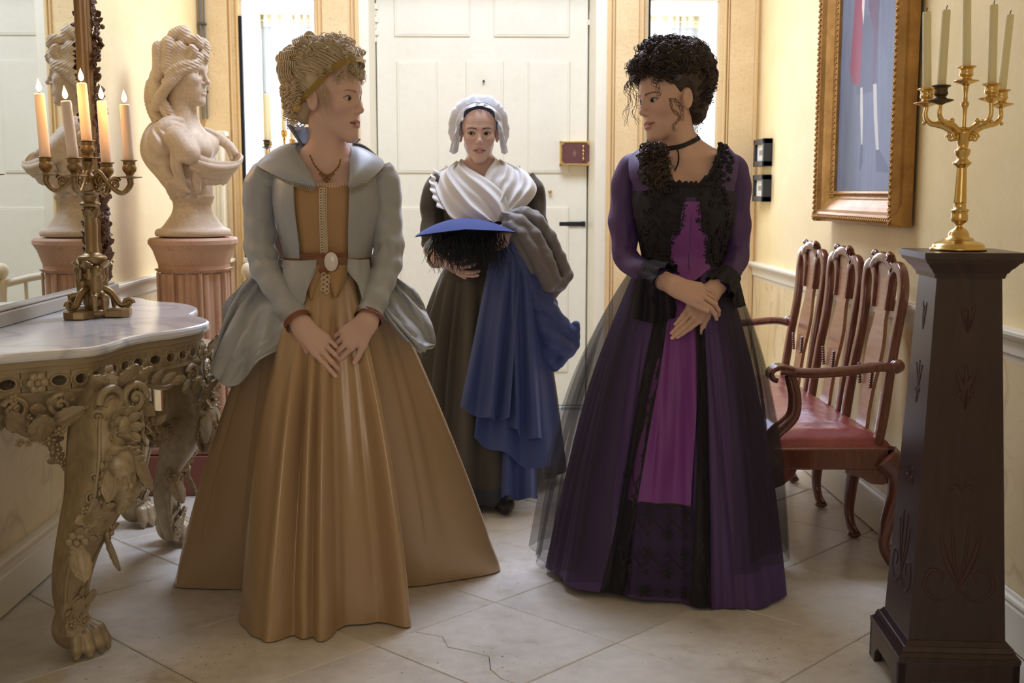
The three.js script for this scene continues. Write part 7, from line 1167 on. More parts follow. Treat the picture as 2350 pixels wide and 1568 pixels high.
// ---------------------------------------------------------------- woman in the purple gown with black lace
{
  const Z = -3.80, P = (u, v, dz = 0) => PZ(u, v, Z + dz), Y = v => P(1570, v).y, CX = P(1566, 560).x;
  const t = thing('person', 'woman with dark curled updo in a purple gown with black lace, hands crossed', 'person', [CX, 0, -3.8]);
  const skin = [0.75, 0.48, 0.37];
  M.purple = new THREE.MeshPhysicalMaterial({ color: srgb(80, 54, 106), roughness: 0.55, sheen: 0.7, sheenColor: srgb(120, 80, 150), sheenRoughness: 0.5, bumpMap: silkB, bumpScale: 0.0005, side: THREE.DoubleSide });
  M.violet = new THREE.MeshPhysicalMaterial({ color: srgb(128, 62, 142), roughness: 0.5, sheen: 0.7, sheenColor: srgb(170, 90, 190), sheenRoughness: 0.4, side: THREE.DoubleSide });
  const laceA = tex(512, (x, y) => {          // floral net: rosettes, stems and a fine mesh
    let k = 0; for (const [cx, cy, r] of [[0.25, 0.25, 0.17], [0.75, 0.75, 0.17], [0.75, 0.25, 0.10], [0.25, 0.75, 0.10]]) { const dx = x - cx, dy = y - cy, q = Math.hypot(dx, dy), a = Math.atan2(dy, dx), p = r * (0.72 + 0.28 * Math.cos(a * 6)); if (q < p && q > p * 0.18) k = 1; }
    const mesh = Math.abs(Math.sin((x + y) * 3.1416 * 34)) < 0.34 || Math.abs(Math.sin((x - y) * 3.1416 * 34)) < 0.34 ? 0.95 : 0; const vine = Math.abs(y - 0.5 - 0.1 * Math.sin(x * 12.566)) < 0.03 ? 1 : 0; return Math.max(k, vine, mesh * 0.9);
  }, { color: false });
  M.blackLace = new THREE.MeshPhysicalMaterial({ color: srgb(30, 28, 36), roughness: 0.75, alphaMap: laceA, transparent: true, side: THREE.DoubleSide });
  M.blackCloth = mat(srgb(32, 29, 38), 0.75, { sheen: 0.4, sheenColor: srgb(70, 66, 84) });
  M.tulle = new THREE.MeshPhysicalMaterial({ color: srgb(58, 54, 62), roughness: 0.9, transparent: true, opacity: 0.34, side: THREE.DoubleSide });
  M.black = mat(srgb(22, 20, 24), 0.6);
  const R = [[Y(670), CX, -3.81, 0.145, 0.125], [Y(600), CX + 0.002, -3.81, 0.122, 0.100], [Y(580), CX + 0.002, -3.81, 0.121, 0.099], [Y(530), CX + 0.001, -3.80, 0.136, 0.112], [Y(470), CX, -3.795, 0.152, 0.126], [Y(430), CX, -3.80, 0.152, 0.118], [Y(400), CX, -3.81, 0.155, 0.100], [Y(370), CX, -3.82, 0.150, 0.08]];
  const T = torso(R);
  // ---- skin
  const F = headFrame(P(1535, 232), -1.12, 0.10, 0.06, 1.05);
  const o = { skin, blush: [0.74, 0.38, 0.30], lips: [0.60, 0.27, 0.24], iris: [0.05, 0.035, 0.025], brow: [0.035, 0.022, 0.018], gaze: [-0.22, 0.0], jaw: 0.97, smile: 0.9, mouth: 0.35, nose: 0.95 };
  const hd = inFrame(F, (x, y, z) => headD(x, y, z, o) * 1.05), hc = inFrame(F, (x, y, z) => headC(x, y, z, o));
  const n0 = F.w(0, -0.06, -0.022), n1 = V(CX, Y(372), -3.815);
  const trunk = (x, y, z) => {
    let d = capv(x, y, z, n0, n1, 0.047, 0.052);
    d = smin(d, ell(x, y, z, CX, Y(412), -3.81, 0.132, 0.10, 0.090), 0.05);
    for (const s of [-1, 1]) { d = smin(d, cap(x, y, z, CX + s * 0.03, Y(348), -3.82, CX + s * 0.118, Y(374), -3.82, 0.036, 0.034), 0.05); d = smin(d, cap(x, y, z, CX + s * 0.015, Y(366), -3.745, CX + s * 0.10, Y(354), -3.770, 0.007, 0.005), 0.018); d = smin(d, ell(x, y, z, CX + s * 0.062, Y(440), -3.738, 0.060, 0.060, 0.052), 0.03); }
    d = smin(d, cap(x, y, z, n0.x - 0.01, n0.y, n0.z + 0.03, CX - 0.004, Y(368), -3.752, 0.011, 0.009), 0.03);
    return d;
  };
  const whole = (x, y, z) => smin(hd(x, y, z), trunk(x, y, z), 0.02), ht = F.w(0, 0, 0);
  const body = [nets([[ht.x - 0.145, Y(330), Z - 0.17], [ht.x + 0.145, ht.y + 0.15, Z + 0.15]], 0.0021, whole, hc, 1.5), nets([[CX - 0.24, Y(500), -4.0], [CX + 0.24, Y(326), -3.64]], 0.005, whole, () => skin, 1.5)];
  const eR = P(1440, 610, 0.02), eL = P(1690, 600, 0.02), wR = P(1545, 655, 0.19), wL = P(1630, 672, 0.150);
  body.push(handGeom({ W: wR, K: P(1608, 672, 0.215), N: V(-0.05, 0.75, 0.8), side: 1, skin, elbow: P(1476, 622, 0.09), s: 1.04, arm: 0.04, curls: [[0.45, 0.45, 0.3], [0.5, 0.55, 0.35], [0.55, 0.6, 0.35], [0.6, 0.65, 0.4]], spread: [0.05, 0.0, -0.05, -0.1], thumb: { out: 0.25, down: 0.15, bend: 0.35, tip: 0.2 } }));
  body.push(handGeom({ W: wL, K: P(1592, 724, 0.185), N: V(0.2, 0.1, 1), side: -1, skin, elbow: P(1676, 625, 0.08), s: 1.04, arm: 0.04, curls: [[0.12, 0.15, 0.12], [0.12, 0.15, 0.12], [0.14, 0.18, 0.12], [0.16, 0.2, 0.15]], spread: [-0.02, 0.08, 0.18, 0.30].map(v => v - 0.22), thumb: { out: 0.45, down: 0.2, bend: 0.3, tip: 0.2 } }));
  body.push(...hiddenBody(CX, -3.81, Y(640), [[P(1480, 385, -0.03), P(1436, 420, -0.03), P(1430, 500, -0.02), P(1438, 590, 0.01), P(1476, 622, 0.09), wR], [P(1660, 385, -0.03), P(1692, 420, -0.03), P(1692, 500, -0.02), P(1690, 585, 0.01), P(1676, 625, 0.08), wL]], skin));
  part(t, 'body', merge(body), skinMat());
  // ---- skirts
  const hem = [[-175, 0.55, -4.16, 0.01], [-150, 0.40, -4.12, 0.012], [-120, 0.275, -3.96, 0.016], [-92, 0.242, -3.78, 0.022], [-72, 0.285, -3.655, 0.024], [-52, 0.38, -3.585, 0.018], [-30, 0.49, -3.535, 0.012], [-8, 0.62, -3.50, 0.006], [12, 0.715, -3.475, 0.004], [34, 0.82, -3.475, 0.006], [60, 0.918, -3.525, 0.01], [86, 0.945, -3.68, 0.012], [115, 0.86, -3.90, 0.012], [145, 0.72, -4.08, 0.01]];
  const folds = (d, s) => smooth(0.02, 0.4, s) * (0.012 * Math.sin(d * 0.18 + 1) + 0.012 * noise(d * 0.07, s, 24) + 0.010 * noise(d * 0.2, s * 1.4, 31));
  const W = { x: CX, z: -3.81, y: Y(606), rx: 0.123, rz: 0.102 }, sk = skirtFn({ waist: W, hem, folds, pow: 0.84, flare: 0.018 });
  part(t, 'petticoat', sheet(300, 50, (u, v) => sk(-180 + u * 360, v, -0.012), { closed: true, thick: 0.002 }), M.purple);
  part(t, 'front_panel', sheet(60, 50, (u, v) => { const s = lerp(0.02, 0.705, v); return sk(lerp(lerp(-20, -41, v), lerp(8, -3, v), u), s, 0.003 + 0.004 * Math.sin(u * 16) * v + 0.003 * noise(u * 5, v * 4, 3)); }, { thick: 0.003 }), M.violet);
  part(t, 'front_panel_edge', sheet(60, 2, (u, v) => { const s = lerp(0.703, 0.712, v); return sk(lerp(-42, -2, u), s, 0.006 + 0.004 * Math.sin(u * 16)); }, { thick: 0.002 }), M.black);
  part(t, 'lace_flounce', sheet(90, 40, (u, v) => { const s = lerp(0.71, 0.985, v); return sk(lerp(-52, 9, u), s, 0.004 + 0.005 * Math.sin(u * 34 + v) * v); }, { us: 3, vs: 2.4 }), M.blackLace);
  part(t, 'overskirt', sheet(240, 60, (u, v) => sk(lerp(lerp(15, 9, v), 360 + lerp(-30, -53, v), u), v, 0.010 + 0.003 * Math.sin(u * 60)), { thick: 0.003, us: 3, vs: 1.2 }), M.purple);
  for (const [a0, a1, b0, b1] of [[-31, -54, -19, -39], [7, -4, 15.5, 9.5]]) {
    part(t, 'dark_border', sheet(16, 60, (u, v) => sk(lerp(lerp(a0, a1, v), lerp(b0, b1, v), u), v * 0.985 + 0.01, 0.0075 + 0.002 * Math.sin(u * 7)), { thick: 0.001, us: 0.6, vs: 4 }), M.blackCloth);
    part(t, 'lace_border', sheet(16, 60, (u, v) => sk(lerp(lerp(a0, a1, v), lerp(b0, b1, v), u), v * 0.985 + 0.01, 0.0125 + 0.003 * Math.sin(u * 8 + v * 4)), { us: 0.8, vs: 4 }), M.blackLace);
  }
  // tulle veil over the skirt, standing away at the left side
  const tul = hem.map(([d, x, z, l]) => { const k = d < -40 && d > -160 ? 0.045 : 0.016, dx = x - CX, dz = z + 3.81, q = Math.hypot(dx, dz); return [d, x + dx / q * k, z + dz / q * k, 0.09 - 0.05 * Math.cos((d + 100) * DEG)]; });
  const tk = skirtFn({ waist: { ...W, rx: 0.15, rz: 0.12, y: Y(612) }, hem: tul, folds: (d, s) => folds(d + 7, s) * 1.4, pow: 0.70, flare: 0.03 });
  part(t, 'tulle_overlay', sheet(160, 40, (u, v) => tk(lerp(22, 318, u), v)), M.tulle);
  part(t, 'tulle_overlay', sheet(160, 40, (u, v) => { const p = tk(lerp(30, 308, u), v * 0.965, -0.004); const e = smooth(0.55, 0.95, u) * 0.045 * v; p.x -= e; return p; }), M.tulle);
  // ---- bodice
  const neck = a => { const d = Math.abs(a); return d < 0.95 ? lerp(Y(431), Y(424), Math.pow(d / 0.95, 2)) : lerp(Y(424), Y(352), smooth(0.95, 1.75, d)); };
  part(t, 'bodice', sheet(140, 46, (u, v) => { const a = (u - 0.5) * 2 * Math.PI, top = neck(a), y = lerp(top, Y(608), v); return T(y, a, 0.010 + 0.002 * noise(a * 4, y * 20, 9)); }, { closed: true, thick: 0.004, us: 2, vs: 1 }), M.purple);
  part(t, 'stomacher', sheet(20, 40, (u, v) => { const y = lerp(Y(462), Y(640), v), w = table([[0, 0.018], [0.2, 0.024], [0.38, 0.03], [0.42, 0.046], [0.7, 0.05], [0.84, 0.062], [0.86, 0.05], [1, 0.004]], v)[0]; const a = Math.asin(clamp((u - 0.5) * 2 * w / 0.13, -0.9, 0.9)); return T(Math.max(y, Y(612)), a, 0.0225 + 0.03 * smooth(0.8, 1, v)).setY(y); }, { thick: 0.002 }), M.violet);
  part(t, 'stomacher_seam', sweep([464, 500, 540, 580, 615, 636].map(v => T(Math.max(Y(v), Y(612)), 0, 0.0245 + 0.03 * smooth(0.8, 1, (v - 462) / 178)).setY(Y(v))), 0.0012, { n: 24, m: 5 }), M.purple);
  for (const s of [-1, 1]) {
    const g = sheet(40, 46, (u, v) => { const y = lerp(Y(438), Y(606), v), a = s * lerp(0.10 + 0.28 * smooth(0.2, 0.7, v), 1.45, u); return T(y, a, 0.0165 + 0.004 * noise(a * 8, y * 40, 3 + s)); }, { thick: s > 0 ? 0.0015 : -0.0015, us: 1.4, vs: 1.4 });
    part(t, 'lace_overlay', g, M.blackCloth);
    const m = []; for (let k = 0; k < 60; k++) { const v = rr(0, 1), a = s * (0.12 + 0.28 * smooth(0.2, 0.7, v) + rr(0, 0.9)), y = lerp(Y(436), Y(600), v), p = T(y, a, 0.019); m.push(put(flower(rr(0.006, 0.013), 5), p, [rr(-0.3, 0.3), a, rr(0, 3)])); }
    for (let k = 0; k < 14; k++) { const v = k / 13, y = lerp(Y(470), Y(600), v), a = s * (0.14 + 0.26 * smooth(0.2, 0.7, v)); m.push(put(flower(rr(0.009, 0.014), 5), T(y, a, 0.019), [0, a, k])); }
    part(t, 'lace_flowers', merge(m), M.blackCloth).userData.kind = 'stuff';
  }
  // lace frill round the neckline
  const fr = []; for (let k = 0; k <= 34; k++) { const a = lerp(-0.62, 0.62, k / 34), p = T(neck(a), a, 0.013); fr.push(put(leaf(rr(0.018, 0.03), 0.014, { curl: 0.4 }), p, [0.1, a, rr(-0.5, 0.5)]), put(flower(rr(0.005, 0.008), 5), p.clone().add(V(0, rr(-0.012, 0.004), 0)), [0, a, k])); }
  part(t, 'neck_lace', merge(fr), M.blackCloth).userData.kind = 'stuff';
  part(t, 'neck_band', sheet(100, 5, (u, v) => { const a = lerp(-0.75, 0.75, u), y = neck(a) - v * 0.035 + 0.006; return T(y, a, 0.0155 + 0.002 * Math.sin(u * 90)); }, { thick: 0.001 }), M.blackCloth);
  // shoulders of the gown with their lace edge
  for (const [A, B, s] of [[[[1488, 334, -0.065], [1494, 344, -0.01], [1500, 372, 0.06], [1512, 404, 0.100], [1534, 428, 0.118]], [[1462, 352, -0.065], [1446, 360, -0.01], [1444, 390, 0.045], [1448, 412, 0.065], [1464, 440, 0.080]], 1], [[[1656, 336, -0.065], [1654, 346, -0.01], [1648, 374, 0.06], [1634, 404, 0.100], [1610, 427, 0.118]], [[1680, 354, -0.065], [1692, 364, -0.01], [1692, 392, 0.045], [1688, 414, 0.065], [1672, 440, 0.080]], -1]]) {
    const a = A.map(p => P(...p)), b = B.map(p => P(...p)); part(t, 'shoulder', ruled(a, b, { nu: 40, nv: 16, belly: 0.014, thick: s * 0.003, f: (p, u, v) => { p.y += 0.010 * Math.sin(v * 3.14) * (1 - u); } }), M.purple);
    const c = new THREE.CatmullRomCurve3(a, false, 'centripetal'), m = []; for (let k = 0; k <= 34; k++) { const p = c.getPoint(k / 34).add(V(0, 0.003, 0.006)); m.push(put(leaf(rr(0.016, 0.028), 0.014, { curl: 0.4 }), p, [0.1, s > 0 ? -0.3 : 0.3, s * rr(-1.8, -0.6)]), put(flower(rr(0.006, 0.010), 5), p.clone().add(V(s * -rr(0.004, 0.016), rr(-0.006, 0.004), 0.002)), [0, 0, k])); } for (let k = 0; k < 46; k++) { const u = rr(0.3, 1), v = Math.pow(rnd(), 1.5) * 0.7, p = c.getPoint(u).lerp(new THREE.CatmullRomCurve3(b, false, 'centripetal').getPoint(u), v); p.z += 0.014 * Math.sin(v * Math.PI) + 0.004; p.y += 0.010 * Math.sin(v * 3.14) * (1 - u); m.push(put(flower(rr(0.006, 0.012), 5), p, [-0.3, s > 0 ? -0.4 : 0.4, k])); } part(t, 'shoulder_lace', merge(m), M.blackCloth).userData.kind = 'stuff';
  }
  // sleeves
  const sR = [P(1484, 380, -0.03), P(1456, 384, -0.03), P(1436, 416, -0.03), P(1430, 500, -0.02), P(1438, 590, 0.01), P(1476, 622, 0.09), P(1528, 644, 0.16)], sL = [P(1656, 380, -0.03), P(1676, 384, -0.03), P(1692, 416, -0.03), P(1692, 500, -0.02), P(1690, 585, 0.01), P(1676, 625, 0.08), P(1648, 664, 0.13)];
  const rad = [[0, 0.030], [0.1, 0.042], [0.2, 0.047], [0.4, 0.042], [0.58, 0.043], [0.75, 0.038], [1, 0.032]];
  part(t, 'sleeve', sleeve(sR, rad, { seedv: 2, creases: 0.005, freq: 40 }), M.purple); part(t, 'sleeve', sleeve(sL, rad, { seedv: 7, creases: 0.005, freq: 40 }), M.purple);
  // lace cuffs: flared flounces falling from the forearms
  const cuff = (c, d, r0, r1, L, drop, k) => { const up = V(0, 1, 0), s1 = new THREE.Vector3().crossVectors(d, up).normalize(), s2 = new THREE.Vector3().crossVectors(s1, d); return sheet(80, 16, (u, v) => { const a = u * 6.2832, r = lerp(r0, r1, Math.pow(v, 0.8)) * (1 + 0.10 * Math.sin(a * 9 + k) * v), low = Math.max(0, -Math.sin(a)); return c.clone().addScaledVector(d, L * v).addScaledVector(s1, Math.cos(a) * r).addScaledVector(s2, Math.sin(a) * r * (1 + low * drop * v)); }, { closed: true, thick: 0.0015, us: 2, vs: 0.6 }); };
  const dR = P(1540, 650, 0.18).sub(P(1476, 622, 0.09)).normalize(), dL = P(1632, 688, 0.155).sub(P(1676, 625, 0.08)).normalize();
  part(t, 'lace_cuff', displace(cuff(P(1484, 626, 0.10), dR, 0.040, 0.056, 0.085, 0.8, 1), (x, y, z) => 0.004 * noise(x * 60, y * 60, z * 60)), M.blackCloth);
  part(t, 'lace_cuff', displace(cuff(P(1672, 632, 0.085), dL, 0.040, 0.052, 0.075, 0.8, 3), (x, y, z) => 0.004 * noise(x * 60, y * 60, z * 60)), M.blackCloth);
  const fall = (u0, u1, v0, v1, dz) => sheet(40, 26, (u, v) => { const p = P(lerp(u0, u1, u) + lerp(0, (u - 0.5) * 30, v), lerp(v0, v1 - 26 * Math.abs(u - 0.45), v), dz + 0.012 * Math.sin(u * 17) * (0.4 + v) - 0.02 * v); return p; }, { thick: 0.0015 });
  part(t, 'lace_fall', fall(1462, 1540, 640, 742, 0.165), M.blackCloth); part(t, 'lace_fall', fall(1640, 1696, 640, 716, 0.12), M.blackCloth);
  // choker
  { const q = n0.clone().lerp(n1, 0.50), ax = V(-0.30, 1, 0.22).normalize(), s1 = V(1, 0, 0).addScaledVector(ax, -ax.x).normalize(), s2 = new THREE.Vector3().crossVectors(s1, ax);
    part(t, 'choker', sheet(90, 3, (u, v) => { const a = u * 6.2832, c = q.clone().addScaledVector(ax, (v - 0.5) * 0.013), d = s1.clone().multiplyScalar(Math.cos(a)).addScaledVector(s2, Math.sin(a)), r = Math.min(reach(trunk, c, d), 0.075); return c.addScaledVector(d, r + 0.002); }, { closed: true, thick: -0.0015 }), M.black);
    part(t, 'choker_ribbon', sweep([P(1552, 338, 0.07), P(1557, 352, 0.078), P(1556, 375, 0.085), P(1548, 392, 0.092)], 0.0026, { n: 20, m: 6 }), M.black); }
  // ---- hair
  M.darkHair = new THREE.MeshPhysicalMaterial({ color: srgb(62, 48, 42), roughness: 0.38, sheen: 0.5, sheenColor: srgb(150, 130, 120), side: THREE.DoubleSide });
  const hcn = [0, 0.068, -0.040], hr = [0.092, 0.094, 0.104], S = scalp(F, hcn, hr), g = [];
  const vol = inFrame(F, (x, y, z) => { let d = ell(x, y, z, ...hcn, hr[0] + 0.004, hr[1] + 0.004, hr[2] + 0.004); d = smin(d, ell(x, y, z, 0, 0.115, 0.015, 0.082, 0.060, 0.072), 0.02); d = smin(d, ell(x, y, z, 0, 0.105, -0.085, 0.075, 0.075, 0.07), 0.03); d = smin(d, ell(x, y, z, 0, -0.005, -0.092, 0.055, 0.075, 0.038), 0.03); d += 0.004 * noise(x * 60, y * 60, z * 60); d = smax(d, z - (0.094 - (0.074 - y) * 0.92), 0.010); d = smax(d, -ell(x, y, z, -0.085, 0.0, -0.012, 0.02, 0.034, 0.024), 0.005); d = smax(d, -ell(x, y, z, 0.085, 0.0, -0.012, 0.02, 0.034, 0.024), 0.005); return d * 1.05; });
  const hb = nets([[ht.x - 0.18, ht.y - 0.12, Z - 0.2], [ht.x + 0.2, ht.y + 0.2, Z + 0.17]], 0.004, vol, null, 1.4);
  const VC = [0, 0.085, -0.02], outer = (a, e) => { const dx = Math.sin(a) * Math.cos(e), dy = Math.sin(e), dz = Math.cos(a) * Math.cos(e); let r = 0.05; for (; r < 0.2; r += 0.003) { const p = F.w(VC[0] + dx * r, VC[1] + dy * r, VC[2] + dz * r); if (vol(p.x, p.y, p.z) > 0.0) break; } return (k = 0) => F.w(VC[0] + dx * (r + k), VC[1] + dy * (r + k), VC[2] + dz * (r + k)); };
  for (let k = 0; k < 200; k++) { const a = rr(-1.7, 1.7), e = rr(0.0, 1.3), c = outer(a, e)(rr(-0.002, 0.014)), q = V(rr(-1, 1), rr(-0.7, 0.5), rr(-1, 1)).normalize(), L = rr(0.02, 0.04); g.push(...ringlet([c.clone().addScaledVector(q, -L / 2), c, c.clone().addScaledVector(q, L / 2)], { R: rr(0.006, 0.012), turns: rr(1.2, 2.6), r: 0.0015, n: 30, strands: 4 })); }
  for (let k = 0; k < 330; k++) {
    const a = rr(-3.14, 3.14), e = rr(-0.55, 1.5); if (Math.abs(a) < 1.25 && e < 0.62 - 0.15 * Math.abs(a)) continue; if (Math.abs(Math.abs(a) - 1.5) < 0.35 && e < 0.05) continue;
    const back = Math.max(0, -Math.cos(a)), p0 = S(a, e, 1.03 + 0.10 * back * Math.max(0, Math.sin(e * 1.3)) + rr(0, 0.07)), q = V(rr(-1, 1), rr(-1, 0.6), rr(-1, 1)).normalize(), L = rr(0.018, 0.04); g.push(...ringlet([p0.clone().addScaledVector(q, -L / 2), p0.clone().addScaledVector(p0.clone().sub(F.w(...hcn)).normalize(), 0.006), p0.clone().addScaledVector(q, L / 2)], { R: rr(0.006, 0.011), turns: rr(1.5, 3), r: 0.0016, n: 34, strands: 4 }));
  }
  for (const s of [-1, 1]) for (let k = 0; k < 110; k++) { const q = k / 109, a0 = s * rr(0.75, 2.9), e0 = rr(-0.75, 0.35); if (Math.abs(a0) < 1.85 && e0 < 0.15) continue; const pts = [...Array(6)].map((_, i) => outer(a0 + s * 0.5 * i / 5, e0 + 0.75 * i / 5 - 0.1)(0.001 + 0.003 * Math.sin(i * 1.3 + k))); g.push(...lock(pts, { strands: 5, spread: 0.005, r: 0.0012, wave: 0.007, waves: 1.7 })); }
  for (const s of [-1, 1]) for (let k = 0; k < 120; k++) { const q = rnd(), e0 = lerp(0.02, 0.75, q), a0 = s * lerp(1.28, 0.55, q); g.push(...lock([...Array(7)].map((_, i) => outer(a0 + s * 1.25 * i / 6, e0 - 0.2 + (0.25 + 0.35 * q) * i / 6 + 0.04 * Math.sin(i * 1.5 + k))(0.002 + 0.003 * Math.sin(i * 1.1 + k))), { strands: 5, spread: 0.005, r: 0.0012, wave: 0.007, waves: 1.5 })); }
  for (let k = 0; k < 70; k++) { const a = Math.PI + rr(-1.1, 1.1), p0 = S(a, rr(-0.75, 0.1), 1.06), p1 = p0.clone().add(V(rr(-0.01, 0.01), rr(-0.045, -0.015), rr(-0.01, 0.01))); g.push(...ringlet([p0, p0.clone().lerp(p1, 0.5), p1], { R: rr(0.007, 0.012), turns: rr(1.5, 3), r: 0.0016, n: 30, strands: 3 })); }
  // curls over the forehead and the long loose ringlets
  for (let k = 0; k < 130; k++) { const a = rr(-1.3, 1.1), p0 = outer(a, rr(-0.05, 0.5) - 0.25 * Math.abs(a))(0.003), f = F.dir(Math.sin(a) * 0.6, rr(-0.6, 0.2), Math.cos(a) * 0.9); g.push(...ringlet([p0, p0.clone().addScaledVector(f, 0.014), p0.clone().addScaledVector(f, rr(0.02, 0.035)).add(V(0, -0.006, 0))], { R: rr(0.006, 0.011), turns: rr(1, 2), r: 0.0013, n: 26, strands: 3 })); }
  const long = [[[1462, 172, 0.06], [1446, 190, 0.06], [1455, 215, 0.06], [1464, 240, 0.06], [1455, 262, 0.06], [1464, 285, 0.06]], [[1458, 178, 0.05], [1440, 205, 0.05], [1448, 240, 0.05], [1436, 262, 0.05], [1440, 290, 0.05]], [[1536, 225, 0.1], [1546, 250, 0.105], [1556, 270, 0.10], [1546, 290, 0.095], [1552, 302, 0.09]], [[1545, 225, 0.105], [1560, 245, 0.105], [1566, 262, 0.10], [1563, 278, 0.10]], [[1498, 175, 0.11], [1504, 192, 0.115], [1512, 212, 0.115], [1506, 225, 0.115]], [[1450, 185, 0.04], [1436, 196, 0.04], [1432, 212, 0.04]], [[1606, 270, -0.02], [1612, 285, -0.02], [1604, 300, -0.02], [1612, 312, -0.02]], [[1600, 262, 0], [1600, 285, 0], [1596, 305, 0]]];
  for (const p of long) for (let k = 0; k < 2; k++) g.push(...ringlet(p.map(([u, v, dz]) => P(u + rr(-4, 4), v, dz + rr(-0.01, 0.01))), { R: rr(0.003, 0.009), turns: rr(1.2, 3.2), r: 0.0008, n: 60, strands: 3 }));
  // the gathered tail of ringlets over her shoulder
  for (let k = 0; k < 150; k++) { const q = rnd(), u0 = 1498 + rr(-26, 28) * (1 - 0.3 * q) + 8 * q, v0 = lerp(326, 405, q), L = rr(24, 52); g.push(...ringlet([P(u0, v0, 0.06 + 0.05 * q + rr(-0.02, 0.03)), P(u0 + rr(-12, 12), v0 + L * 0.5, 0.075 + 0.05 * q + rr(-0.01, 0.035)), P(u0 + rr(-14, 16) + 6, v0 + L, 0.085 + 0.055 * q + rr(0, 0.02))], { R: rr(0.006, 0.011), turns: rr(2, 3.5), r: 0.0016, n: 40, strands: 3 })); }
  part(t, 'hair', merge([hb, ...g]), M.darkHair);
}
// ---------------------------------------------------------------- maid in a white cap holding the hat and the wraps
{
  const Z = -4.85, P = (u, v, dz = 0) => PZ(u, v, Z + dz), Y = v => P(1105, v).y, CX = P(1108, 500).x;
  const t = thing('person', 'maid in ruffled white cap and white kerchief over a dark dress, by the door', 'person', [CX, 0, -4.9]);
  const skin = [0.78, 0.53, 0.43];
  M.dress = new THREE.MeshPhysicalMaterial({ color: srgb(74, 68, 58), roughness: 0.7, sheen: 0.4, sheenColor: srgb(120, 112, 98), bumpMap: weaveB, bumpScale: 0.0006, side: THREE.DoubleSide });
  M.muslin = new THREE.MeshPhysicalMaterial({ color: srgb(246, 242, 236), roughness: 0.9, transmission: 0.22, thickness: 0, side: THREE.DoubleSide });
  M.cotton = new THREE.MeshPhysicalMaterial({ color: srgb(248, 248, 250), roughness: 0.9, transmission: 0.3, thickness: 0, side: THREE.DoubleSide });
  const R = [[Y(660), CX, -4.88, 0.150, 0.125], [Y(600), CX, -4.88, 0.130, 0.105], [Y(540), CX, -4.87, 0.145, 0.118], [Y(480), CX, -4.865, 0.155, 0.125], [Y(440), CX, -4.875, 0.165, 0.112], [Y(410), CX, -4.885, 0.165, 0.09], [Y(392), CX, -4.89, 0.13, 0.07]];
  const T = torso(R);
  const F = headFrame(P(1099, 309), 0.03, 0.04, 0, 0.97);
  const o = { skin, blush: [0.76, 0.42, 0.35], lips: [0.56, 0.30, 0.28], iris: [0.05, 0.035, 0.03], brow: [0.04, 0.03, 0.028], gaze: [-0.20, 0.02], jaw: 1.0, smile: 0.05, nose: 0.8, browDark: 0.95 };
  const hd = inFrame(F, (x, y, z) => headD(x, y, z, o) * 0.97), hc = inFrame(F, (x, y, z) => headC(x, y, z, o));
  const n0 = F.w(0, -0.06, -0.022), n1 = V(CX, Y(398), -4.885);
  const trunk = (x, y, z) => { let d = capv(x, y, z, n0, n1, 0.048, 0.054); d = smin(d, ell(x, y, z, CX, Y(425), -4.885, 0.14, 0.08, 0.085), 0.06); for (const s of [-1, 1]) d = smin(d, cap(x, y, z, CX + s * 0.03, Y(390), -4.895, CX + s * 0.14, Y(408), -4.895, 0.035, 0.038), 0.05); return d; };
  const whole = (x, y, z) => smin(hd(x, y, z), trunk(x, y, z), 0.02), ht = F.w(0, 0, 0);
  const eR = P(1000, 566, 0.04), wR = P(1004, 592, 0.19), wL = P(1192, 540, 0.20);
  const body = [nets([[ht.x - 0.12, Y(382), ht.z - 0.14], [ht.x + 0.12, ht.y + 0.13, ht.z + 0.13]], 0.0022, whole, hc, 1.5), nets([[CX - 0.24, Y(480), -5.05], [CX + 0.24, Y(379), -4.74]], 0.006, whole, () => skin, 1.5)];
  body.push(handGeom({ W: wR, K: P(1040, 614, 0.24), N: V(-0.3, -0.8, 0.6), side: 1, skin, elbow: P(985, 570, 0.05), s: 1.05, cell: 0.0026, curls: [[0.2, 0.3, 0.3], [0.25, 0.35, 0.3], [0.3, 0.4, 0.3], [0.35, 0.4, 0.3]], thumb: { out: 0.9, down: 0.2, bend: 0.3, tip: 0.2 } }));
  body.push(handGeom({ W: wL, K: P(1158, 552, 0.22), N: V(0.1, -0.35, 0.9), side: 1, skin, elbow: P(1250, 560, 0.1), s: 1.05, cell: 0.0026, curls: [[0.4, 0.5, 0.3], [0.4, 0.5, 0.3], [0.45, 0.55, 0.3], [0.5, 0.6, 0.3]], thumb: { out: 0.5, down: 0.5, bend: 0.3, tip: 0.2 } }));
  body.push(...hiddenBody(CX, -4.89, Y(650), [[P(1030, 420, -0.04), P(1000, 445, -0.04), P(994, 500, -0.02), P(998, 558, 0.03), P(1002, 576, 0.12), wR], [P(1195, 420, -0.04), P(1218, 445, -0.04), P(1226, 500, -0.02), P(1228, 548, 0.04), P(1216, 548, 0.12), wL]], skin, -4.76));
  part(t, 'body', merge(body), skinMat());
  // dress
  part(t, 'bodice', sheet(90, 30, (u, v) => { const a = u * 6.2832, y = lerp(Y(424), Y(606), v); return T(y, a, 0.008); }, { closed: true, thick: 0.003, us: 2, vs: 1 }), M.dress);
  const rad = [[0, 0.050], [0.2, 0.056], [0.5, 0.048], [0.7, 0.046], [1, 0.038]];
  part(t, 'sleeve', sleeve([P(1020, 412, -0.04), P(1000, 440, -0.04), P(994, 500, -0.02), P(998, 558, 0.03), P(1002, 576, 0.12), P(1004, 586, 0.17)], rad, { seedv: 3, creases: 0.010 }), M.dress);
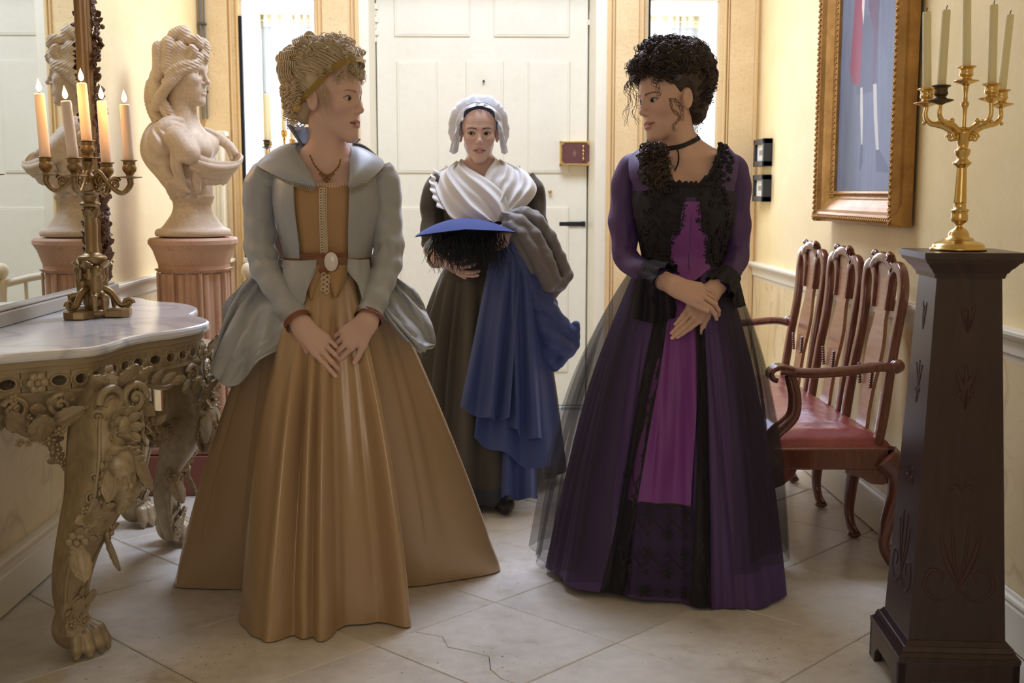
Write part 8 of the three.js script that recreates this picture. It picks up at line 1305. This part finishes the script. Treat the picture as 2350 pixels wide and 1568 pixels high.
  part(t, 'sleeve', sleeve([P(1200, 412, -0.04), P(1218, 440, -0.04), P(1226, 500, -0.02), P(1228, 548, 0.04), P(1216, 548, 0.12), P(1200, 542, 0.17)], rad, { seedv: 6, creases: 0.010 }), M.dress);
  part(t, 'cuff_frill', displace(sweep([P(1000, 580, 0.14), P(1003, 588, 0.165), P(1005, 594, 0.18)], tt => 0.034 + 0.012 * tt, { n: 12, m: 40, caps: false }), (x, y, z) => 0.007 * noise(x * 70, y * 70, z * 70)), mat(srgb(214, 186, 170), 0.9, { transmission: 0.3, thickness: 0 }));
  const hem = [[-170, -0.05, -5.38], [-135, -0.28, -5.26], [-100, -0.36, -5.0], [-72, -0.30, -4.80], [-50, -0.20, -4.73], [-28, -0.135, -4.72], [-19, -0.082, -4.60], [0, 0.02, -4.57, 0.03], [15, 0.105, -4.60], [22, 0.115, -4.74], [48, 0.26, -4.92], [72, 0.325, -5.02], [100, 0.37, -5.12], [135, 0.25, -5.32]];
  const folds = (d, s) => smooth(0.02, 0.3, s) * (0.012 * Math.sin(d * 0.33) + 0.012 * noise(d * 0.1, s, 54));
  const sk = skirtFn({ waist: { x: CX, z: -4.88, y: Y(604), rx: 0.135, rz: 0.108 }, hem: hem.map(r => [r[0], r[1], r[2], r[3] ?? 0.045]), folds, pow: 0.62, flare: 0.01 });
  part(t, 'skirt', sheet(280, 44, (u, v) => sk(-180 + u * 360, v), { closed: true, thick: 0.003, us: 3, vs: 1.2 }), M.dress);
  part(t, 'skirt_hem', sheet(280, 4, (u, v) => sk(-180 + u * 360, lerp(0.93, 0.998, v), 0.003), { closed: true, thick: 0.001 }), mat(srgb(54, 58, 70), 0.7));
  for (const s of [-1, 1]) part(t, 'shoe', place(new THREE.SphereGeometry(1, 16, 10), { p: [0.02 + s * 0.07, 0.03, -4.62], s: [0.042, 0.03, 0.11] }), M.black);
  // kerchief crossed over the breast
  const cr = k => (p, u, v) => { const f = 0.009 * Math.sin(v * 15 + 1.5 * noise(u * 3, v * 2, k) + k) + 0.005 * Math.sin(v * 33 + u * 3 + k); p.z += f; p.y += f * 0.5; };
  part(t, 'kerchief', ruled([P(1136, 364, -0.02), P(1134, 374, 0.04), P(1120, 392, 0.075), P(1112, 410, 0.10), P(1120, 450, 0.12)], [P(1165, 378, -0.07), P(1215, 398, -0.02), P(1232, 430, 0.04), P(1222, 455, 0.08), P(1175, 500, 0.12)], { nu: 50, nv: 60, belly: 0.035, thick: 0.0015, f: cr(2) }), M.muslin);
  part(t, 'kerchief', ruled([P(1064, 364, -0.02), P(1072, 378, 0.04), P(1094, 394, 0.085), P(1125, 414, 0.125), P(1160, 450, 0.15), P(1172, 500, 0.155)], [P(1040, 378, -0.07), P(1000, 402, -0.03), P(1002, 440, 0.04), P(1020, 480, 0.09), P(1040, 506, 0.125), P(1090, 516, 0.14)], { nu: 60, nv: 70, belly: 0.04, thick: -0.0015, f: cr(5) }), M.muslin);
  part(t, 'kerchief_ruffle', sheet(60, 10, (u, v) => { const c = new THREE.CatmullRomCurve3([P(1012, 396, -0.03), P(1004, 420, 0.0), P(1008, 450, 0.04), P(1022, 482, 0.085)], false, 'centripetal').getPoint(u); return c.add(V(-0.030 * v + 0.004 * Math.sin(u * 30) * v, 0.012 * v, 0.012 + 0.010 * Math.sin(u * 34) * v)); }, { thick: 0.0012 }), M.muslin);
  part(t, 'kerchief_back', sheet(40, 10, (u, v) => { const a = lerp(80, 280, u) * DEG; return T(lerp(Y(380), Y(440), v), a, 0.02 + 0.004 * Math.sin(u * 60)).add(V(0, 0, -0.0)); }, { thick: 0.0015 }), M.muslin);
  // hair under the cap
  const hv = inFrame(F, (x, y, z) => { let d = ell(x, y, z, 0, 0.048, -0.020, 0.080, 0.084, 0.103); const ax = Math.abs(x); d = smax(d, z - (0.078 - (0.096 - y) * 0.72 - 0.010 * Math.exp(-x * x / 0.0002) * -1), 0.006); return d + 0.0004 * Math.sin(ax * 700 + y * 120); });
  part(t, 'hair', nets([[ht.x - 0.11, ht.y - 0.08, ht.z - 0.14], [ht.x + 0.11, ht.y + 0.16, ht.z + 0.12]], 0.003, hv, null, 1.4), M.maidHair = new THREE.MeshPhysicalMaterial({ color: srgb(52, 46, 50), roughness: 0.45, sheen: 0.3 }));
  // mob cap: gathered crown, band, and a frill that hangs beside the cheeks
  const H = (x, y, z) => F.w(x, y, z);
  const rim = a => { const t2 = a / Math.PI; const c = Math.cos(a), s = Math.sin(a); return [0.096 * s, 0.028 + 0.098 * c, 0.046 - 0.050 * (1 - c) * 0.5 + 0.0 * t2]; };       // arch round the face, a = 0 at the top
  part(t, 'cap_crown', sheet(160, 36, (u, v) => {
    const a = lerp(-2.05, 2.05, u), [rx, ry, rz] = rim(a), w = v * Math.PI * 0.5, gath = 1 + 0.014 * Math.sin(a * 22 + 5 * noise(a * 2, v * 2)) * Math.sin(v * 3.0) + 0.07 * noise(a * 3, v * 3, 7) * Math.sin(v * 3.0);
    const puff = 1 + 0.30 * Math.sin(Math.min(1, v * 1.9) * Math.PI) * (v < 0.53 ? 1 : Math.sin(v * 3.1416)) + 0.16 * Math.sin(v * 3.1416), k = Math.cos(w) * puff * gath;
    return H(rx * k * 1.02, 0.030 + (ry - 0.030) * k * 1.08 + 0.004 * noise(a * 9, v * 9, 2), rz - 0.155 * Math.sin(w) + 0.02 * Math.sin(v * 6.28));
  }, { thick: 0.0012 }), M.cotton);
  part(t, 'cap_band', sheet(100, 4, (u, v) => { const a = lerp(-2.05, 2.05, u), [x, y, z] = rim(a); return H(x * (1.01 + 0.02 * v), y * (1.015 + 0.02 * v), z + 0.012 - v * 0.022); }, { thick: 0.0015 }), M.cotton);
  part(t, 'cap_frill', sheet(240, 12, (u, v) => { const a = lerp(-2.3, 2.3, u), [x, y, z] = rim(clamp(a, -2.05, 2.05)), d = Math.abs(a), w = lerp(0.011, 0.060, smooth(0.6, 2.0, d)), ex = Math.max(0, d - 2.05); const wav = (Math.sin(a * 11 + 1.6 * Math.sin(a * 4)) + 0.4 * noise(a * 9, v * 2, 5)) * v; const inw = d < 0.9 ? -1 : lerp(-1, 0.35, smooth(0.9, 1.8, d)); return H(x + Math.sin(a) * w * v * inw * 0.9 + wav * 0.006 * Math.cos(a), y + Math.cos(a) * w * v * (d < 1.2 ? -1 : -0.2) * (d < 0.9 ? 0.9 : 1) - smooth(1.1, 2.0, d) * v * 0.055 - ex * 0.05, z + 0.014 + wav * 0.009 + 0.012 * v); }, { thick: 0.001 }), M.cotton);
  for (const s of [-1, 1]) part(t, 'cap_lappet', sheet(70, 14, (u, v) => { const w = Math.sin(u * 24 + s) * (0.35 + 0.65 * v); return H(s * (lerp(0.078, 0.110, u) + 0.008 * w * 0.5 + 0.014 * v), lerp(-0.005, -0.082 + 0.022 * Math.abs(u - 0.45), v), lerp(0.052, -0.02, u) + 0.009 * w); }, { thick: 0.001 }), M.cotton);
  part(t, 'cap_bow', displace(merge([ball(H(0, 0.130, 0.056), 0.008, [1.2, 0.8, 0.8], 10)]), (x, y, z) => 0.002 * noise(x * 200, y * 200, z * 200)), M.cotton);

  // ---- hat with black plumes
  const hc0 = P(1068, 527, 0.25), hat = thing('hat', 'wide-brimmed blue hat with black ostrich plumes held by the maid', 'hat', hc0.toArray());
  const felt = new THREE.MeshPhysicalMaterial({ color: srgb(48, 62, 118), roughness: 0.8, sheen: 0.8, sheenColor: srgb(90, 110, 190), side: THREE.DoubleSide }), blackFelt = mat(srgb(26, 26, 34), 0.85, { sheen: 0.4, sheenColor: srgb(60, 66, 90) });
  const brimP = (r, a, off) => { const x = Math.cos(a) * r * 0.200, z = Math.sin(a) * r * 0.15, y = 0.040 - 0.050 * r * r - 0.022 * (x < 0 ? -x / 0.2 : 0) * r - 0.006 * (x > 0 ? x / 0.2 : 0) + off + 0.012 * Math.max(0, Math.sin(a)) * r; return V(hc0.x + x, hc0.y + y, hc0.z + z); };
  part(hat, 'brim', merge([sheet(16, 80, (u, v) => brimP(u, -v * 6.2832, 0.004))]), felt);
  part(hat, 'brim_lining', sheet(16, 80, (u, v) => brimP(u * 0.985, -v * 6.2832, -0.001)), blackFelt);
  part(hat, 'crown', lathes([[0.10, 0.02], [0.098, -0.03], [0.09, -0.07], [0.06, -0.085], [0, -0.088]], 30, 3).scale(1, 1, 0.8).translate(hc0.x + 0.02, hc0.y, hc0.z), blackFelt);
  const pl = []; for (let k = 0; k < 520; k++) { const a = rr(0.1, 3.04), rad2 = rr(0.05, 0.155), p = V(hc0.x + 0.012 + Math.cos(a) * rad2 * 0.95, hc0.y - 0.012 + rr(-0.02, 0.0), hc0.z + Math.abs(Math.sin(a)) * rad2 * 0.75); const L = rr(0.06, 0.15), c = rr(-1, 1); pl.push(sweep([p, p.clone().add(V(c * 0.02, -L * 0.35, 0.02)), p.clone().add(V(c * 0.045, -L * 0.75, 0.022)), p.clone().add(V(c * 0.05 + rr(-0.02, 0.02), -L, rr(-0.005, 0.02)))], tt => 0.0016 * (1 - 0.7 * tt), { n: 8, m: 3, caps: false })); }
  part(hat, 'plumes', merge(pl), mat(srgb(26, 27, 34), 0.7, { sheen: 0.5, sheenColor: srgb(70, 80, 100) })).userData.kind = 'stuff';
  // ---- blue cloak hanging from her arm
  M.blueCloth = new THREE.MeshPhysicalMaterial({ color: srgb(74, 88, 138), roughness: 0.62, sheen: 0.7, sheenColor: srgb(120, 140, 200), bumpMap: weaveB, bumpScale: 0.0005, side: THREE.DoubleSide });
  const ck = thing('cloak', 'blue cloak hanging in folds from the forearm of the maid', 'cloak', P(1180, 700, 0.2).toArray());
  const hang = (A, B, n, amp, ph) => { const ca = new THREE.CatmullRomCurve3(A, false, 'centripetal'), cb = new THREE.CatmullRomCurve3(B, false, 'centripetal'); return sheet(90, 50, (u, v) => { const p = ca.getPoint(u).lerp(cb.getPoint(u), v); p.z += amp * Math.sin(u * n + ph + 0.6 * v) * (0.25 + 0.75 * v) + 0.01 * noise(u * 6, v * 2, ph); p.x += amp * 0.3 * Math.cos(u * n * 0.9 + ph) * v; p.y += 0.012 * Math.sin(u * n + ph + 0.6) * v * v; return p; }, { thick: 0.003, us: 2, vs: 2 }); };
  part(ck, 'front_fold', hang([P(1124, 600, 0.19), P(1145, 580, 0.21), P(1170, 565, 0.22), P(1196, 575, 0.20)], [P(1053, 938, 0.30), P(1105, 956, 0.33), P(1135, 968, 0.31), P(1165, 962, 0.32)], 13, 0.028, 0.4), M.blueCloth);
  part(ck, 'front_fold', hang([P(1150, 590, 0.20), P(1172, 572, 0.21), P(1195, 570, 0.20), P(1215, 590, 0.17)], [P(1140, 950, 0.29), P(1180, 990, 0.30), P(1215, 1008, 0.29), P(1252, 1004, 0.26)], 15, 0.028, 2.0), M.blueCloth);
  part(ck, 'back_fold', hang([P(1135, 600, 0.16), P(1165, 580, 0.17), P(1200, 580, 0.16), P(1225, 610, 0.13)], [P(1086, 1008, 0.29), P(1150, 1040, 0.29), P(1230, 1075, 0.24), P(1303, 1060, 0.16)], 17, 0.022, 1.0), M.blueCloth);
  part(ck, 'back_fold', hang([P(1150, 620, 0.14), P(1170, 600, 0.15), P(1195, 600, 0.14), P(1215, 620, 0.11)], [P(1130, 1148, 0.28), P(1165, 1140, 0.27), P(1200, 1148, 0.24), P(1237, 1140, 0.20)], 14, 0.020, 3.0), M.blueCloth);
  const blob = (list, k, cell, fr) => { const lo = [1e9, 1e9, 1e9], hi = [-1e9, -1e9, -1e9]; for (const [a, b, r0, r1] of list) for (const p of [a, b]) p.toArray().forEach((v, i) => { lo[i] = Math.min(lo[i], v - 0.07); hi[i] = Math.max(hi[i], v + 0.07); }); return nets([lo, hi], cell, (x, y, z) => { let d = 1e9; for (const [a, b, r0, r1] of list) d = smin(d, capv(x, y, z, a, b, r0, r1), k); return d + 0.004 * noise(x * fr, y * fr, z * fr); }, null, 1.6); };
  const chain = (pts, r0, r1) => pts.slice(1).map((p, i) => [pts[i], p, lerp(r0, r1, i / (pts.length - 1)), lerp(r0, r1, (i + 1) / (pts.length - 1))]);
  part(ck, 'bunched_fold', blob([...chain([P(1170, 540, 0.20), P(1195, 600, 0.19), P(1215, 660, 0.17), P(1235, 720, 0.14)], 0.030, 0.035), ...chain([P(1190, 560, 0.17), P(1225, 640, 0.15), P(1255, 700, 0.12)], 0.03, 0.045), ...chain([P(1235, 700, 0.15), P(1265, 715, 0.16), P(1290, 745, 0.15), P(1315, 770, 0.12)], 0.034, 0.026), ...chain([P(1245, 740, 0.14), P(1270, 780, 0.15), P(1300, 800, 0.13)], 0.05, 0.040), ...chain([P(1240, 760, 0.12), P(1258, 815, 0.13), P(1272, 842, 0.12)], 0.05, 0.022), ...chain([P(1322, 745, 0.12), P(1318, 790, 0.12), P(1285, 832, 0.12)], 0.018, 0.022)], 0.012, 0.005, 34), M.blueCloth);
  // ---- grey wrap over her arm
  M.greyCloth = new THREE.MeshPhysicalMaterial({ color: srgb(126, 120, 114), roughness: 0.55, sheen: 0.6, sheenColor: srgb(180, 176, 172), side: THREE.DoubleSide });
  const gw = thing('grey_wrap', 'grey silk wrap bundled over the arm of the maid above the blue cloak', 'wrap', P(1230, 560, 0.2).toArray());
  part(gw, 'bundle', blob([...chain([P(1160, 500, 0.19), P(1195, 510, 0.21), P(1225, 540, 0.21), P(1250, 590, 0.19), P(1268, 640, 0.16)], 0.026, 0.034), ...chain([P(1165, 515, 0.21), P(1195, 535, 0.23), P(1218, 570, 0.23), P(1240, 615, 0.20), P(1258, 655, 0.17)], 0.024, 0.030), ...chain([P(1205, 490, 0.17), P(1235, 508, 0.17), P(1262, 545, 0.16), P(1282, 590, 0.14), P(1300, 632, 0.12)], 0.028, 0.026), ...chain([P(1175, 492, 0.16), P(1200, 486, 0.15), P(1228, 495, 0.14)], 0.018, 0.022), ...chain([P(1255, 560, 0.13), P(1270, 600, 0.11), P(1285, 650, 0.11), P(1268, 676, 0.12)], 0.04, 0.022), ...chain([P(1305, 630, 0.13), P(1290, 650, 0.14), P(1262, 660, 0.15)], 0.020, 0.024), ...chain([P(1180, 545, 0.22), P(1200, 580, 0.22), P(1222, 620, 0.19)], 0.016, 0.018)], 0.008, 0.0045, 30), M.greyCloth);
  part(gw, 'raised_corner', sheet(20, 16, (u, v) => P(lerp(1150, 1188, u) + 4 * Math.sin(v * 3), lerp(lerp(486, 498, u), 520, v), 0.20 + 0.02 * Math.sin(u * 5) + 0.01 * v), { thick: 0.003 }), M.greyCloth);
}
flags(scene);
renderer.render(scene, camera);
